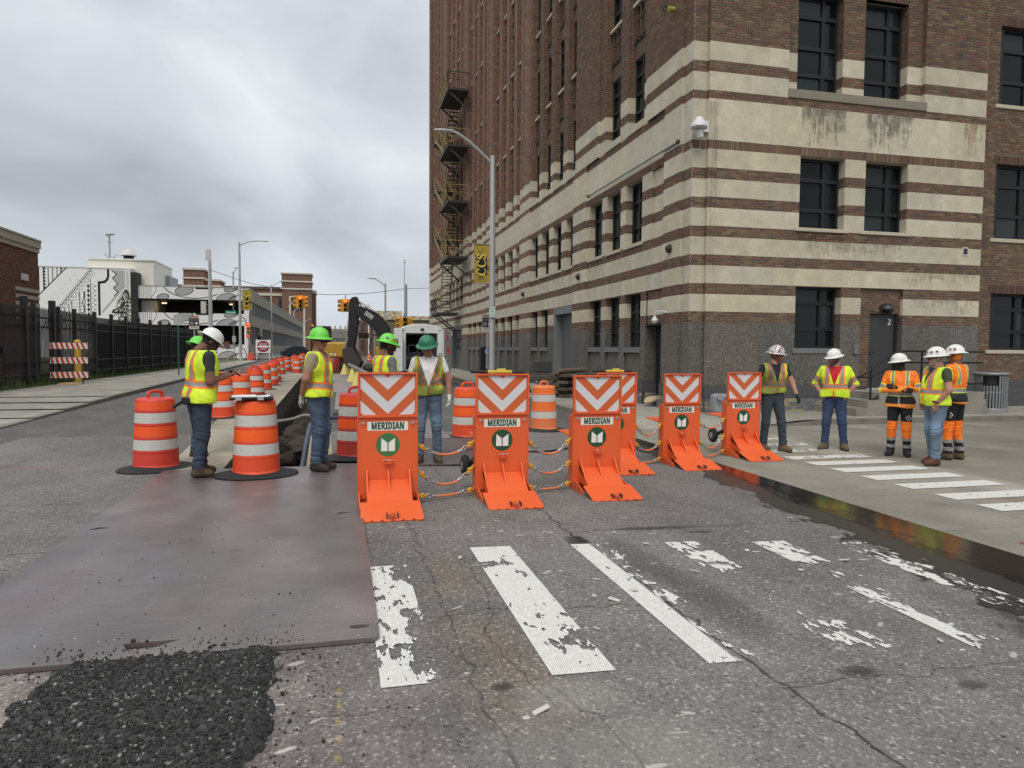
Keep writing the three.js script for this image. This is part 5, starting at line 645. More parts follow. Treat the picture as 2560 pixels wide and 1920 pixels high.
// picket fence along the left
{
  const f = thing('picket_fence', 'tall black steel picket fence along the left pavement', 'fence'); const FX = -11.15, H = 2.9; const post = new THREE.BoxGeometry(0.14, H + 0.2, 0.14), postB = new THREE.BoxGeometry(0.2, H + 0.4, 0.2);
  const pk = mb().box(-0.013, 0.1, -0.013, 0.013, H, 0.013); pk.quad([-0.013, H, 0.013], [0.013, H, 0.013], [0, H + 0.09, 0], [0, H + 0.09, 0]); pk.quad([0.013, H, 0.013], [0.013, H, -0.013], [0, H + 0.09, 0], [0, H + 0.09, 0]); const pg = pk.done();
  const zs = [-22, -24.6, -27.2, -29.3, -30.1, -31.9, -32.5, -34.3, -36.9, -39.4, -41.9, -44.4, -46.9, -49.4, -51.9, -54.4, -56.9, -59.4, -61.9];
  zs.forEach((z, i) => { const b = [3, 5].includes(i); const m = mesh('post', b ? postB : post, M.blackSteel, f); m.position.set(FX, (b ? H + 0.4 : H + 0.2) / 2 + 0.1, z); });
  for (let i = 0; i < zs.length - 1; i++) { const a = zs[i], b = zs[i + 1]; for (const y of [0.45, 0.95, 2.3, 2.65]) { const r = mb().box(FX - 0.025, y, b + 0.07, FX + 0.025, y + 0.055, a - 0.07); r.build('rail', M.blackSteel, f); } }
  let n = 0; for (let z = -22.1; z > -37; z -= 0.115) { if (zs.some((q) => Math.abs(q - z) < 0.1)) continue; const m = mesh('picket', pg, M.blackSteel, f); m.position.set(FX + 0.03, 0.1, z); n++; }
  const rest = mb(); for (let z = -37; z > -61.9; z -= 0.115) rest.box(FX - 0.012, 0.1, z - 0.012, FX + 0.012, H + 0.05, z + 0.012); tag(rest.build('picket', M.blackSteel, f), null, null, null, 'stuff');
  for (let i = 8; i < zs.length - 1; i++) mb().box(FX - 0.06, 0.15, zs[i + 1] + 0.08, FX - 0.05, H - 0.25, zs[i] - 0.08).build('screen_panel', mat(0.009, 0.01, 0.01, 0.95), f);
  mb().ob(FX + 0.1, 1.45, -27.3, 0.1, 0.22, 0.16, 0, 0, 0, 0.01).build('lock_box', M.blackSteel, f);
}
// barricade, bollard, sapling
{
  const t = thing('barricade', 'folding barricade with three red and white striped boards before the black fence', 'barricade', [-10.15, 0.03, -30.6], 0.22); const tx = textTex(256, 48, '#dcd8d0', (c) => { c.fillStyle = '#b43c28'; for (let k = -1; k < 9; k++) { c.beginPath(); c.moveTo(k * 36 - 6, 0); c.lineTo(k * 36 + 12, 0); c.lineTo(k * 36 + 28, 48); c.lineTo(k * 36 + 10, 48); c.fill(); } });
  for (const y of [0.34, 0.9, 1.46]) { const B = mb(); B.quad([-0.62, y, 0.045], [0.62, y, 0.045], [0.6, y + 0.24, 0.045], [-0.6, y + 0.24, 0.045], [0, 0, 1, 0, 1, 1, 0, 1]); const b = B.build('face', mat(1, 1, 1, 0.6, 0, { map: tx }), mb().box(-0.62, y, 0.01, 0.62, y + 0.24, 0.04).build('board', M.white, t)); }
  mb().box(-0.5, 0.03, -0.03, -0.45, 1.7, 0.0).box(0.42, 0.03, -0.03, 0.47, 1.7, 0.0).build('upright', M.rust ??= mat(0.07, 0.045, 0.035, 0.8), t); mb().box(-0.52, 0, -0.8, -0.44, 0.05, 0.8).box(0.4, 0, -0.8, 0.48, 0.05, 0.8).build('foot', M.rust, t);
  const s = thing('sandbag', 'tan sandbag lying across the foot of the striped barricade', 'sandbag', [-10.15, 0.12, -30.5], 0.4); { const g = new THREE.SphereGeometry(1, 16, 10); g.scale(0.42, 0.09, 0.2); mesh('bag', g, mat(0.42, 0.27, 0.14, 0.95), s); }
  const b = thing('bollard', 'yellow steel bollard behind the striped barricade', 'bollard', [-10.5, 0.05, -32.6]); mb().lathe([[0.13, 0], [0.13, 1.72], [0.1, 1.8], [0, 1.82]], 0, 0, 0, 18).build('post', mat(0.6, 0.4, 0.05, 0.6), b);
  const r = rng(77), w = thing('sapling', 'spindly green sapling growing over the top of the black fence', 'tree', [-12.2, 0, -46]); mb().tube([[0, 0, 0], [0.1, 2, 0], [0, 3.4, 0.1], [0.15, 4.7, 0]], 0.03, 6).build('trunk', mat(0.1, 0.08, 0.05, 0.9), w); const lf = mb(); for (let k = 0; k < 420; k++) { const a = r() * 6.28, h = 2.7 + r() * 2.2, q = (0.12 + 0.45 * Math.sin((h - 2.6) * 1.4)) * Math.sqrt(r()), x = Math.cos(a) * q, z = Math.sin(a) * q; lf.col(0.06 + r() * 0.04, 0.085 + r() * 0.05, 0.03); lf.ob(x, h, z, 0.1, 0.005, 0.05, r() * 2, r() * 6, r() * 2); } lf.build('crown', vmat(0.8), w);
}
// iron fire escape
{
  const t = thing('fire_escape', 'rusty yellow and black iron fire escape zigzagging up the brick street front', 'fire escape'); const yel = mat(0.26, 0.2, 0.085, 0.8), X0 = 8.55, XO = 7.1, L = [7.9, 11.64, 15.38, 19.12]; 
  const rail = (a, b, y, m) => { const B = mb(); B.flat([a[0], y + 1.05, a[1]], [b[0], y + 1.05, b[1]], 0.05, 0.05).flat([a[0], y + 0.55, a[1]], [b[0], y + 0.55, b[1]], 0.03, 0.03); const n = Math.max(1, Math.round(Math.hypot(a[0] - b[0], a[1] - b[1]) / 1.1)); for (let k = 0; k <= n; k++) { const x = lerp(a[0], b[0], k / n), z = lerp(a[1], b[1], k / n); B.flat([x, y, z], [x, y + 1.05, z], 0.045, 0.045, [0, 0, 1]); if (k < n) { const x2 = lerp(a[0], b[0], (k + 1) / n), z2 = lerp(a[1], b[1], (k + 1) / n); B.flat([x, y, z], [x2, y + 1.05, z2], 0.03, 0.03).flat([x, y + 1.05, z], [x2, y, z2], 0.03, 0.03); } } B.build('railing', m, t); };
  const stair = (x, za, ya, zb, yb) => { const B = mb(); for (const q of [-0.36, 0.36]) B.flat([x + q, ya, za], [x + q, yb, zb], 0.05, 0.22); B.build('stringer', yel, t); const S = mb(), n = Math.round(Math.abs(ya - yb) / 0.22); for (let k = 1; k < n; k++) S.ob(x, lerp(ya, yb, k / n), lerp(za, zb, k / n), 0.7, 0.03, 0.24); S.build('steps', M.iron, t); const H = mb(); for (const q of [-0.36, 0.36]) { H.flat([x + q, ya + 0.95, za], [x + q, yb + 0.95, zb], 0.04, 0.05); H.flat([x + q, ya, za], [x + q, ya + 0.95, za], 0.04, 0.04, [0, 0, 1]).flat([x + q, yb, zb], [x + q, yb + 0.95, zb], 0.04, 0.04, [0, 0, 1]); } H.build('handrail', yel, t); };
  L.forEach((y, i) => {
    mb().box(XO, y - 0.16, -52.2, X0, y, -48.2).build('platform', M.iron, t); mb().flat([XO + 0.05, y - 0.16, -48.4], [X0, y - 1.35, -48.4], 0.1, 0.1).build('bracket', M.iron, t); mb().flat([XO + 0.05, y - 0.16, -52], [X0, y - 1.35, -52], 0.1, 0.1).build('bracket', M.iron, t);
    rail([XO, -48.2], [X0, -48.2], y, i > 2 ? M.iron : yel); rail([XO, -52.2], [XO, -48.2], y, yel);
    if (i < 3) { stair(7.45, -50.2, y, -54.8, y + 2.0); mb().box(XO, y + 1.85, -56, X0, y + 2.0, -54.8).build('landing', M.iron, t); rail([XO, -56], [X0, -56], y + 2, yel); rail([XO, -56], [XO, -54.8], y + 2, yel); stair(8.2, -54.8, y + 2, -52.2, y + 3.74); mb().flat([XO + 0.05, y + 1.85, -55.4], [X0, y + 0.7, -55.4], 0.1, 0.1).build('bracket', M.iron, t); }
  });
  stair(7.6, -51.5, 7.75, -52.6, 4.4); mb().box(XO - 0.2, 4.1, -55.2, 8.5, 4.25, -52.2).build('platform', M.iron, t); rail([XO - 0.2, -55.2], [XO - 0.2, -52.2], 4.25, M.iron); rail([XO - 0.2, -55.2], [8.5, -55.2], 4.25, M.iron); mb().flat([XO - 0.1, 4.1, -53], [X0, 2.9, -53], 0.1, 0.1).flat([XO - 0.1, 4.1, -54.6], [X0, 2.9, -54.6], 0.1, 0.1).build('bracket', M.iron, t);
}
// cameras, bells and conduit on the corner
{
  const c = thing('security_camera', 'white dome security camera on a bracket at the building corner', 'security camera', [8.72, 7.22, -16.4]); c.scale.setScalar(0.85); const w = mat(0.62, 0.63, 0.63, 0.4); mb().ob(0.3, 0.06, -0.26, 0.3, 0.34, 0.05, 0, 0, 0, 0.01).ob(0.12, 0.06, -0.13, 0.16, 0.2, 0.2, 0, 0, 0, 0.02).build('bracket', w, c); mb().lathe([[0, 0.24], [0.1, 0.22], [0.12, 0.14], [0.2, 0.08], [0.235, -0.05], [0.24, -0.1], [0, -0.11]], 0, 0, 0, 20).build('housing', w, c); mb().ob(0.02, -0.26, 0.02, 0.15, 0.26, 0.18, 0, 0.4, 0.3, 0.05).build('camera_body', w, c); mb().tube([[0.05, -0.3, -0.05], [0.1, -0.62, -0.12], [-0.1, -0.72, -0.1], [-0.2, -0.5, -0.15]], 0.012, 6).build('cable', M.galvDark, c);
  const d = thing('security_camera', 'white gooseneck dome camera above the dark recessed doorway', 'security camera', [8.4, 2.43, -18.1]); d.scale.setScalar(0.55); mb().tube([[0.5, 0.32, 0.55], [0.3, 0.42, 0.4], [0.05, 0.4, 0.12], [0, 0.2, 0]], 0.035, 8).build('arm', w, d); mb().ob(0.5, 0.3, 0.55, 0.05, 0.22, 0.14).build('plate', w, d); mb().lathe([[0, 0.22], [0.05, 0.2], [0.16, 0.02], [0.17, -0.03], [0.15, -0.05], [0.13, -0.12], [0.06, -0.17], [0, -0.18]], 0, 0, 0, 18).build('dome', w, d);
  const bell = (z, y, l) => { const t = thing('alarm_bell', l, 'bell', [8.6, y, z], -Math.PI / 2); const g = mb().lathe([[0, 0.1], [0.05, 0.1], [0.1, 0.06], [0.125, 0], [0, 0]], 0, 0, 0, 18).done(); g.rotateX(Math.PI / 2); mesh('gong', g, mat(0.05, 0.04, 0.03, 0.6, 0.3), t); mb().ob(0, 0, -0.02, 0.1, 0.16, 0.06).build('mount', M.iron, t); }; bell(-17.7, 4.33, 'round dark bell on the corner pier nearest the camera'); bell(-25.2, 4.3, 'round dark bell on the second pier along the street front'); bell(-33.4, 4.25, 'round dark bell on the third pier along the street front');
  const e = thing('light_bar', 'thin metal light bar along the stone band above the side windows', 'light', [8.6, 7.05, -17.3]); mb().bar([0, 0, 0], [0, 0, -6.9], 0.03).build('tube', M.galvDark, e); mb().ob(0, 0, -6.9, 0.1, 0.08, 0.1).ob(0, 0, 0, 0.08, 0.08, 0.1).build('bracket', M.iron, e);
  const h = thing('pipe_outlet', 'yellow hose outlet sticking out of the upper brick corner', 'pipe', [8.5, 10.55, -17.6]); mb().bar([0.1, 0, 0], [-0.12, -0.02, 0.02], 0.06, 0.08).build('nozzle', mat(0.36, 0.36, 0.08, 0.6), h); { const r = new THREE.TorusGeometry(0.065, 0.022, 8, 16); mesh('ring', r, M.iron, h).position.set(-0.2, 0, 0); }
  const v = thing('wall_vent', 'small square grey vent in the stone band near the end of the front', 'vent', [17.1, 4.44, -16.585]); mb().box(-0.09, -0.11, 0, 0.09, 0.11, 0.012).build('frame', M.white, v); mb().box(-0.07, -0.085, 0.01, 0.07, 0.085, 0.02).build('grille', M.iron, v);
  const jb = thing('junction_box', 'small grey box on the granite left of the door', 'box', [13.6, 1.66, -16.56]); mb().ob(0, 0, 0, 0.13, 0.24, 0.06, 0, 0, 0, 0.01).build('cover', M.greyPaint, jb);
}
// steps, railing, hydrant-like standpipe, litter bin
{
  const s = thing('door_steps', 'concrete steps and landing before the door numbered 2', 'steps', [-0.75, 0.02, 0]); const cm = M.concrete; mb().box(13.05, 0, -16.52, 17.0, 0.19, -14.9).build('step', cm, s); mb().box(13.42, 0.19, -16.52, 17.0, 0.38, -14.95).build('step', cm, s); mb().box(13.8, 0.38, -16.52, 17.0, 0.56, -15.0).build('landing', cm, s);
  const r = thing('handrail', 'black pipe handrail round the concrete door steps', 'railing', [-0.68, 0.02, 0]); const z = -15.05, p = 0.026; mb().bar([13.5, 0.19, z], [13.5, 1.18, z], p).bar([15.0, 0.56, z], [15.0, 1.58, z], p).bar([16.2, 0.56, z], [16.2, 1.58, z], p).bar([14.3, 0.56, z], [14.3, 1.58, z], p).build('post', M.blackSteel, r);
  mb().tube([[13.1, 0.95, z], [13.3, 1.02, z], [13.5, 1.15, z], [13.62, 1.25, z], [14.2, 1.56, z], [14.4, 1.6, z], [15.5, 1.6, z], [16.9, 1.6, z]], p, 8, 60).bar([13.5, 0.95, z], [14.25, 1.32, z], p).bar([14.25, 1.32, z], [16.9, 1.32, z], p).bar([13.5, 0.36, z], [14.35, 0.78, z], p).bar([14.35, 0.78, z], [16.9, 0.78, z], p).bar([13.12, 0.95, z], [13.5, 0.95, z], p).build('rail', M.blackSteel, r);
  const b = thing('litter_bin', 'round grey slatted metal litter bin standing before the brick wing', 'litter bin', [17.1, 0.02, -15.6]); const gm = mat(0.24, 0.25, 0.26, 0.45, 0.3); mb().lathe([[0.4, 0], [0.4, 0.1], [0.36, 0.1]], 0, 0, 0, 28).lathe([[0.36, 0.5], [0.375, 0.5], [0.375, 0.55], [0.36, 0.55]], 0, 0, 0, 28).build('base', gm, b); mb().lathe([[0.3, 0.98], [0.42, 0.98], [0.43, 1.02], [0.4, 1.06], [0.25, 1.06]], 0, 0, 0, 28).build('rim', gm, b); mb().lathe([[0.31, 0.1], [0.31, 0.95]], 0, 0, 0, 20).build('liner', M.black, b);
  for (let k = 0; k < 34; k++) { const a = k / 34 * 6.283, win = a > 3.5 && a < 4.4; const x = Math.cos(a) * 0.385, zz = -Math.sin(a) * 0.385; mesh('slat', new THREE.BoxGeometry(0.012, win ? 0.6 : 0.88, 0.045), gm, b).position.set(x, win ? 0.4 : 0.54, zz); b.children.at(-1).rotation.y = a; }
  const y = thing('standpipe', 'grey fire standpipe with two inlets low on the granite wall beside the barriers', 'standpipe', [9.25, 0.02, -15.95]); mb().ob(0, 0.26, -0.1, 0.42, 0.5, 0.36, 0, 0, 0, 0.1).build('body', mat(0.3, 0.32, 0.34, 0.5, 0.2), y); mb().bar([-0.1, 0.42, 0.05], [-0.16, 0.44, 0.22], 0.08).bar([0.1, 0.42, 0.05], [0.14, 0.44, 0.22], 0.08).build('inlet', mat(0.26, 0.27, 0.29, 0.45, 0.3), y);
  const q = thing('wall_pipe', 'dark downpipe mouth low on the wall behind the orange clad workers', 'pipe', [15.95, 0.72, -16.3]); mb().bar([0, 0.15, -0.2], [0.02, 0.02, 0.1], 0.07, 0.13, 16).build('mouth', M.iron, q);
}
// ---------------------------------------------------------------- barriers, drums, plates, machines
M.orange = mat(0.74, 0.12, 0.03, 0.42); M.orangeDull = mat(0.5, 0.085, 0.03, 0.6); M.zinc = mat(0.45, 0.45, 0.45, 0.4, 0.6); M.rubber = mat(0.022, 0.024, 0.026, 0.8, 0, { bumpMap: rep(T.asphaltBump, 3), bumpScale: 0.004 });
const chevTex = canv(384, 304, (c, w, h) => { c.fillStyle = '#c95d2c'; c.fillRect(0, 0, w, h); c.fillStyle = '#d2d2d4'; const v = (y, t) => { c.beginPath(); c.moveTo(0, y); c.lineTo(w / 2, y + w * 0.5 * 1.02); c.lineTo(w, y); c.lineTo(w, y + t); c.lineTo(w / 2, y + t + w * 0.5 * 1.02); c.lineTo(0, y + t); c.fill(); }; v(10, 92); v(192, 92); v(-172, 92 + 0); c.fillStyle = 'rgba(255,255,255,.05)'; for (let k = 0; k < w; k += 6) c.fillRect(k, 0, 2, h); });
const wordTex = canv(352, 76, (c, w, h) => { c.fillStyle = '#e4e6dc'; c.fillRect(0, 0, w, h); c.fillStyle = '#1e4a30'; c.save(); c.translate(w / 2, 66); c.scale(0.8, 1.14); c.font = 'bold 72px sans-serif'; c.textAlign = 'center'; c.fillText('MERIDIAN', 0, 0); c.lineWidth = 5; c.strokeStyle = '#1e4a30'; c.lineJoin = 'round'; c.strokeText('MERIDIAN', 0, 0); c.restore(); });
const logoTex = (dark) => canv(160, 160, (c, w) => { c.clearRect(0, 0, w, w); c.fillStyle = dark ? '#1f4d2c' : '#3c7544'; c.beginPath(); c.arc(80, 80, 79, 0, 7); c.fill(); c.fillStyle = '#e6e6e2'; c.beginPath(); c.moveTo(37, 34); c.lineTo(76, 66); c.lineTo(76, 123); c.lineTo(34, 123); c.fill(); c.beginPath(); c.moveTo(128, 34); c.lineTo(84, 66); c.lineTo(84, 123); c.lineTo(126, 123); c.fill(); });
function barrier(label, x, z, o = {}) {
  const t = thing('vehicle_barrier', label, 'barrier', [x, gh(x), z], o.ry ?? 0, 'orange vehicle barriers across the street');
  mb().ob(0, 0.49, -0.012, 0.605, 0.84, 0.012, 0, 0, 0, 0.004).ob(-0.3, 0.48, -0.08, 0.012, 0.82, 0.16, 0, 0, 0, 0.004).ob(0.3, 0.48, -0.08, 0.012, 0.82, 0.16, 0, 0, 0, 0.004).ob(0, 0.9, -0.06, 0.6, 0.012, 0.1, 0, 0, 0, 0.004).ob(0, 0.08, -0.12, 0.56, 0.14, 0.2, 0, 0, 0, 0.01).build('body', M.orange, t);
  const sg = mb().ob(0, 1.14, -0.012, 0.6, 0.455, 0.014, 0, 0, 0, 0.004).build('sign_panel', M.orange, t); { const B = mb(); B.quad([-0.275, 0.936, -0.0035], [0.275, 0.936, -0.0035], [0.275, 1.345, -0.0035], [-0.275, 1.345, -0.0035], [0, 0, 1, 0, 1, 1, 0, 1]); B.build('chevron', mat(1, 1, 1, 0.5, 0, { map: chevTex }), sg); }
  mb().box(-0.302, 1.352, -0.03, 0.302, 1.37, 0.022).box(-0.302, 0.912, -0.03, 0.302, 0.93, 0.022).box(-0.302, 0.93, -0.03, -0.284, 1.352, 0.022).box(0.284, 0.93, -0.03, 0.302, 1.352, 0.022).build('sign_frame', M.orange, sg);
  const lab = (nm, a, b, y0, y1, tx) => { const B = mb(); B.quad([a, y0, -0.0045], [b, y0, -0.0045], [b, y1, -0.0045], [a, y1, -0.0045], [0, 0, 1, 0, 1, 1, 0, 1]); B.build(nm, mat(1, 1, 1, 0.5, 0, { map: tx, transparent: true }), t); }; lab('name_plate', -0.205, 0.205, 0.775, 0.866, wordTex); lab('logo', -0.122, 0.122, 0.505, 0.749, o.dark ? logoD : logoL);
  for (const s of [-1, 1]) { const b = mb().bar([s * 0.25, 0.855, -0.006], [s * 0.25, 0.855, 0.012], 0.019, 0.017, 14).build('bolt', M.zinc, t); }
  mb().box(-0.035, 0.435, -0.006, 0.035, 0.445, 0.05).box(-0.04, 0.435, -0.006, -0.032, 0.5, 0.05).box(0.032, 0.435, -0.006, 0.04, 0.5, 0.05).build('latch', M.orange, t); mb().bar([-0.055, 0.475, 0.04], [0.055, 0.475, 0.04], 0.006).build('latch_pin', M.zinc, t);
  // toe: narrow ramp, wide toothed plate, three gussets, side cheeks
  const T0 = mb(); T0.flat([0, 0.262, 0], [0, 0.085, 0.38], 0.43, 0.014); T0.build('ramp', M.orange, t);
  { const n = 6, s = new THREE.Shape(); s.moveTo(-0.285, 0.34); s.lineTo(-0.292, 0.69); for (let k = 0; k < n; k++) { const a = lerp(-0.292, 0.292, k / n), b = lerp(-0.292, 0.292, (k + 1) / n); s.lineTo(a + 0.02, 0.715); s.lineTo((a + b) / 2 + 0.02, 0.722); s.lineTo(b - 0.012, 0.715); s.lineTo(b, 0.692); } s.lineTo(0.285, 0.34); s.lineTo(0.255, 0.34); s.lineTo(-0.255, 0.34); const g = new THREE.ExtrudeGeometry(s, { depth: 0.014, bevelEnabled: true, bevelSize: 0.003, bevelThickness: 0.003, bevelSegments: 1 }); g.rotateX(Math.PI / 2); g.translate(0, 0.014, -0.34); g.rotateX(0.262); g.translate(0, 0.098, 0.34); mesh('toe_plate', g, M.orange, t); mb().bar([0, 0.04, 0.61], [0, 0.028, 0.70], 0.027, 0.027, 14).build('lug', M.orangeDull, t); mb().box(-0.055, 0.01, 0.6, -0.045, 0.07, 0.69).box(0.045, 0.01, 0.6, 0.055, 0.07, 0.69).build('lug_tab', M.rust, t); }
  for (const x0 of [-0.215, 0, 0.215]) { const s = new THREE.Shape(); s.moveTo(0, 0.37); s.lineTo(0, 0.25); s.lineTo(0.19, 0.165); s.lineTo(0.2, 0.18); s.lineTo(0.02, 0.375); const g = new THREE.ExtrudeGeometry(s, { depth: 0.014, bevelEnabled: false }); g.rotateY(-Math.PI / 2); g.translate(x0 + 0.007, 0, 0); mesh('gusset', g, M.orange, t); }
  for (const s1 of [-1, 1]) { const s = new THREE.Shape(); s.moveTo(-0.16, 0.13); s.lineTo(0.03, 0.14); s.lineTo(0.36, 0.055); s.lineTo(0.36, 0.008); s.lineTo(-0.16, 0.01); const g = new THREE.ExtrudeGeometry(s, { depth: 0.012, bevelEnabled: false }); g.rotateY(-Math.PI / 2); g.translate(s1 * 0.292 + 0.006, 0, 0); mesh('side_cheek', g, M.orange, t); { const s2 = new THREE.Shape(); s2.moveTo(0, 0.3); s2.lineTo(0.36, 0.085); s2.lineTo(0, 0.09); const g2 = new THREE.ExtrudeGeometry(s2, { depth: 0.01, bevelEnabled: false }); g2.rotateY(-Math.PI / 2); g2.translate(s1 * 0.217 + 0.005, 0, 0); mesh('ramp_side', g2, M.orange, t); } for (const q of [0.02, 0.14, 0.26]) mb().bar([s1 * 0.297, 0.075 - q * 0.14, q - 0.06], [s1 * 0.302, 0.075 - q * 0.14, q - 0.06], 0.012, 0.012, 10).build('bolt_hole', M.rust, t); }
  mb().flat([0, 0.6, -0.14], [0, 0.63, -0.78], 0.5, 0.014).build('rear_flap', M.orange, t); mb().flat([-0.2, 0.08, -0.2], [-0.2, 0.6, -0.3], 0.03, 0.03, [0, 0, 1]).flat([0.2, 0.08, -0.2], [0.2, 0.6, -0.3], 0.03, 0.03, [0, 0, 1]).build('rear_strut', M.orange, t);
  if (o.wheel) { const w = mb(); const g = new THREE.TorusGeometry(0.085, 0.042, 10, 24); g.rotateY(Math.PI / 2); w.geo(g, new THREE.Matrix4().makeTranslation(-0.36, 0.3, -0.34)); const tw = w.build('wheel', M.rubber, t); mb().bar([-0.4, 0.3, -0.34], [-0.3, 0.3, -0.34], 0.055, 0.055, 16).build('hub', M.zinc, tw); mb().flat([-0.31, 0.3, -0.34], [-0.31, 0.4, -0.1], 0.02, 0.05).build('wheel_arm', M.black, t); }
  if (o.bar) { mb().bar([-0.36, 1.392, -0.02], [-0.13, 1.39, -0.02], 0.018).bar([0.12, 1.388, -0.02], [0.24, 1.386, -0.02], 0.014).build('handle_grip', M.black, t); mb().ob(-0.03, 1.392, -0.02, 0.28, 0.03, 0.05, 0, 0, 0, 0.008).ob(-0.01, 1.405, -0.02, 0.1, 0.04, 0.04, 0, 0, 0, 0.01).build('handle', mat(0.65, 0.48, 0.05, 0.5), t); }
  return t;
}
const logoL = logoTex(0), logoD = logoTex(1); M.rust ??= mat(0.07, 0.045, 0.035, 0.8);
const BP = [[0.47, -7.33, { }], [1.755, -7.7, { bar: 1, dark: 1, wheel: 1 }], [2.99, -8.0, { dark: 1 }], [3.87, -9.57, { bar: 1, dark: 1 }], [5.06, -9.88, { dark: 1 }], [6.47, -10.46, { dark: 1, wheel: 1 }]];
['leftmost orange barrier beside the steel plate, with the lighter green round logo', 'second orange barrier from the left, with a side wheel and a bar on top', 'third orange barrier from the left, partly covering another barrier', 'orange barrier half hidden behind the third one, with a yellow bar on top', 'second orange barrier from the right, its toe at the edge of the puddle', 'rightmost orange barrier, on the concrete beside the man in the printed helmet'].forEach((l, i) => barrier(l, BP[i][0], BP[i][1], BP[i][2]));
// tethers between neighbouring barriers
{
  const hose = mat(0.72, 0.2, 0.07, 0.55), strap = mat(0.58, 0.3, 0.03, 0.7), names = ['first and second', 'second and third', 'third and the hidden', 'hidden and the second last', 'second last and last'];
  for (let i = 0; i < 5; i++) [0.62, 0.345, 0.085].forEach((h, k) => {
    const a = V(BP[i][0] + 0.31, gh(BP[i][0]) + h, BP[i][1] - 0.06), b = V(BP[i + 1][0] - 0.31, gh(BP[i + 1][0]) + h, BP[i + 1][1] - 0.06), P = (t) => { const q = a.clone().lerp(b, t); q.y -= (k === 2 ? 0.06 : 0.19) * (1 - (2 * t - 1) ** 2) * (0.7 + 0.25 * ((i + k) % 2)); q.y = Math.max(q.y, gh(q.x) + 0.03); return q; };
    const t = thing('tether_cable', ['top', 'middle', 'bottom'][k] + ' orange cable slung between the ' + names[i] + ' orange barriers', 'cable', a.toArray(), 0, 'cables between the barriers'); const L = (q) => { const v = P(q).sub(a); return [v.x, v.y, v.z]; };
    mb().tube([0.24, 0.36, 0.5, 0.64, 0.76].map(L), 0.013, 8, 24).build('sleeve', hose, t);
    for (const [s, e] of [[0.24, 0.13], [0.76, 0.87]]) { const p = L(s), q = L(e), m = [0, 1, 2].map((c) => (p[c] + q[c]) / 2), up = 0.024; mb().tube([p, [m[0], m[1] + up, m[2] + 0.01], q, [m[0], m[1] - up, m[2] - 0.01], p], 0.0085, 6, 22).bar(p, L(s + (s < 0.5 ? 0.07 : -0.07)), 0.017, 0.015).build('thimble', M.zinc, t); }
    for (const [s, e] of [[0.15, 0], [0.85, 1]]) { const p = L(s), q = L(e), m = [0, 1, 2].map((c) => lerp(p[c], q[c], 0.5)); mb().tube([p, [m[0], m[1] + 0.012, m[2]], q], 0.011, 6, 10).tube([p, [m[0], m[1] - 0.02, m[2] + 0.014], q], 0.011, 6, 10).ob(m[0], m[1], m[2], 0.05, 0.045, 0.04, 0.3, 0.2, 0.4, 0.01).build('strap', strap, t); }
  });
}
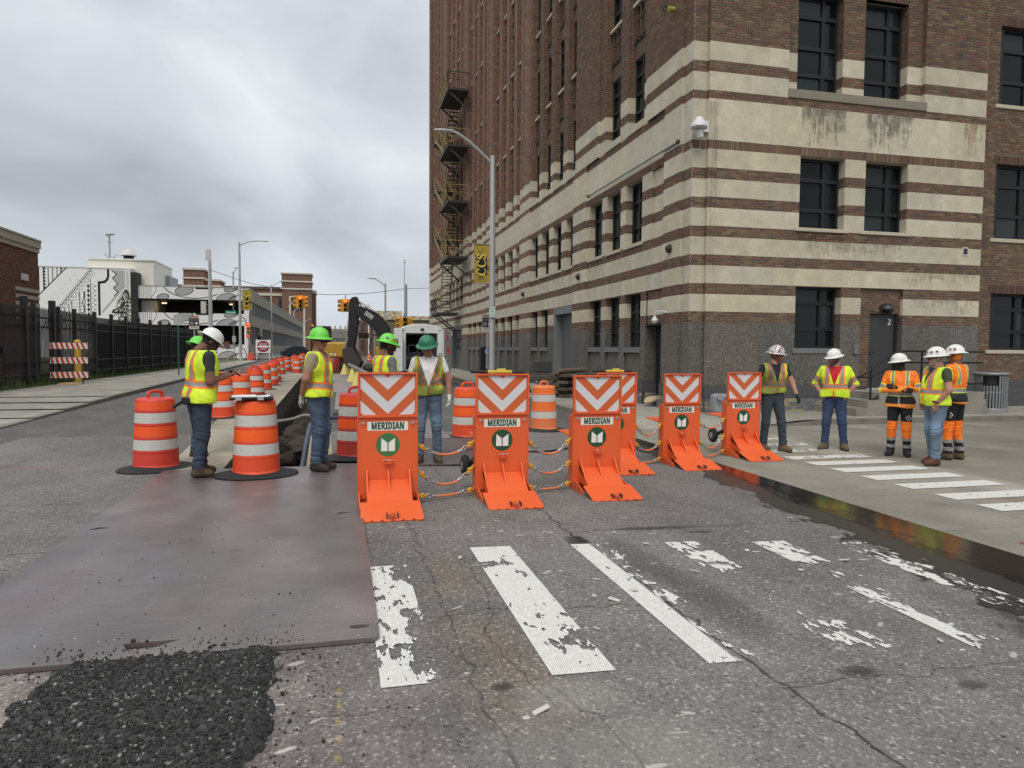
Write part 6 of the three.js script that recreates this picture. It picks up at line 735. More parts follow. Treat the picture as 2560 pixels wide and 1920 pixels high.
// traffic drums
{
  const TINT = { a: [mat(0.74, 0.075, 0.022, 0.5), mat(0.95, 0.12, 0.012, 0.45)], b: [mat(0.5, 0.045, 0.03, 0.55), mat(0.95, 0.105, 0.012, 0.45)], c: [mat(0.78, 0.2, 0.07, 0.6), mat(0.88, 0.17, 0.03, 0.5)], r: [mat(0.62, 0.05, 0.03, 0.5), mat(0.9, 0.1, 0.02, 0.45)] };
  const wh = mat(0.66, 0.66, 0.64, 0.5, 0, { map: dataTex(256, 64, (x, y) => { const f = fbm(x / 20, y / 8, 4), s = hash2(x, y); const v = 238 - (f > 0.68 ? 50 * (f - 0.68) * 5 : 0) - (s > 0.99 ? 60 : 0); return [v, v, v * 0.98]; }) });
  const prof = []; const R = (y) => lerp(0.285, 0.232, y / 0.93); const grooves = [0.25, 0.425, 0.60, 0.775]; for (let k = 0; k <= 62; k++) { const y = 0.03 + 0.87 * k / 62; let r = R(y); for (const g of grooves) { const d = Math.abs(y - g); if (d < 0.022) r += 0.007 * (1 - d / 0.022); } if (y < 0.07) r += 0.022 * (1 - (y - 0.03) / 0.04); prof.push([r, y]); } prof.push([0.226, 0.925], [0.2, 0.94], [0, 0.945]);
  const ring = (y0, y1) => { const p = []; for (let k = 0; k <= 4; k++) { const y = lerp(y0, y1, k / 4); p.push([R(y) + 0.0025, y]); } return mb().lathe(p, 0, 0, 0, 36).done(); };
  const gBody = mb().lathe(prof, 0, 0, 0, 36).done(), bands = [ring(0.272, 0.405), ring(0.447, 0.58), ring(0.622, 0.755), ring(0.797, 0.895)], gBase = mb().lathe([[0.2, 0.065], [0.3, 0.06], [0.4, 0.04], [0.5, 0.018], [0.505, 0.0], [0.2, 0.0]], 0, 0, 0, 40).done(), gH = mb().tube([[-0.11, 0.93, 0], [-0.1, 1.0, 0], [-0.06, 1.022, 0], [0.06, 1.022, 0], [0.1, 1.0, 0], [0.11, 0.93, 0]], 0.022, 8, 30).done();
  const drum = (label, x, z, tint, ry = 0, group, handle = 1, y0 = 0, base = 1) => { const t = thing('traffic_drum', label, 'traffic drum', [x, gh(x) + y0, z], ry, group), [b, o] = TINT[tint]; mesh('body', gBody, b, t); bands.forEach((g, k) => mesh('reflective_band', g, k % 2 ? o : wh, t)); if (base) { const m = mesh('rubber_base', gBase, M.rubber, t); m.scale.set(1, 1, 0.82); } if (handle) mesh('handle', gH, b, t); return t; };
  drum('orange and white drum alone at the left edge of the steel plate', -2.38, -10.2, 'r', 0.9); drum('large orange and white drum on the steel plate carrying a clipboard', -1.02, -9.27, 'a', 0.2, null, 0, 0.034);
  const G = 'drums lined up along the trench', row = [[-2.62, -17.1, 'a'], [-2.42, -18.6, 'a'], [-2.5, -22.6, 'b'], [-2.78, -24.8, 'r'], [-2.8, -28.2, 'a'], [-2.82, -31.3, 'a'], [-2.95, -34.5, 'r'], [-3.25, -38, 'b'], [-3.45, -44, 'a'], [-2.62, -46.2, 'a'], [-3.5, -50, 'a'], [-3.2, -53.4, 'a'], [-3.7, -62, 'a'], [-3.5, -69, 'a'], [-3.6, -75, 'r'], [-3.4, -81, 'a'], [-3.0, -86, 'a']];
  row.forEach(([x, z, t], i) => drum(ORD[i] + ' orange and white drum from the near end of the row left of the trench', x, z, t, i * 1.7, G));
  drum('orange and white drum tucked behind the left side of the leftmost barrier', 0.22, -10.55, 'b', 0.4, null, 1, 0.02); drum('orange and white drum between the man in the white shirt and the second barrier', 2.28, -12.95, 'a', 0.3); drum('faded pale orange drum with scuffed bands beside the kerb', 4.15, -14.3, 'c', 0.5); drum('small far orange drum right of the excavator bucket', 3.3, -84, 'a'); drum('small far orange drum half hidden by the excavator stick', 1.9, -100, 'r');
  const c = thing('clipboard', 'black storage clipboard with white papers lying on the drum on the steel plate', 'clipboard', [-1.06, 0.985, -9.2], 0.12); mb().ob(0, 0.012, 0, 0.5, 0.035, 0.36, 0, 0, 0, 0.012).build('case', M.black, c); for (const x of [-0.15, 0.1]) mb().ob(x, 0.012, 0.182, 0.07, 0.038, 0.012).build('clasp', M.galv, c); mb().ob(-0.02, 0.033, 0.0, 0.42, 0.006, 0.3).ob(0.01, 0.038, -0.01, 0.4, 0.004, 0.29, 0, 0.08, 0).build('papers', M.white, c); const p = thing('pen', 'black pen lying on the papers of the clipboard', 'pen', [-0.95, 1.03, -9.22], 0.5); mb().bar([-0.07, 0, 0], [0.07, 0, 0], 0.006).build('barrel', M.black, p);
}
// steel road plates
{
  const tex = canv(1024, 2048, (c, w, h) => {
    const im = c.createImageData(w, h); for (let y = 0; y < h; y++) for (let x = 0; x < w; x++) { const f = fbm(x / 190, y / 240, 5), g = fbm(x / 160 + 9, y / 260, 4), s = fbm(x / 70, y / 4, 3), n = hash2(x, y); let v = 106 + (f - 0.5) * 46 + (s - 0.5) * 18 + (n - 0.5) * 8; const red = clamp((g - 0.42) * 2) * 0.6; const o = (y * w + x) * 4; im.data[o] = v * (1.02 + red * 0.12); im.data[o + 1] = v * (0.975 - red * 0.05); im.data[o + 2] = v * (0.965 - red * 0.03); im.data[o + 3] = 255; } c.putImageData(im, 0, 0); const r = rng(3);
    for (let k = 0; k < 260; k++) { const x = r() * w, y = r() * h, a = (r() - 0.5) * 0.5 + (r() < 0.3 ? 1.5 : 0), l = 20 + r() * 160; c.strokeStyle = r() < 0.6 ? `rgba(210,205,205,${0.05 + r() * 0.14})` : `rgba(40,36,34,${0.06 + r() * 0.2})`; c.lineWidth = 0.6 + r() * 1.6; c.beginPath(); c.moveTo(x, y); c.quadraticCurveTo(x + Math.cos(a) * l * 0.5, y + Math.sin(a) * l * 0.5 + r() * 8, x + Math.cos(a) * l, y + Math.sin(a) * l); c.stroke(); }
    for (let k = 0; k < 30; k++) { const x = r() * w, y = r() * h, R = 20 + r() * 110; const g = c.createRadialGradient(x, y, 0, x, y, R), q = r(); const col = q < 0.45 ? '62,56,54' : q < 0.7 ? '118,86,80' : q < 0.85 ? '170,160,150' : '120,130,150'; g.addColorStop(0, `rgba(${col},${0.12 + r() * 0.2})`); g.addColorStop(1, `rgba(${col},0)`); c.fillStyle = g; c.fillRect(x - R, y - R, 2 * R, 2 * R); }
    for (let k = 0; k < 26; k++) { c.fillStyle = `rgba(60,54,50,${0.1 + r() * 0.15})`; c.fillRect(w * 0.1 + r() * 60, h * 0.56 + k * 3.4, 220 + r() * 90, 1.6); } for (let k = 0; k < 60; k++) { c.fillStyle = 'rgba(38,34,32,.5)'; c.beginPath(); c.ellipse(r() * w, r() * h, 1 + r() * 5, 1 + r() * 3, r() * 3, 0, 7); c.fill(); }
  });
  const s = new THREE.Shape(), x0 = -2.2, x1 = 0.2, a = 3.9, b = 9.8, q = 0.05; s.moveTo(x0 + q, a); s.lineTo(x1 - q, a); s.quadraticCurveTo(x1, a, x1, a + q); s.lineTo(x1, b - q); s.quadraticCurveTo(x1, b, x1 - q, b); s.lineTo(x0 + q, b); s.quadraticCurveTo(x0, b, x0, b - q); s.lineTo(x0, a + q); s.quadraticCurveTo(x0, a, x0 + q, a);
  const hole = (pts) => { const p = new THREE.Path(); pts.forEach((v, i) => i ? p.lineTo(...v) : p.moveTo(...v)); p.closePath(); s.holes.push(p); }; hole([[-1.06, 3.94], [-0.84, 4.1], [-1.14, 4.1]]); hole([[-2.14, 6.72], [-1.93, 6.78], [-2.06, 6.84]]); hole([[-0.06, 6.9], [0.14, 6.95], [0.0, 7.0]]); { const p = new THREE.Path(); p.absellipse(0.10, 4.07, 0.06, 0.035, 0, Math.PI * 2); s.holes.push(p); }
  const g = new THREE.ExtrudeGeometry(s, { depth: 0.022, bevelEnabled: true, bevelSize: 0.004, bevelThickness: 0.004, bevelSegments: 2, curveSegments: 8 }); const U = g.attributes.uv, P = g.attributes.position; for (let k = 0; k < P.count; k++) U.setXY(k, (P.getX(k) - x0) / (x1 - x0), (P.getY(k) - a) / (b - a)); g.rotateX(-Math.PI / 2); g.translate(0, 0.007, 0);
  const steel = new THREE.MeshStandardMaterial({ map: tex, roughness: 0.4, metalness: 0.2, bumpMap: rep(T.asphaltBump, 2, 5), bumpScale: 0.0015 }); const pl = mesh('steel_plate', g, steel); tag(pl, 'big brown grey steel road plate with lifting holes in the left foreground', 'steel plate');
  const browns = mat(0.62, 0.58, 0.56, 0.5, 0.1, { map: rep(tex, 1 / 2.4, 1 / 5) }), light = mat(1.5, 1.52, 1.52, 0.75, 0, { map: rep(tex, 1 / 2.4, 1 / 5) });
  const pb = (label, xa, xb, za, zb, y, m) => { const t = thing('steel_plate', label, 'steel plate', [(xa + xb) / 2, y, (za + zb) / 2], 0); mb().ob(0, 0, 0, xb - xa, 0.028, Math.abs(za - zb), 0, 0, -0.014, 0.006).build('plate', m, t); };
  pb('brownish steel plate under the boots of the man in the white shirt', 0.34, 2.45, -9.75, -12.6, 0.002, browns); pb('first pale steel plate beyond the brownish one, right of the trench', -0.02, 1.95, -12.7, -18.6, 0.008, light); pb('second pale steel plate along the trench, under the near end of the long pipe', -0.15, 1.85, -18.68, -26.0, 0.008, light); pb('third pale steel plate along the trench, under the yellow cones', -0.3, 1.75, -26.1, -35, 0.008, light); pb('fourth pale steel plate along the trench, near the excavator bucket', -0.5, 1.6, -35.1, -44, 0.008, light);
}
// pipe on yellow cones, hoses, trench bits
{
  const p = thing('pipe', 'long grey pipe resting on yellow cones along the trench', 'pipe'), X = (z) => 0.78 + 0.032 * (z + 29.8); mb().bar([X(-44.8), 0.68, -44.8], [X(-19), 0.68, -19], 0.095, 0.095, 20).build('tube', mat(0.2, 0.19, 0.175, 0.75, 0, { bumpMap: rep(T.concrete, 4), bumpScale: 0.01 }), p); for (const z of [-24, -30.6, -37]) mb().bar([X(z), 0.68, z], [X(z + 0.35), 0.68, z + 0.35], 0.108, 0.108, 20).build('coupling', mat(0.17, 0.16, 0.15, 0.7), p);
  const cone = (label, x, z, col, h, r) => { const t = thing('traffic_cone', label, 'cone', [x, 0.02, z]); mb().lathe([[r, 0], [r, 0.03], [r * 0.94, 0.05], [r * 0.42, h], [r * 0.3, h + 0.01], [0, h + 0.01]], 0, 0, 0, 24).build('cone_body', col, t); return t; }; const yl = mat(0.66, 0.58, 0.16, 0.6, 0, { }), rd = mat(0.75, 0.1, 0.05, 0.55);
  [-43.6, -34.2, -29.8, -25.4].forEach((z, i) => cone(['farthest yellow cone under the far end of the long pipe', 'second farthest yellow cone under the long pipe', 'broad yellow cone under the middle of the long pipe', 'nearest yellow cone under the long pipe behind the leftmost barrier'][i], X(z), z, yl, 0.6, 0.36)); cone('red orange cone standing left of the far pipe end', -0.25, -50, rd, 1.0, 0.42); cone('second red orange cone hidden behind the farthest yellow cone', 0.1, -47.5, rd, 0.95, 0.3); cone('small orange cone beside the tall corner lamp post', -10.4, -88, rd, 0.85, 0.25); cone('small orange cone right of the corner lamp near the traffic light', -10.6, -93, rd, 0.9, 0.32);
  const h = thing('hose', 'thick blue grey hose curving out of the trench to the right', 'hose'); mb().tube([[-0.75, -0.9, -11.3], [-0.62, -0.4, -11.9], [-0.58, -0.05, -13.0], [-0.55, 0.1, -14.6], [-0.33, 0.09, -15.9], [0.1, 0.08, -16.1], [0.45, 0.08, -16.3], [1.0, 0.08, -16.9], [1.9, 0.06, -18]], 0.052, 10, 60).build('tube', mat(0.045, 0.06, 0.09, 0.5), h);
  const q = thing('pipe', 'thin grey pipe lying across the open trench', 'pipe'); mb().tube([[-1.7, 0.06, -15.1], [-1.0, 0.1, -15.6], [-0.75, 0.16, -15.8], [-0.45, 0.12, -15.2], [-0.2, 0.05, -14.8]], 0.035, 8, 30).build('tube', mat(0.22, 0.21, 0.19, 0.6), q);
  const c = thing('cable', 'thin black cable snaking from the pipe over the pale steel plate', 'cable'); mb().tube([[1.0, 0.62, -25], [0.75, 0.3, -22], [0.55, 0.06, -20.5], [0.25, 0.04, -19.4], [-0.05, 0.04, -17.6], [-0.12, 0.04, -16.8]], 0.012, 6, 40).build('wire', M.black, c); mb().ob(-0.1, 0.06, -17, 0.1, 0.07, 0.16, 0, 0.4, 0, 0.02).build('plug', M.black, c);
  const e = thing('cable', 'black cable lying across the road behind the second barrier', 'cable'); mb().tube([[1.4, 0.02, -10.4], [2.2, 0.0, -11.2], [3.1, -0.04, -11.0], [4, -0.06, -11.6]], 0.014, 6, 30).build('wire', M.black, e);
  const w = thing('board', 'white board standing in the wet bottom of the trench', 'board', [-0.85, -1.1, -10.9], 0.3); mb().ob(0, 0.12, 0, 0.13, 0.3, 0.02, 0.5, 0, 0).build('panel', M.white, w);
  const dp = thing('dirt_heap', 'lumps of dug dirt on the right bank of the trench', 'dirt'); { const g = new THREE.IcosahedronGeometry(1, 3), r = rng(8), B = mb(); for (let k = 0; k < 26; k++) { const z = -13.5 - r() * 8, gg = g.clone(), P = gg.attributes.position; for (let i = 0; i < P.count; i++) { const f = 1 + 0.5 * (fbm(P.getX(i) * 2 + k, P.getY(i) * 2 + P.getZ(i) * 2, 3) - 0.5); P.setXYZ(i, P.getX(i) * f, P.getY(i) * f, P.getZ(i) * f); } gg.computeVertexNormals(); const s = 0.08 + r() * 0.2, v = 0.35 + r() * 0.3; B.col(v, v * 0.93, v * 0.84); B.geo(gg, new THREE.Matrix4().compose(V(XR(z) - 0.1 - r() * 0.5, -0.35 - r() * 0.5, z), new THREE.Quaternion().setFromEuler(new THREE.Euler(r() * 6, r() * 6, 0)), V(s * 1.2, s * 0.8, s * 1.3))); } tag(B.build('clods', M.dirt, dp), null, null, null, 'stuff'); }
}
// excavator with black arm, behind the van
{
  const t = thing('excavator', 'excavator with black arm lettered DEERE, its yellow body behind the white van', 'excavator', [2.72, 0, -39.9], -13.6 * Math.PI / 180), s = 1 / 44.4, pt = (x, y) => [(x - 980) * s, 1.62 + (866 - y) * s]; const blk = mat(0.014, 0.014, 0.015, 0.45, 0.1), yel = mat(0.5, 0.29, 0.03, 0.5);
  const ext = (nm, pts, d, z, m, par = t) => { const S = new THREE.Shape(); pts.forEach((q, i) => { const v = pt(...q); i ? S.lineTo(...v) : S.moveTo(...v); }); const g = new THREE.ExtrudeGeometry(S, { depth: d, bevelEnabled: true, bevelSize: 0.03, bevelThickness: 0.03, bevelSegments: 2 }); g.translate(0, 0, z - d / 2); return mesh(nm, g, m, par); };
  ext('stick', [[880, 760], [882, 750], [888, 744], [896, 743], [900, 750], [900, 792], [897, 820], [893, 850], [889, 872], [879, 874], [874, 862], [878, 820]], 0.34, 0, blk); const boom = ext('boom', [[898, 764], [912, 767], [936, 776], [958, 792], [975, 814], [984, 845], [990, 880], [966, 880], [960, 850], [944, 824], [924, 804], [904, 790], [898, 784]], 0.46, 0.1, blk);
  { const tx = canv(256, 72, (c) => { c.clearRect(0, 0, 256, 72); c.fillStyle = '#d8d8d6'; c.font = 'bold 62px sans-serif'; c.textAlign = 'center'; c.fillText('DEERE', 128, 57); }); const a = pt(917, 778), b = pt(943, 797), ux = b[0] - a[0], uy = b[1] - a[1], L = Math.hypot(ux, uy), nx = -uy / L * 0.19, ny = ux / L * 0.19, z = 0.37; const B = mb(); B.quad([a[0] - nx, a[1] - ny, z], [b[0] - nx, b[1] - ny, z], [b[0] + nx, b[1] + ny, z], [a[0] + nx, a[1] + ny, z], [0, 0, 1, 0, 1, 1, 0, 1]); B.build('lettering', mat(1, 1, 1, 0.6, 0, { map: tx, transparent: true }), boom); }
  ext('bucket', [[866, 872], [876, 866], [890, 868], [896, 880], [908, 902], [903, 914], [888, 918], [874, 908], [868, 892]], 0.9, 0, mat(0.05, 0.045, 0.04, 0.8)); const P3 = (x, y, z) => [...pt(x, y), z]; mb().bar(P3(899, 750, 0), P3(925, 768, 0.05), 0.05).bar(P3(920, 764, 0.05), P3(952, 788, 0.1), 0.085).bar(P3(872, 862, 0.1), P3(878, 800, 0.2), 0.045).bar(P3(868, 875, 0.1), P3(876, 840, 0.2), 0.06).build('hydraulic_ram', M.zinc, t); mb().bar(P3(958, 870, 0.5), P3(966, 830, 0.45), 0.07).bar(P3(958, 870, -0.3), P3(966, 830, -0.25), 0.07).build('hydraulic_ram', blk, t);
  mb().tube([P3(900, 765, 0.3), P3(906, 758, 0.32), P3(915, 770, 0.35), P3(940, 778, 0.38), P3(968, 800, 0.36), P3(985, 835, 0.3)], 0.03, 6, 40).tube([P3(898, 790, 0.3), P3(906, 805, 0.35), P3(900, 815, 0.3), P3(890, 812, 0.25)], 0.03, 6, 30).tube([P3(935, 885, 0.6), P3(933, 860, 0.6), P3(945, 835, 0.5), P3(950, 838, 0.4)], 0.025, 6, 30).build('hose', M.black, t);
  mb().ob(-0.55, 1.2, -0.9, 0.62, 0.95, 1.8, 0, 0, 0, 0.1).ob(1.0, 1.25, -1.6, 2.6, 1.0, 2.2, 0, 0, 0, 0.1).build('house', yel, t); mb().ob(0.1, 1.5, 0.55, 0.42, 0.5, 0.1, 0, 0, 0, 0.05).build('mirror', M.darkGlass, t); const cab = mb().ob(0.75, 1.95, -0.3, 1.0, 1.6, 1.5, 0, 0, 0, 0.08).build('cab', blk, t); mb().ob(0.75, 2.1, 0.455, 0.8, 1.1, 0.02).build('window', M.darkGlass, cab); for (const z of [-2.2, 0.3]) mb().ob(0.3, 0.38, z, 3.6, 0.72, 0.55, 0, 0, 0, 0.3).build('track', M.black, t); mb().bar([0.3, 0.6, -1], [0.3, 0.9, -1], 0.8, 0.8, 20).build('slew_ring', M.black, t);
  // second yellow machine
  const k = thing('excavator', 'yellow excavator seen from behind, past the man in sunglasses', 'excavator', [-0.62, 0, -47], -0.05); mb().ob(0.05, 1.45, 0.3, 1.95, 0.98, 0.9, 0, 0, 0, 0.14).build('counterweight', yel, k); mb().ob(-0.6, 1.7, -0.5, 0.9, 0.5, 1.0, 0, 0, 0, 0.08).ob(0.5, 1.5, -0.8, 1.0, 0.9, 1.6, 0, 0, 0, 0.1).build('house', yel, k); mb().ob(-0.5, 2.15, -1.1, 0.95, 1.7, 1.3, 0, 0, 0, 0.08).build('cab', blk, k); mb().ob(-0.5, 2.35, -0.44, 0.75, 0.9, 0.02).build('window', M.darkGlass, k); for (let i = 0; i < 4; i++) mb().ob(-0.68, 1.32 + i * 0.14, 0.755, 0.4, 0.06, 0.02, 0, 0, 0, 0.005).build('grille_slot', M.black, k); mb().ob(0.1, 1.18, 0.755, 0.12, 0.14, 0.02).ob(0.32, 1.18, 0.755, 0.12, 0.14, 0.02).build('lamp', M.white, k); mb().box(0.3, 1.2, 0.752, 0.312, 1.9, 0.757).build('panel_gap', M.black, k); for (const x of [-0.85, 0.85]) mb().ob(x, 0.36, -0.6, 0.5, 0.7, 3.2, 0, 0, 0, 0.28).build('track', M.black, k); mb().bar([-1.15, 2.95, -0.9], [-1.15, 3.1, -0.9], 0.08).build('beacon', mat(0.8, 0.5, 0.1, 0.4), k); mb().bar([-1.1, 0.8, 0.2], [-1.1, 2.9, 0.2], 0.09).build('guard_post', blk, k);
}
// white van with its back doors open
{
  const t = thing('van', 'white utility van with open back doors and a dark equipment bay', 'van', [3.62, -0.06, -32.6], -0.02), w = mat(0.72, 0.74, 0.74, 0.35), wd = mat(0.55, 0.57, 0.58, 0.4); const W = 0.98, Hh = 2.78;
  const S = new THREE.Shape(); S.moveTo(-W, 0.62); S.lineTo(-W, 2.3); S.quadraticCurveTo(-W, 2.58, -0.72, 2.66); S.quadraticCurveTo(0, Hh + 0.06, 0.72, 2.66); S.quadraticCurveTo(W, 2.58, W, 2.3); S.lineTo(W, 0.62); const h = new THREE.Path(); h.moveTo(-0.72, 0.7); h.lineTo(-0.72, 2.36); h.lineTo(0.72, 2.36); h.lineTo(0.72, 0.7); S.holes.push(h); const g = new THREE.ExtrudeGeometry(S, { depth: 4.6, bevelEnabled: true, bevelSize: 0.03, bevelThickness: 0.03, bevelSegments: 2 }); g.translate(0, 0, -4.6); mesh('body', g, w, t); mb().box(-0.715, 0.7, -4.3, 0.715, 2.36, -4.2).box(-0.715, 0.7, -4.2, 0.715, 0.71, -0.05).build('cargo_bay', M.black, t);
  mb().ob(0, 1.65, -6, 1.9, 1.9, 1.9, 0, 0, 0, 0.3).build('cab', w, t); mb().ob(0, 0.55, 0.12, 1.9, 0.2, 0.22, 0, 0, 0, 0.04).build('bumper', M.black, t); for (const [x, z] of [[-0.82, -1.2], [0.82, -1.2], [-0.82, -5.6], [0.82, -5.6]]) mb().bar([x - 0.13, 0.38, z], [x + 0.13, 0.38, z], 0.38, 0.38, 22).build('wheel', M.rubber, t);
  const dl = mb().ob(-1.08, 1.6, 0.34, 0.05, 1.95, 0.75, 0, 0.45, 0, 0.02).build('door', w, t), dr = mb().ob(1.12, 1.55, 0.34, 0.05, 1.95, 0.78, 0, -0.55, 0, 0.02).build('door', wd, t); const red = mat(0.5, 0.03, 0.03, 0.5); mb().ob(-0.9, 2.42, 0.05, 0.09, 0.3, 0.02, 0, 0, -0.2).ob(-1.0, 1.95, 0.2, 0.06, 0.2, 0.03, 0, 0.3, -0.1).build('reflective_tape', red, dl); mb().ob(1.12, 2.2, 0.42, 0.07, 0.34, 0.05, 0, -0.55, 0.2).ob(1.17, 1.6, 0.42, 0.07, 0.34, 0.05, 0, -0.55, 0.2).build('reflective_tape', red, dr); mb().ob(0.86, 1.36, 0.04, 0.13, 0.17, 0.03, 0, 0, 0, 0.01).build('tail_lamp', M.black, t); mb().ob(0.86, 1.37, 0.06, 0.07, 0.08, 0.02).build('lamp', M.white, t); mb().ob(0.78, 1.15, 0.05, 0.05, 0.16, 0.04).build('handle', M.black, t); mb().ob(0.82, 2.5, 0.03, 0.1, 0.1, 0.03, 0, 0, 0, 0.02).ob(-0.82, 2.5, 0.03, 0.1, 0.1, 0.03, 0, 0, 0, 0.02).build('marker_lamp', M.zinc, t); mb().ob(0.02, 2.53, 0.06, 0.16, 0.09, 0.1, 0, 0, 0, 0.02).build('reversing_camera', M.black, t); mb().bar([-0.3, 2.66, 0.03], [-0.3, 2.66, 0.05], 0.02).bar([0.3, 2.66, 0.03], [0.3, 2.66, 0.05], 0.02).build('roof_lamp', M.zinc, t);
  const e = thing('generator', 'dark generator with dials inside the open back of the van', 'generator', [3.3, 0.66, -33.6]); mb().ob(0, 0.4, 0, 0.8, 0.75, 0.6, 0, 0, 0, 0.04).build('housing', mat(0.03, 0.033, 0.04, 0.5), e); for (let k = 0; k < 4; k++) mb().ob(-0.25 + k * 0.16, 0.5, 0.305, 0.1, 0.13, 0.01).build('dial', mat(0.14, 0.15, 0.16, 0.4), e); mb().tube([[-0.2, 0.72, 0.2], [-0.2, 1.05, 0.22], [0.2, 1.05, 0.22], [0.2, 0.72, 0.2]], 0.02, 6).build('frame', M.galvDark, e);
  const sv = thing('parked_car', 'dark parked car with pale roof far along the left kerb', 'car', [-6.3, 0, -112]); const P = new THREE.Shape(); P.moveTo(-2.3, 0.35); P.lineTo(-2.35, 0.95); P.lineTo(-1.9, 1.1); P.quadraticCurveTo(-1.4, 1.72, -0.9, 1.75); P.lineTo(0.7, 1.75); P.quadraticCurveTo(1.1, 1.5, 1.4, 1.15); P.lineTo(2.2, 1.0); P.lineTo(2.35, 0.4); const cg = new THREE.ExtrudeGeometry(P, { depth: 1.7, bevelEnabled: true, bevelSize: 0.06, bevelThickness: 0.08, bevelSegments: 2 }); cg.translate(0, 0, -0.85); cg.rotateY(0.2); mesh('body', cg, mat(0.03, 0.035, 0.045, 0.25), sv); mb().ob(-0.1, 1.78, 0, 1.5, 0.05, 1.4, 0, 0.2, 0, 0.02).build('roof', M.galv, sv); for (const x of [-1.5, 1.5]) for (const z of [-0.85, 0.85]) mb().bar([x, 0.34, z - 0.1], [x, 0.34, z + 0.1], 0.34, 0.34, 16).build('wheel', M.rubber, sv);
}
// odds and ends on the right pavement
{
  const wd = [[0.11, 0.08, 0.055], [0.15, 0.12, 0.085], [0.08, 0.062, 0.045]].map((c) => mat(...c, 0.95)); const tp = thing('timber_pile', 'pile of rough timber cribbing and planks on the right pavement behind the faded drum', 'timber', [7.0, 0.02, -22.6], 0.2); const r = rng(4); for (let k = 0; k < 7; k++) for (let q = 0; q < 3; q++) mb().ob(0.35 + (q - 1) * 0.3 + (r() - 0.5) * 0.1, 0.06 + k * 0.11, (r() - 0.5) * 0.15, 0.22, 0.09, 0.9 + r() * 0.2, 0, (r() - 0.5) * 0.14 + (k & 1 ? 1.57 : 0), 0, 0.012).build('beam', wd[(k + q) % 3], tp); mb().bar([-0.1, 0.86, 0.2], [1.2, 0.9, -0.2], 0.09, 0.075, 10).build('log', wd[1], tp); mb().ob(0.4, 0.8, -0.1, 1.1, 0.04, 0.14, 0, 0.2, 0.05).build('plank', wd[1], tp);
  const sk = thing('steel_scrap', 'rusty bent steel trench parts left of the timber pile', 'scrap', [6.9, 0.02, -25.2], -0.2); const st = mat(0.09, 0.08, 0.07, 0.75, 0.2); mb().ob(-0.25, 0.45, 0, 0.1, 0.95, 0.5, 0, 0, 0.3, 0.03).ob(0.25, 0.55, 0, 0.9, 0.18, 0.5, 0, 0.1, 0.06, 0.03).ob(0.5, 0.3, 0.1, 0.1, 0.6, 0.4, 0, 0, -0.5, 0.03).build('bracket', st, sk); mb().ob(0.35, 0.95, -0.3, 0.6, 0.45, 0.5, 0, 0.2, 0, 0.05).build('block', mat(0.05, 0.05, 0.05, 0.7), sk); mb().lathe([[0.2, 0], [0.16, 0.25], [0.09, 0.4], [0, 0.44]], 0.95, 0, -0.4, 16).build('cone_cap', M.galvDark, sk);
  const fe = thing('fire_extinguisher', 'red fire extinguisher standing on the right pavement by the kerb', 'fire extinguisher', [6.42, 0.02, -31.2]); mb().lathe([[0, 0], [0.1, 0], [0.1, 0.5], [0.07, 0.58], [0.03, 0.6], [0, 0.6]], 0, 0, 0, 18).build('tank', mat(0.4, 0.02, 0.02, 0.35), fe); mb().ob(0.02, 0.66, 0, 0.16, 0.06, 0.05).bar([0, 0.58, 0], [0, 0.68, 0], 0.025).build('valve', M.black, fe); mb().tube([[0.06, 0.64, 0], [0.22, 0.6, 0], [0.3, 0.4, 0.05], [0.3, 0.2, 0.05]], 0.014, 6).build('hose', M.black, fe);
  const tl = thing('tool_pile', 'small heap of dark tools and rags beside the fire extinguisher', 'tools', [6.7, 0.02, -30.6]); for (let k = 0; k < 9; k++) mb().ob((r() - 0.5) * 0.7, 0.06 + r() * 0.1, (r() - 0.5) * 0.4, 0.1 + r() * 0.25, 0.06 + r() * 0.08, 0.08 + r() * 0.1, r(), r() * 3, r(), 0.02).build('tool', k % 3 ? M.black : M.rust, tl);
  const ps = thing('parking_kiosk', 'black parking pay station with blue P disc by the building wall', 'kiosk', [7.7, 0.02, -38]); mb().ob(0, 0.85, 0, 0.62, 1.7, 0.45, 0, 0, 0, 0.04).build('cabinet', mat(0.012, 0.014, 0.018, 0.4), ps); { const tx = canv(96, 256, (c) => { c.fillStyle = '#11141b'; c.fillRect(0, 0, 96, 256); c.fillStyle = '#2d5f9a'; c.beginPath(); c.arc(48, 40, 30, 0, 7); c.fill(); c.fillStyle = '#dde6ee'; c.font = 'bold 46px sans-serif'; c.textAlign = 'center'; c.fillText('P', 48, 57); c.fillStyle = '#4a6a86'; c.save(); c.translate(48, 170); c.rotate(-Math.PI / 2); c.font = 'bold 26px sans-serif'; c.fillText('PAY HERE', 0, 8); c.restore(); }); const B = mb(); B.quad([-0.2, 0.4, 0.228], [0.2, 0.4, 0.228], [0.2, 1.62, 0.228], [-0.2, 1.62, 0.228], [0, 0, 1, 0, 1, 1, 0, 1]); B.build('face', mat(1, 1, 1, 0.4, 0, { map: tx }), ps); }
  const bg = thing('sandbag', 'tan sandbag slumped on the sill of the dark recessed doorway', 'sandbag', [8.62, 0.2, -18.6], 0.5); { const g = new THREE.SphereGeometry(1, 20, 12); g.scale(0.34, 0.1, 0.2); const P = g.attributes.position; for (let i = 0; i < P.count; i++) P.setY(i, P.getY(i) - 0.55 * Math.max(0, -P.getX(i) - 0.12) ** 1.2 + 0.02 * fbm(P.getX(i) * 9, P.getZ(i) * 9, 2)); g.computeVertexNormals(); mesh('bag', g, mat(0.46, 0.35, 0.22, 0.95), bg); }
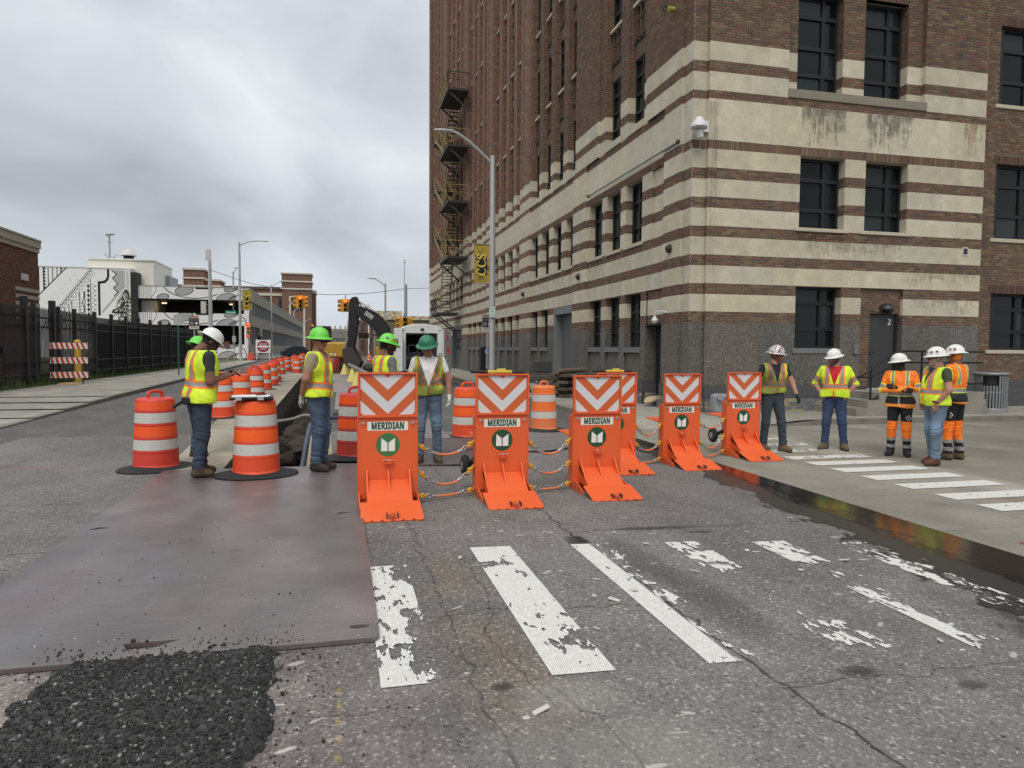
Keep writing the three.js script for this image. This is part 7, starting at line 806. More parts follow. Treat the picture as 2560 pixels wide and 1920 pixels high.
  const pad = struct('warning_pad'); { const B = mb(); for (let i = 0; i < 7; i++) for (let j = 0; j < 9; j++) B.bar([6.05 + i * 0.1, -0.098, -5.0 + j * 0.1], [6.05 + i * 0.1, -0.09, -5.0 + j * 0.1], 0.03, 0.022, 8); const rm = mat(0.3, 0.12, 0.1, 0.85); mb().box(5.98, -0.125, -5.1, 6.72, -0.098, -4.1).build('pad', rm, pad); tag(B.build('dome', rm, pad), null, null, null, 'stuff'); }
  // scraps of paper and peeled paint on the road
  const sc = mb(); for (let k = 0; k < 14; k++) { const x = 0.8 + r() * 3.4, z = -2.6 - r() * 3.4, a = r() * 6; sc.ob(x, gh(x) + 0.012, z, 0.03 + r() * 0.06, 0.006, 0.012 + r() * 0.02, (r() - 0.5) * 0.6, a, (r() - 0.5) * 0.5); } const sm = sc.build('litter', mat(0.5, 0.48, 0.43, 0.9)); tag(sm, 'scattered shreds of pale litter and peeled paint on the road', 'litter', null, 'stuff');
}
// ---------------------------------------------------------------- people
// surface nets over a signed distance field; colour per vertex
function nets(sdf, lo, hi, c, colf) {
  const n = [0, 1, 2].map((k) => Math.ceil((hi[k] - lo[k]) / c) + 1), [nx, ny, nz] = n, F = new Float32Array(nx * ny * nz), id = (i, j, k) => i + nx * (j + ny * k);
  for (let k = 0; k < nz; k++) for (let j = 0; j < ny; j++) for (let i = 0; i < nx; i++) F[id(i, j, k)] = sdf(lo[0] + i * c, lo[1] + j * c, lo[2] + k * c);
  const map = new Int32Array(nx * ny * nz).fill(-1), P = [], I = [];
  for (let k = 0; k < nz - 1; k++) for (let j = 0; j < ny - 1; j++) for (let i = 0; i < nx - 1; i++) {
    let cnt = 0, sx = 0, sy = 0, sz = 0; const v = []; for (let q = 0; q < 8; q++) v.push(F[id(i + (q & 1), j + ((q >> 1) & 1), k + (q >> 2))]);
    if (v.every((a) => a > 0) || v.every((a) => a <= 0)) continue;
    for (let a = 0; a < 8; a++) for (const bit of [1, 2, 4]) { const b = a | bit; if (b === a) continue; if ((v[a] > 0) !== (v[b] > 0)) { const t = v[a] / (v[a] - v[b]); sx += (a & 1) + (bit === 1 ? t : 0); sy += ((a >> 1) & 1) + (bit === 2 ? t : 0); sz += (a >> 2) + (bit === 4 ? t : 0); cnt++; } }
    map[id(i, j, k)] = P.length / 3; P.push(lo[0] + (i + sx / cnt) * c, lo[1] + (j + sy / cnt) * c, lo[2] + (k + sz / cnt) * c);
  }
  const quad = (a, b, d, e, f) => { if (f) I.push(a, b, d, a, d, e); else I.push(a, d, b, a, e, d); };
  for (let k = 1; k < nz - 1; k++) for (let j = 1; j < ny - 1; j++) for (let i = 1; i < nx - 1; i++) {
    const s = F[id(i, j, k)] <= 0;
    if (s !== (F[id(i + 1, j, k)] <= 0)) quad(map[id(i, j - 1, k - 1)], map[id(i, j, k - 1)], map[id(i, j, k)], map[id(i, j - 1, k)], s);
    if (s !== (F[id(i, j + 1, k)] <= 0)) quad(map[id(i - 1, j, k - 1)], map[id(i - 1, j, k)], map[id(i, j, k)], map[id(i, j, k - 1)], s);
    if (s !== (F[id(i, j, k + 1)] <= 0)) quad(map[id(i - 1, j - 1, k)], map[id(i, j - 1, k)], map[id(i, j, k)], map[id(i - 1, j, k)], s);
  }
  const C = new Float32Array(P.length); for (let q = 0; q < P.length; q += 3) { const cc = colf(P[q], P[q + 1], P[q + 2]); C[q] = cc[0]; C[q + 1] = cc[1]; C[q + 2] = cc[2]; }
  const g = new THREE.BufferGeometry(); g.setAttribute('position', new THREE.Float32BufferAttribute(P, 3)); g.setAttribute('color', new THREE.BufferAttribute(C, 3)); g.setIndex(I); g.computeVertexNormals(); return g;
}
const cap = (a, b, ra, rb, m, kz = 1) => ({ a, d: [b[0] - a[0], b[1] - a[1], (b[2] - a[2]) * kz], ra, rb, m, kz, az: a[2], b });
function dcap(p, x, y, z) { const px = x - p.a[0], py = y - p.a[1], pz = (z - p.az) * p.kz, d = p.d, L = d[0] * d[0] + d[1] * d[1] + d[2] * d[2]; let t = L ? (px * d[0] + py * d[1] + pz * d[2]) / L : 0; t = t < 0 ? 0 : t > 1 ? 1 : t; p.t = t; const qx = px - d[0] * t, qy = py - d[1] * t, qz = pz - d[2] * t; return (Math.sqrt(qx * qx + qy * qy + qz * qz) - (p.ra + (p.rb - p.ra) * t)) / (p.kz > 1 ? 1 + (p.kz - 1) * 0.5 : 1); }
const smin = (a, b, k) => { const h = Math.max(k - Math.abs(a - b), 0) / k; return Math.min(a, b) - h * h * k * 0.25; };
function field(ps, k) { return (x, y, z) => { let d = 9; for (let i = 0; i < ps.length; i++) d = smin(d, dcap(ps[i], x, y, z), k); return d; }; }
function nearest(ps, x, y, z) { let b = null, bd = 1e9, bt = 0; for (const p of ps) { const d = dcap(p, x, y, z); if (d < bd) { bd = d; b = p; bt = p.t; } } return [b, bt]; }
const clothMat = new THREE.MeshPhysicalMaterial({ vertexColors: true, roughness: 0.85, sheen: 0.15, sheenRoughness: 0.6 });
const vestMat = new THREE.MeshStandardMaterial({ vertexColors: true, roughness: 0.7 });
const SKIN = { fair: [0.43, 0.235, 0.165], tan: [0.33, 0.165, 0.105], brown: [0.2, 0.095, 0.06], dark: [0.035, 0.02, 0.014] };
const YEL = [0.66, 0.88, 0.035], ORG = [0.95, 0.2, 0.015], GRY = [0.26, 0.265, 0.26];
function headGeo(o) {
  const e = (cx, cy, cz, rx, ry, rz) => (x, y, z) => { const a = (x - cx) / rx, b = (y - cy) / ry, c = (z - cz) / rz, k = Math.sqrt(a * a + b * b + c * c); return (k - 1) * Math.min(rx, ry, rz); };
  const w = o.wide ?? 1, cr = e(0, 0.035, -0.012, 0.076 * w, 0.09, 0.098), jw = e(0, -0.055, 0.02, 0.058 * w, 0.068, 0.068), nose = cap([0, 0.004, 0.09], [0, -0.036, 0.108], 0.011, 0.016), eL = e(0.079 * w, -0.01, -0.012, 0.012, 0.032, 0.02), eR = e(-0.079 * w, -0.01, -0.012, 0.012, 0.032, 0.02), chin = e(0, -0.094, 0.062, 0.03, 0.024, 0.026), brow = cap([-0.034, 0.019, 0.078], [0.034, 0.019, 0.078], 0.014, 0.014), lip = cap([-0.02, -0.064, 0.08], [0.02, -0.064, 0.08], 0.010, 0.010), ck = [e(0.04, -0.03, 0.055, 0.03, 0.032, 0.03), e(-0.04, -0.03, 0.055, 0.03, 0.032, 0.03)], so = [e(0.031, 0.0, 0.098, 0.018, 0.013, 0.016), e(-0.031, 0.0, 0.098, 0.018, 0.013, 0.016)], nk = cap([0, -0.03, -0.025], [0, -0.17, -0.045], 0.055 * w, 0.062 * w);
  const bd = o.beard ?? 0;
  const f = (x, y, z) => { let d = smin(cr(x, y, z), jw(x, y, z), 0.04); d = smin(d, chin(x, y, z) - bd * 0.006, 0.025); d = smin(d, brow && dcap(brow, x, y, z), 0.012); d = smin(d, ck[0](x, y, z), 0.02); d = smin(d, ck[1](x, y, z), 0.02); d = smin(d, dcap(nose, x, y, z), 0.012); d = smin(d, dcap(lip, x, y, z), 0.01); for (const s of so) { const q = -s(x, y, z); const h = Math.max(0.012 - Math.abs(d - q), 0) / 0.012; d = Math.max(d, q) + h * h * 0.003; } d = smin(d, dcap(nk, x, y, z), 0.03); d = smin(d, eL(x, y, z), 0.008); d = smin(d, eR(x, y, z), 0.008); return d; };
  const hair = o.hair ?? [0.03, 0.018, 0.012], sk = o.skin;
  return nets(f, [-0.12, -0.19, -0.14], [0.12, 0.15, 0.15], 0.0062, (x, y, z) => {
    const n = 0.94 + 0.12 * vn(x * 90 + 50, y * 90 + z * 70); if (y > -0.02 - (z < 0 ? 0.04 : 0) && z < 0.018 && Math.abs(x) < 0.078 && !(Math.abs(x) > 0.07 && z > -0.03) && !o.bald) return hair; for (const s of [-1, 1]) { const r = Math.hypot(x - s * 0.031, y - 0.001); if (z > 0.07 && r < 0.011) return r < 0.006 ? [0.02, 0.014, 0.01] : [0.5, 0.47, 0.44]; }
    if (z > 0.055 && Math.abs(y - 0.021) < 0.006 && Math.abs(x) > 0.014 && Math.abs(x) < 0.05) return hair; if (z > 0.06 && Math.hypot(x / 2.2, y + 0.065) < 0.0095) return [sk[0] * 0.85, sk[1] * 0.55, sk[2] * 0.55];
    if (bd && ((y < -0.04 && y > -0.125 && z > -0.005) || (Math.abs(x) > 0.055 && y < -0.01 && y > -0.1 && z > -0.02)) && !(y > -0.045 && Math.abs(x) < 0.018)) { const b = o.beardCol ?? hair; return [0, 1, 2].map((q) => lerp(sk[q] * n, b[q], bd)); } const rd = z > 0.03 && y < 0 && y > -0.05 && Math.abs(x) > 0.02 ? 1.1 : 1; return [sk[0] * n * rd, sk[1] * n, sk[2] * n];
  });
}
function handGeo(curl, col, side) {                                  // wrist at the origin, fingers along -y, palm towards +z, thumb on the +x * side edge
  const ps = [], s = side; for (let f = 0; f < 4; f++) { const x0 = s * (0.03 - f * 0.0205), base = [x0, -0.088 + 0.004 * Math.abs(f - 1), 0], L = [0.07, 0.08, 0.074, 0.056][f]; ps.push(cap([x0 * 0.55, -0.008, 0], base, 0.0175, 0.0125)); let p = base, a = 0; for (let q = 0; q < 3; q++) { a += curl * [0.6, 0.85, 0.6][q] * (0.9 + f * 0.06); const l = L * [0.45, 0.3, 0.25][q], n = [p[0] * 1.0, p[1] - Math.cos(a) * l, p[2] + Math.sin(a) * l]; ps.push(cap(p, n, 0.0098 - q * 0.0008, 0.0092 - q * 0.0012)); p = n; } }
  const t0 = [s * 0.022, -0.03, 0.008], t1 = [s * 0.05, -0.062, 0.02], t2 = [s * 0.052 - s * curl * 0.012, -0.09, 0.03 + curl * 0.012]; ps.push(cap(t0, t1, 0.016, 0.0115), cap(t1, t2, 0.011, 0.0088)); ps.push(cap([0, 0.03, 0], [0, -0.02, 0], 0.027, 0.026));
  return nets(field(ps, 0.008), [-0.085, -0.19, -0.05], [0.085, 0.06, 0.11], 0.0052, () => col);
}
const frameTo = (dir, pn) => { const y = V(...dir).normalize().negate(); let z = V(...pn); z.addScaledVector(y, -z.dot(y)).normalize(); const x = y.clone().cross(z); return new THREE.Matrix4().makeBasis(x, y, z); };
function joinGeo(list) { const B = { p: [], n: [], c: [], i: [] }; for (const [g, m] of list) { const q = m ? g.clone().applyMatrix4(m) : g, o = B.p.length / 3; for (const v of q.attributes.position.array) B.p.push(v); for (const v of q.attributes.normal.array) B.n.push(v); for (const v of q.attributes.color.array) B.c.push(v); for (const v of q.index.array) B.i.push(v + o); } const g = new THREE.BufferGeometry(); g.setAttribute('position', new THREE.Float32BufferAttribute(B.p, 3)); g.setAttribute('normal', new THREE.Float32BufferAttribute(B.n, 3)); g.setAttribute('color', new THREE.Float32BufferAttribute(B.c, 3)); g.setIndex(B.i); return g; }
const hatDome = (() => { const g = new THREE.LatheGeometry([[0, 0.122], [0.03, 0.121], [0.06, 0.112], [0.085, 0.094], [0.103, 0.066], [0.112, 0.032], [0.115, 0.004], [0.122, 0.0], [0.15, -0.010], [0.158, -0.018], [0.156, -0.023], [0.118, -0.010], [0.108, 0.0], [0.1, 0.05], [0, 0.112]].map((p) => new THREE.Vector2(...p)), 36); g.scale(1, 1, 1.17); return g; })();
const hatRidge = (() => { const B = mb(); for (const [x, r] of [[0, 0.016], [0.034, 0.008], [-0.034, 0.008]]) { const pts = []; for (let k = 0; k <= 14; k++) { const a = lerp(0.25, 2.9, k / 14); pts.push([x, Math.sin(a) * (0.117 - Math.abs(x) * 0.22) + 0.001, -Math.cos(a) * 0.126]); } B.tube(pts, r, 6, 30); } for (const s of [-1, 1]) B.ob(s * 0.114, 0.018, 0.0, 0.016, 0.03, 0.05, 0, 0, 0, 0.005); return B.done(); })();
function person(label, o) {
  const t = thing('person', label, 'person', o.pos, o.rot), s = (o.H ?? 1.78) / 1.78, c = o.cell ?? 0.0115, w = o.wide ?? 1, sk = o.skin, A = o.arms;
  const st = o.feet ?? [[0.11, 0.02, 0.15], [-0.11, -0.02, -0.15]]; // left then right: x, z, yaw
  const lx = o.hip ?? 0, ln = o.lean ?? 0, body = [], tor = [], hip = [lx, 0.94, 0], sh = 1.455, up = (y) => (y - 0.94) * ln;
  const T = (a, b, ra, rb, m, kz) => { const p = cap(a, b, ra, rb, m, kz); tor.push(p); body.push(p); };
  T([lx - 0.065 * w, 0.97, 0], [lx + 0.065 * w, 0.97, 0], 0.118 * w, 0.118 * w, 'pants', 1.12); T([lx * 0.6, 1.08, 0.01 + (o.belly ?? 0) * 0.5 + up(1.08)], [0, 1.26, 0.005 + (o.belly ?? 0) * 0.4 + up(1.26)], 0.142 * w + (o.belly ?? 0) * 0.5, 0.15 * w + (o.belly ?? 0) * 0.3, 'shirt', 1.22); T([-0.085 * w, 1.34, up(1.34)], [0.085 * w, 1.34, up(1.34)], 0.118 * w, 0.118 * w, 'shirt', 1.15); T([-0.145 * w, 1.435, up(1.43) - 0.01], [0.145 * w, 1.435, up(1.43) - 0.01], 0.066 * w, 0.066 * w, 'shirt', 1); T([0, 1.43, up(1.43) - 0.015], [0, 1.51, up(1.5) - 0.012], 0.085, 0.062, 'shirt', 1);
  const hp = [0, 1.51, up(1.51) - 0.01];
  body.push(cap([0, 1.48, hp[2]], [0, 1.56, hp[2] + 0.012], 0.06, 0.056, 'skin'));
  [1, -1].forEach((sd, i) => {
    const [fx, fz, fy] = st[i], kx = lerp(lx + sd * 0.1, fx, 0.52), kz = lerp(0, fz, 0.5) + 0.025 + (o.knee ?? 0), sy = Math.sin(fy), cy = Math.cos(fy);
    body.push(cap([lx + sd * 0.085 * w, 0.91, 0], [kx, 0.5, kz], 0.098 * w, 0.068 * w, 'pants'), cap([kx, 0.5, kz], [fx, 0.13, fz - 0.012], 0.068 * w, 0.062, 'pants'), cap([fx, 0.15, fz - 0.01], [fx, 0.075, fz - 0.01], 0.06, 0.06, 'boot'), cap([fx - sy * 0.045, 0.05, fz - cy * 0.045], [fx + sy * 0.13, 0.042, fz + cy * 0.13], 0.05, 0.042, 'boot'), cap([fx + sy * 0.02, 0.07, fz + cy * 0.02], [fx + sy * 0.1, 0.048, fz + cy * 0.1], 0.05, 0.042, 'boot'));
    const [el, wr, curl, pn] = A[i], S = [sd * 0.178 * w, sh - 0.012, up(1.45) - 0.012]; body.push({ ...cap(S, el, 0.062 * w, 0.049, 'arm'), arm: 1 }, { ...cap(el, wr, 0.047, 0.03, 'fore'), arm: 1 });
  });
  const B = field(body, 0.03), no = o.seed ?? 1, floor = 0.004;
  const wrinkle = (x, y, z) => (y < 0.95 && y > 0.12 ? 0.009 * (vn(x * 16 + no * 31, y * 20 + z * 9 + 7) - 0.5) + (y < 0.28 ? 0.005 * Math.sin(y * 95 + x * 30) : 0) + (Math.abs(y - 0.52) < 0.09 ? 0.004 * Math.sin(y * 120 + z * 40) : 0) : y < 1.45 && y > 0.95 ? 0.006 * (vn(x * 20 + no * 3, y * 14 + z * 16) - 0.5) : 0);
  const slv = o.sleeve ?? 0.62, pant = o.pants, boot = o.boot ?? [0.07, 0.045, 0.03], nz = (p, f) => 0.82 + 0.36 * vn(p[0] * f + no * 17, p[1] * f + p[2] * f * 0.7);
  const colf = (x, y, z) => {
    const [p, tt] = nearest(body, x, y, z), v = nz([x, y, z], 26) * (0.9 + 0.2 * vn(x * 90, y * 60 + z * 50)), m = p.m, mul = (c, k) => [c[0] * k, c[1] * k, c[2] * k];
    if (m === 'boot') return y < 0.022 ? [0.05, 0.04, 0.03] : mul(boot, v); if (m === 'pants') { if (o.pantsFn) return mul(o.pantsFn(x, y, z), v); const wear = o.fade ? 1 + o.fade * (z > 0.03 ? 1 : 0) * sstep(0.12, 0, Math.abs(y - 0.62)) : 1; return mul(pant, v * wear * (Math.abs(y - 1.03) < 0.018 && o.belt ? 0 : 1) + 0); }
    if (m === 'shirt') return y < 0.985 && !o.untuck ? mul(pant, v) : mul(o.shirt, v); if (m === 'arm') { if (o.armFn) return mul(o.armFn(tt, 0), v); return slv === 'long' || tt < slv ? mul(o.shirt, v) : mul(sk, 0.95 + 0.1 * v); } if (m === 'fore') { if (o.armFn) return mul(o.armFn(tt, 1), v); return slv === 'long' ? mul(o.sleeveCol ?? o.shirt, v) : o.glove && tt > 0.9 ? mul(o.glove, v) : o.tattoo && tt > 0.35 ? mul(sk, 0.55 + 0.5 * v) : mul(sk, 0.95 + 0.1 * v); } return sk;
  };
  const Z = o.box ?? 0.46, list = [[nets((x, y, z) => Math.max(B(x, y, z) + wrinkle(x, y, z), floor - y), [-0.62, -0.02, -Z], [0.62, 1.6, Z], c, colf)]];
  const hm = new THREE.Matrix4().makeRotationFromEuler(new THREE.Euler(o.head?.[1] ?? 0, o.head?.[0] ?? 0, o.head?.[2] ?? 0, 'YXZ')), pv = V(hp[0], hp[1] + 0.02, hp[2]); const H4 = new THREE.Matrix4().makeTranslation(pv.x, pv.y, pv.z).multiply(hm).multiply(new THREE.Matrix4().makeTranslation(0, 0.122, 0.028));
  list.push([headGeo({ skin: sk, ...o.face }), H4]);
  [1, -1].forEach((sd, i) => { const [el, wr, curl, pn] = A[i]; const d = [wr[0] - el[0], wr[1] - el[1], wr[2] - el[2]], hd = A[i][4] ?? d; list.push([handGeo(curl, o.glove ?? sk, A[i][5] ?? sd), new THREE.Matrix4().makeTranslation(...wr).multiply(frameTo(hd, pn ?? [-sd, 0, 0.2]))]); });
  const b = mesh('body', joinGeo(list), clothMat, t); b.scale.setScalar(s);
  if (o.vest) {
    const ve = o.vest, inf = ve.inf ?? 0.02, hem = ve.hem ?? 0.93, tp = [...tor, cap([lx - 0.07 * w, hem, (o.belly ?? 0) * 0.25], [lx + 0.07 * w, hem + 0.06, (o.belly ?? 0) * 0.25], 0.128 * w, 0.128 * w, 'v', 1.12)], VF = field(tp, 0.04), nr = ve.neck ?? 0.088, vy = ve.vy ?? 1.22, vw = ve.vw ?? 0.085, ah = ve.arm ?? 0.085;
    const f = (x, y, z) => { let d = VF(x, y, z) - inf + 0.007 * (vn(x * 18 + no * 9, y * 15 + z * 11) - 0.5); d = Math.max(d, hem + 0.012 * Math.sin(x * 14 + no) - y, y - 1.515); d = Math.max(d, nr - Math.hypot(x, (y - 1.535) * 0.9, z - hp[2] - 0.01)); if (!ve.closed && z > 0) { const q = y > vy ? vw * (y - vy) / (1.47 - vy) + 0.004 : ve.open ?? 0; if (q > 0) d = Math.max(d, (q - Math.abs(x)) * 0.9); } for (const sd of [1, -1]) d = Math.max(d, ah - Math.hypot(x - sd * 0.232 * w, (y - 1.4) * 0.72, z - up(1.4))); return d; };
    const g = nets(f, [-0.36, hem - 0.05, -0.34], [0.36, 1.56, 0.36], ve.cell ?? Math.min(c, 0.0095), (x, y, z) => { const v = nz([x, y, z], 22) * (0.93 + 0.14 * vn(x * 70, y * 70 + z * 60)); let q = ve.fn ? ve.fn(x, y, z) : vestStripes(x, y, z, ve); if (ve.dirt) { const e = sstep(0.25, 0.75, fbm(x * 7 + no * 5, y * 6 + z * 5, 3) + (1.28 - y) * 0.6 + (ve.dirt > 0.82 ? 0 : 0.12)), k = ve.dirt * e; q = [lerp(q[0], 0.07, k), lerp(q[1], 0.075, k), lerp(q[2], 0.035, k)]; } return [q[0] * v, q[1] * v, q[2] * v]; });
    mesh('vest', g, vestMat, t).scale.setScalar(s);
  }
  if (o.hat) { // hard hat and eyewear follow the head
    const hb = (nm, geo, m, par) => { const q = mesh(nm, geo.clone().applyMatrix4(H4), m, par); if (par === t) q.scale.setScalar(s); return q; }, up1 = new THREE.Matrix4().makeTranslation(0, 0.047, -0.008).multiply(new THREE.Matrix4().makeRotationX(o.hat.tilt ?? 0.06)); const dome = hb('hard_hat', hatDome.clone().applyMatrix4(up1), o.hat.mat, t); hb('ridge', hatRidge.clone().applyMatrix4(up1), o.hat.mat, dome); hb('headband', new THREE.CylinderGeometry(0.094, 0.092, 0.035, 24, 1, true).scale(0.95, 1, 1.12).translate(0, 0.035, -0.01), M.black, dome);
    (o.hat.stickers ?? []).forEach(([az, y, r, cl]) => { const cs = new THREE.CircleGeometry(r, 14), R = 0.116 * Math.sqrt(1 - (y / 0.128) ** 2); const m4 = up1.clone().multiply(new THREE.Matrix4().makeTranslation(Math.sin(az) * (R + 0.004), y, Math.cos(az) * (R + 0.004) * 1.17)).multiply(new THREE.Matrix4().makeRotationFromEuler(new THREE.Euler(-y * 5, az, 0, 'YXZ'))); hb('sticker', cs.applyMatrix4(m4), mat(...cl, 0.5), dome); });
    if (o.glasses) { const G = mb(), w2 = (o.face?.wide ?? 1); for (const sd of [-1, 1]) G.ob(sd * 0.034, 0.0, 0.101, 0.058, 0.034, 0.014, 0, sd * 0.3, 0, 0.006); G.ob(0, 0.005, 0.107, 0.022, 0.01, 0.01); for (const sd of [-1, 1]) G.flat([sd * 0.064, 0.005, 0.09], [sd * 0.081 * w2, 0.002, -0.01], 0.006, 0.012); hb('glasses', G.done(), o.glasses, t); }
  }
  (o.extra ?? []).forEach(([nm, B2, m]) => { mesh(nm, B2.done(), m, t).scale.setScalar(s); });
  return t;
}
function vestStripes(x, y, z, v) {
  const base = v.base ?? YEL, or = v.trim ?? ORG, gr = v.grey ?? GRY, xs = Math.abs(Math.abs(x) - (v.sx ?? 0.105)), by = Math.abs(y - (v.by ?? 1.1) - (v.slope ?? 0) * x);
  if (by < 0.024) return gr; if (by < 0.046) return or; if (y > (v.by ?? 1.1) || v.full) { if (xs < 0.022) return gr; if (xs < 0.044) return or; } if (z > 0.02 && Math.abs(x) < 0.014 && y < (v.vy ?? 1.22)) return v.zip ?? or; return base;
}
const hm = (r, g, b, e) => new THREE.MeshPhysicalMaterial({ color: new THREE.Color().setRGB(r, g, b), roughness: 0.45, clearcoat: 0.25, clearcoatRoughness: 0.4, ...e });
const HAT = { white: hm(0.74, 0.73, 0.69), lime: hm(0.15, 0.62, 0.06), green: hm(0.012, 0.16, 0.075), print: hm(1, 1, 1, { map: canv(256, 128, (c, w, h) => { c.fillStyle = '#d8d4d2'; c.fillRect(0, 0, w, h); const r = rng(6); for (let k = 0; k < 170; k++) { c.strokeStyle = r() < 0.5 ? '#4a2a34' : r() < 0.6 ? '#7a3240' : '#1c1a22'; c.lineWidth = 2 + r() * 4; c.beginPath(); const x = r() * w, y = r() * h, a = r() * 6; c.moveTo(x, y); c.quadraticCurveTo(x + Math.cos(a) * 10, y + Math.sin(a) * 10, x + Math.cos(a + 0.9) * 18, y + Math.sin(a + 0.9) * 18); c.stroke(); } }) }) };
const dk = mat(0.008, 0.008, 0.01, 0.15), clr = mat(0.1, 0.07, 0.06, 0.1), JEAN = [0.055, 0.085, 0.135], JLT = [0.12, 0.175, 0.25], JDK = [0.022, 0.034, 0.055];
const az = (x, z) => Math.atan2(-x, -z), D2 = Math.PI / 180; const rel = (x, z, d) => az(x, z) + d * D2;
const hang = (sd, o = 0.26, f = 0.0, e = 0.03) => [[sd * (o + 0.0), 1.19, -0.03 + f * 0.4], [sd * (o + 0.02), 0.95, e + f], 0.35];
const tape = () => mb().ob(0, 0, 0, 0.07, 0.07, 0.035, 0, 0, 0, 0.015), gold = mat(0.45, 0.3, 0.06, 0.5);
person('worker in yellow vest and white hard hat looking down at his phone', { pos: [-1.68, 0.034, -9.3], rot: rel(-1.68, -9.3, 108), H: 1.81, skin: SKIN.brown, shirt: [0.03, 0.032, 0.036], pants: JDK.map((v) => v * 1.35), boot: [0.085, 0.055, 0.035], lean: 0.1, head: [0, 0.62, 0], seed: 2, belt: 0, wide: 1.2, belly: 0.02, feet: [[0.1, 0.06, 0.1], [-0.12, -0.05, -0.2]],
  arms: [[[0.24, 1.17, 0.06], [0.09, 1.21, 0.33], 0.9, [0, 0.9, -0.3], [-0.3, 0.1, 0.8]], [[-0.25, 1.15, 0.05], [-0.08, 1.2, 0.3], 0.9, [0, 0.9, -0.3], [0.35, 0.12, 0.85]]], vest: { full: 1, by: 1.13, inf: 0.034, hem: 0.9, slope: 0.1 }, hat: { mat: HAT.white, tilt: -0.02 }, glasses: dk, face: { beard: 0.75, wide: 1.03, hair: [0.012, 0.01, 0.009] },
  extra: [['phone', mb().ob(-0.005, 1.235, 0.43, 0.075, 0.012, 0.15, 0.5, 0, 0, 0.004), M.black], ['tape_measure', tape().geo(tape().done(), new THREE.Matrix4().makeTranslation(-0.19, 0.9, 0.06)), gold], ['tool_pouch', mb().ob(-0.08, 0.92, -0.17, 0.16, 0.09, 0.07, 0, 0, 0, 0.02).bar([0, 0.9, -0.2], [0.05, 0.84, -0.28], 0.02), M.black]] });
person('worker whose green hard hat shows just behind the man with the phone', { pos: [-2.07, 0, -11.2], rot: rel(-2.07, -11.2, 100), H: 1.74, skin: SKIN.fair, shirt: [0.05, 0.05, 0.06], pants: JEAN, head: [0.3, 0.3, 0], seed: 3, arms: [hang(1), hang(-1)], vest: {}, hat: { mat: HAT.lime, stickers: [[-1.1, 0.06, 0.022, [0.7, 0.68, 0.62]], [-1.5, 0.05, 0.016, [0.3, 0.25, 0.2]]] }, glasses: dk });
person('worker in sunglasses and green hard hat standing at the trench edge', { pos: [-0.27, 0.034, -9.42], rot: rel(-0.27, -9.42, 72), H: 1.80, skin: SKIN.tan, shirt: [0.3, 0.25, 0.16], pants: JEAN, boot: [0.035, 0.027, 0.022], head: [-0.55, 0.05, 0], seed: 4, wide: 1.12, feet: [[0.08, 0.03, 0.0], [-0.1, 0.0, -0.1]], belt: 1, knee: 0.0, glove: [0.42, 0.42, 0.4], fade: 0.4,
  arms: [[[0.26, 1.2, -0.1], [0.1, 0.97, -0.2], 0.6, [0, 0, 1]], [[-0.27, 1.18, -0.07], [-0.16, 0.95, -0.17], 0.6, [0, 0, 1]]], vest: { by: 1.07, inf: 0.026, hem: 0.94, slope: -0.12, full: 0 }, hat: { mat: HAT.lime, tilt: 0.02 }, glasses: dk, face: { hair: [0.12, 0.07, 0.04], bald: 1 }, extra: [['tape_measure', mb().geo(tape().done(), new THREE.Matrix4().makeTranslation(-0.1, 0.99, 0.165)), gold], ['belt', mb().geo(new THREE.TorusGeometry(0.152, 0.02, 6, 30).rotateX(Math.PI / 2).scale(1.12, 1, 0.92), new THREE.Matrix4().makeTranslation(0, 0.985, 0)), M.black], ['camera_clip', mb().ob(0.0, 1.80, 0.0, 0.03, 0.03, 0.04, 0, 0, 0, 0.01), M.black]] });
person('worker in a green stickered hard hat seen from behind over the leftmost barrier', { pos: [0.60, 0, -9.9], rot: rel(0.6, -9.9, 118), H: 1.78, skin: SKIN.brown, shirt: [0.14, 0.145, 0.15], pants: JEAN, head: [-0.15, 0.22, 0], seed: 5, wide: 1.04, arms: [hang(1, 0.27, 0.05), hang(-1, 0.27, 0.05)], vest: { inf: 0.026, closed: 0 }, hat: { mat: HAT.lime, tilt: 0.05, stickers: [[-1.3, 0.045, 0.026, [0.55, 0.06, 0.05]], [-1.15, 0.075, 0.02, [0.75, 0.75, 0.7]], [-0.75, 0.06, 0.024, [0.1, 0.12, 0.1]], [-2.1, 0.05, 0.02, [0.06, 0.08, 0.1]], [-0.4, 0.04, 0.02, [0.5, 0.5, 0.46]]] }, glasses: clr, face: { beard: 0.85, hair: [0.015, 0.011, 0.009] } });
person('worker in a white T-shirt and open dirty vest with dark green hard hat', { pos: [1.2, -0.0, -9.95], rot: rel(1.2, -9.95, 2), H: 1.77, skin: SKIN.tan, shirt: [0.7, 0.7, 0.7], pants: JLT.map((v) => v * 0.75), boot: [0.07, 0.055, 0.038], head: [-0.3, 0.3, 0], seed: 6, sleeve: 0.6, untuck: 1, glove: [0.6, 0.6, 0.57], fade: 0.5, wide: 1.02, feet: [[0.13, 0.0, 0.2], [-0.13, 0.02, -0.3]], arms: [[[0.285, 1.19, -0.02], [0.29, 0.95, 0.05], 0.6], [[-0.27, 1.19, -0.04], [-0.27, 0.95, 0.0], 0.6]], vest: { by: 1.16, vy: 1.1, vw: 0.125, inf: 0.022, hem: 0.97, dirt: 0.8, open: 0 }, hat: { mat: HAT.green, tilt: 0.03 }, glasses: clr, face: { hair: [0.05, 0.03, 0.02], beard: 0.15 } });
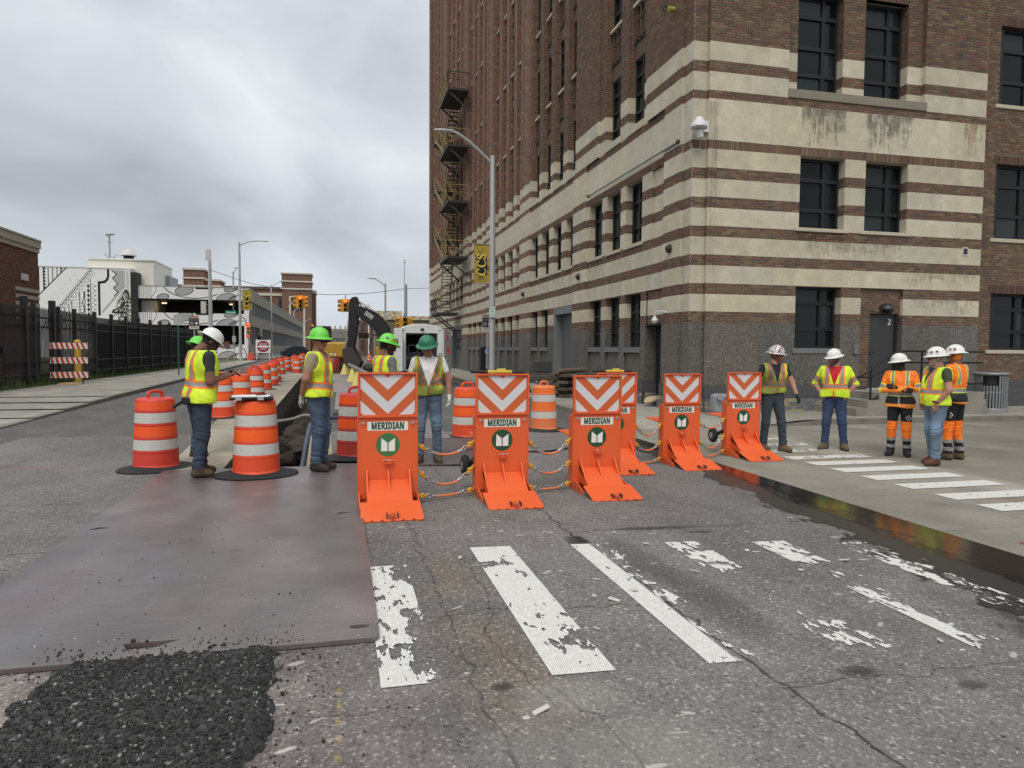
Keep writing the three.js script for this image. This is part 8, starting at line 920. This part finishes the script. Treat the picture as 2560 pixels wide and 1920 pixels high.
person('worker in a red and white printed hard hat and dirty vest with green gloves', { pos: [7.22, -0.111, -10.75], rot: rel(7.22, -10.75, 22), H: 1.78, skin: SKIN.fair, shirt: [0.012, 0.014, 0.025], pants: [0.035, 0.05, 0.062], boot: [0.12, 0.08, 0.05], head: [0.75, 0.08, 0], seed: 7, untuck: 1, glove: [0.012, 0.045, 0.04], feet: [[0.15, 0.08, 0.65], [-0.15, -0.04, 0.3]], hip: -0.02, wide: 1.02, arms: [[[0.3, 1.2, 0.0], [0.36, 0.97, 0.1], 0.5], [[-0.28, 1.19, -0.03], [-0.27, 0.94, 0.02], 0.8]], vest: { by: 1.15, vy: 1.18, vw: 0.075, hem: 1.0, dirt: 0.8 }, hat: { mat: HAT.print }, glasses: dk, face: { beard: 0.8, beardCol: [0.12, 0.045, 0.022], hair: [0.08, 0.04, 0.025] } });
const slvY = (t, f) => (f ? SKIN.fair : t > 0.93 ? YEL : Math.abs(t - 0.66) < 0.12 ? GRY : Math.abs(t - 0.66) < 0.18 ? ORG : t > 0.98 ? SKIN.fair : YEL);
person('bearded worker in sleeved yellow vest over a red polo, hands in pockets', { pos: [8.4, -0.111, -10.72], rot: rel(8.4, -10.72, -4), H: 1.73, skin: SKIN.fair, shirt: [0.45, 0.012, 0.02], pants: [0.028, 0.052, 0.115], boot: [0.12, 0.085, 0.045], head: [-0.5, 0.12, 0.05], seed: 8, untuck: 1, armFn: slvY, wide: 1.12, belly: 0.03, feet: [[0.17, 0.0, 0.5], [-0.14, 0.02, -0.6]], fade: 0.3, arms: [[[0.34, 1.19, -0.06], [0.2, 0.99, 0.04], 0.4, null, [-0.35, -0.9, 0.0]], [[-0.34, 1.19, -0.06], [-0.2, 0.99, 0.04], 0.4, null, [0.35, -0.9, 0.0]]], vest: { by: 1.15, vy: 1.17, vw: 0.1, sx: 0.12, inf: 0.026, hem: 0.96, arm: 0.06 }, hat: { mat: HAT.white, tilt: 0.1 }, glasses: clr, face: { beard: 0.9, hair: [0.05, 0.028, 0.018], wide: 1.05 } });
const slvO = (t, f) => f ? [0.9, 0.26, 0.03] : t > 0.94 ? YEL : Math.abs(t - 0.8) < 0.11 ? GRY : Math.abs(t - 0.66) < 0.035 ? YEL : ORG;
const hvP = (x, y) => y > 0.62 ? [0.008, 0.008, 0.01] : y > 0.33 ? ORG : y > 0.275 ? GRY : y > 0.21 ? [0.008, 0.008, 0.01] : y > 0.155 ? GRY : [0.008, 0.008, 0.01];
const hvV = (x, y, z) => { const by = y - 1.105; if (Math.abs(by) < 0.026) return GRY; if (Math.abs(by) < 0.036) return YEL; if (y < 1.07) return y < 0.93 ? [0.9, 0.3, 0.05] : Math.abs(x) < 0.014 && z > 0 ? GRY : [0.008, 0.008, 0.01]; const xs = Math.abs(Math.abs(x) - 0.115); return xs < 0.02 && y > 1.2 ? GRY : xs < 0.033 && y > 1.2 ? YEL : ORG; };
const emblem = (p, rx, ry) => { const B = mb(), m = new THREE.Matrix4().makeRotationY(ry).setPosition(...p), q = mb(); for (const [a, b] of [[[0, 0.045], [0.045, 0]], [[0.045, 0], [0, -0.045]], [[0, -0.045], [-0.045, 0]], [[-0.045, 0], [0, 0.045]]]) q.flat([a[0], a[1], 0], [b[0], b[1], 0], 0.004, 0.012, [0, 0, 1]); q.flat([-0.018, 0.012, 0], [0.02, -0.014, 0], 0.004, 0.01, [0, 0, 1]); return B.geo(q.done(), m); };
person('worker in orange jacket and black trousers with arms crossed, white hard hat', { pos: [8.98, -0.111, -9.86], rot: rel(8.98, -9.86, -6), H: 1.66, skin: SKIN.dark, shirt: ORG, pants: [0.008, 0.008, 0.01], pantsFn: hvP, boot: [0.02, 0.019, 0.02], head: [-1.1, 0.12, 0], seed: 9, wide: 1.1, armFn: slvO, untuck: 1, feet: [[0.13, 0, 0.3], [-0.13, 0, -0.3]], arms: [[[0.29, 1.19, 0.08], [-0.07, 1.23, 0.2], 0.5, [0, 0, -1], [-1, 0.1, -0.25]], [[-0.29, 1.17, 0.09], [0.09, 1.17, 0.225], 0.5, [0, 0, -1], [1, 0.1, -0.4]]], vest: { fn: hvV, closed: 1, hem: 0.87, inf: 0.024, neck: 0.075, arm: 0.05 }, hat: { mat: HAT.white, tilt: 0.02, stickers: [[0.4, 0.05, 0.016, [0.35, 0.15, 0.08]]] }, glasses: dk, face: { hair: [0.008, 0.007, 0.006], beard: 0.4 }, extra: [['emblem', emblem([0.15, 0.69, 0.105], 0, 0.3), M.white]] });
person('older worker in a yellow vest over an olive shirt, with tattooed forearm', { pos: [8.82, -0.111, -8.97], rot: rel(8.82, -8.97, -58), H: 1.76, skin: [0.42, 0.21, 0.15], shirt: [0.05, 0.055, 0.035], pants: JLT, boot: [0.1, 0.045, 0.03], head: [-0.35, 0.05, 0], seed: 10, wide: 1.13, belly: 0.05, untuck: 1, tattoo: 1, fade: 0.7, feet: [[0.11, 0.06, 0.1], [-0.11, -0.04, 0.0]], arms: [[[0.31, 1.18, 0.0], [0.2, 0.96, 0.12], 0.5, null, [-0.25, -0.9, -0.1]], [[-0.31, 1.18, -0.04], [-0.22, 0.97, 0.1], 0.5, null, [0.25, -0.9, -0.1]]], vest: { by: 1.14, vy: 1.2, hem: 0.93, inf: 0.03, open: 0 }, hat: { mat: HAT.white, tilt: 0.05, stickers: [[0.9, 0.05, 0.02, [0.3, 0.12, 0.1]], [1.5, 0.055, 0.02, [0.06, 0.07, 0.1]], [0.3, 0.05, 0.016, [0.1, 0.1, 0.16]]] }, glasses: dk, face: { beard: 0.5, beardCol: [0.4, 0.36, 0.33], hair: [0.18, 0.17, 0.16], wide: 1.06 }, extra: [['wristwatch', mb().geo(new THREE.TorusGeometry(0.036, 0.011, 6, 16).rotateX(1.3), new THREE.Matrix4().makeTranslation(0.215, 0.99, 0.145)), M.black], ['flag_patch', mb().ob(0.255, 1.29, 0.02, 0.006, 0.05, 0.075), mat(0.25, 0.25, 0.19, 0.8)]] });
person('worker in orange jacket and striped trousers mostly hidden behind the older man', { pos: [9.55, -0.111, -9.35], rot: rel(9.55, -9.35, -118), H: 1.8, skin: SKIN.brown, shirt: ORG, pants: [0.008, 0.008, 0.01], pantsFn: hvP, boot: [0.11, 0.08, 0.045], head: [0.1, 0.05, 0], seed: 11, wide: 1.06, armFn: slvO, untuck: 1, feet: [[0.11, 0.03, 0.1], [-0.11, -0.03, 0]], arms: [[[0.28, 1.18, 0.05], [0.2, 0.98, 0.15], 0.6], [[-0.28, 1.18, 0.03], [-0.22, 0.98, 0.12], 0.6]], vest: { fn: hvV, closed: 1, hem: 0.9, inf: 0.024, neck: 0.06, arm: 0.05 }, hat: { mat: HAT.white, stickers: [[1.9, 0.05, 0.022, [0.25, 0.12, 0.1]], [1.4, 0.055, 0.018, [0.1, 0.1, 0.12]]] }, face: { hair: [0.9, 0.26, 0.03] }, extra: [['emblem', emblem([0.17, 0.72, -0.03], 0, 1.5), M.white]] });
[[-7.35, -116, 'in dark clothes nearest the yellow bollard'], [-6.9, -118, 'in dark clothes, middle of three far strollers'], [-6.3, -121, 'in dark clothes beside the dark parked car']].forEach(([x, z, l], i) => person('tiny distant pedestrian ' + l, { pos: [x, 0, z], rot: i * 0.7, H: 1.75, cell: 0.03, skin: SKIN.fair, shirt: [0.03, 0.03, 0.035], pants: [0.025, 0.027, 0.03], sleeve: 'long', arms: [hang(1), hang(-1)], seed: 20 + i }));
renderer.render(scene, camera);
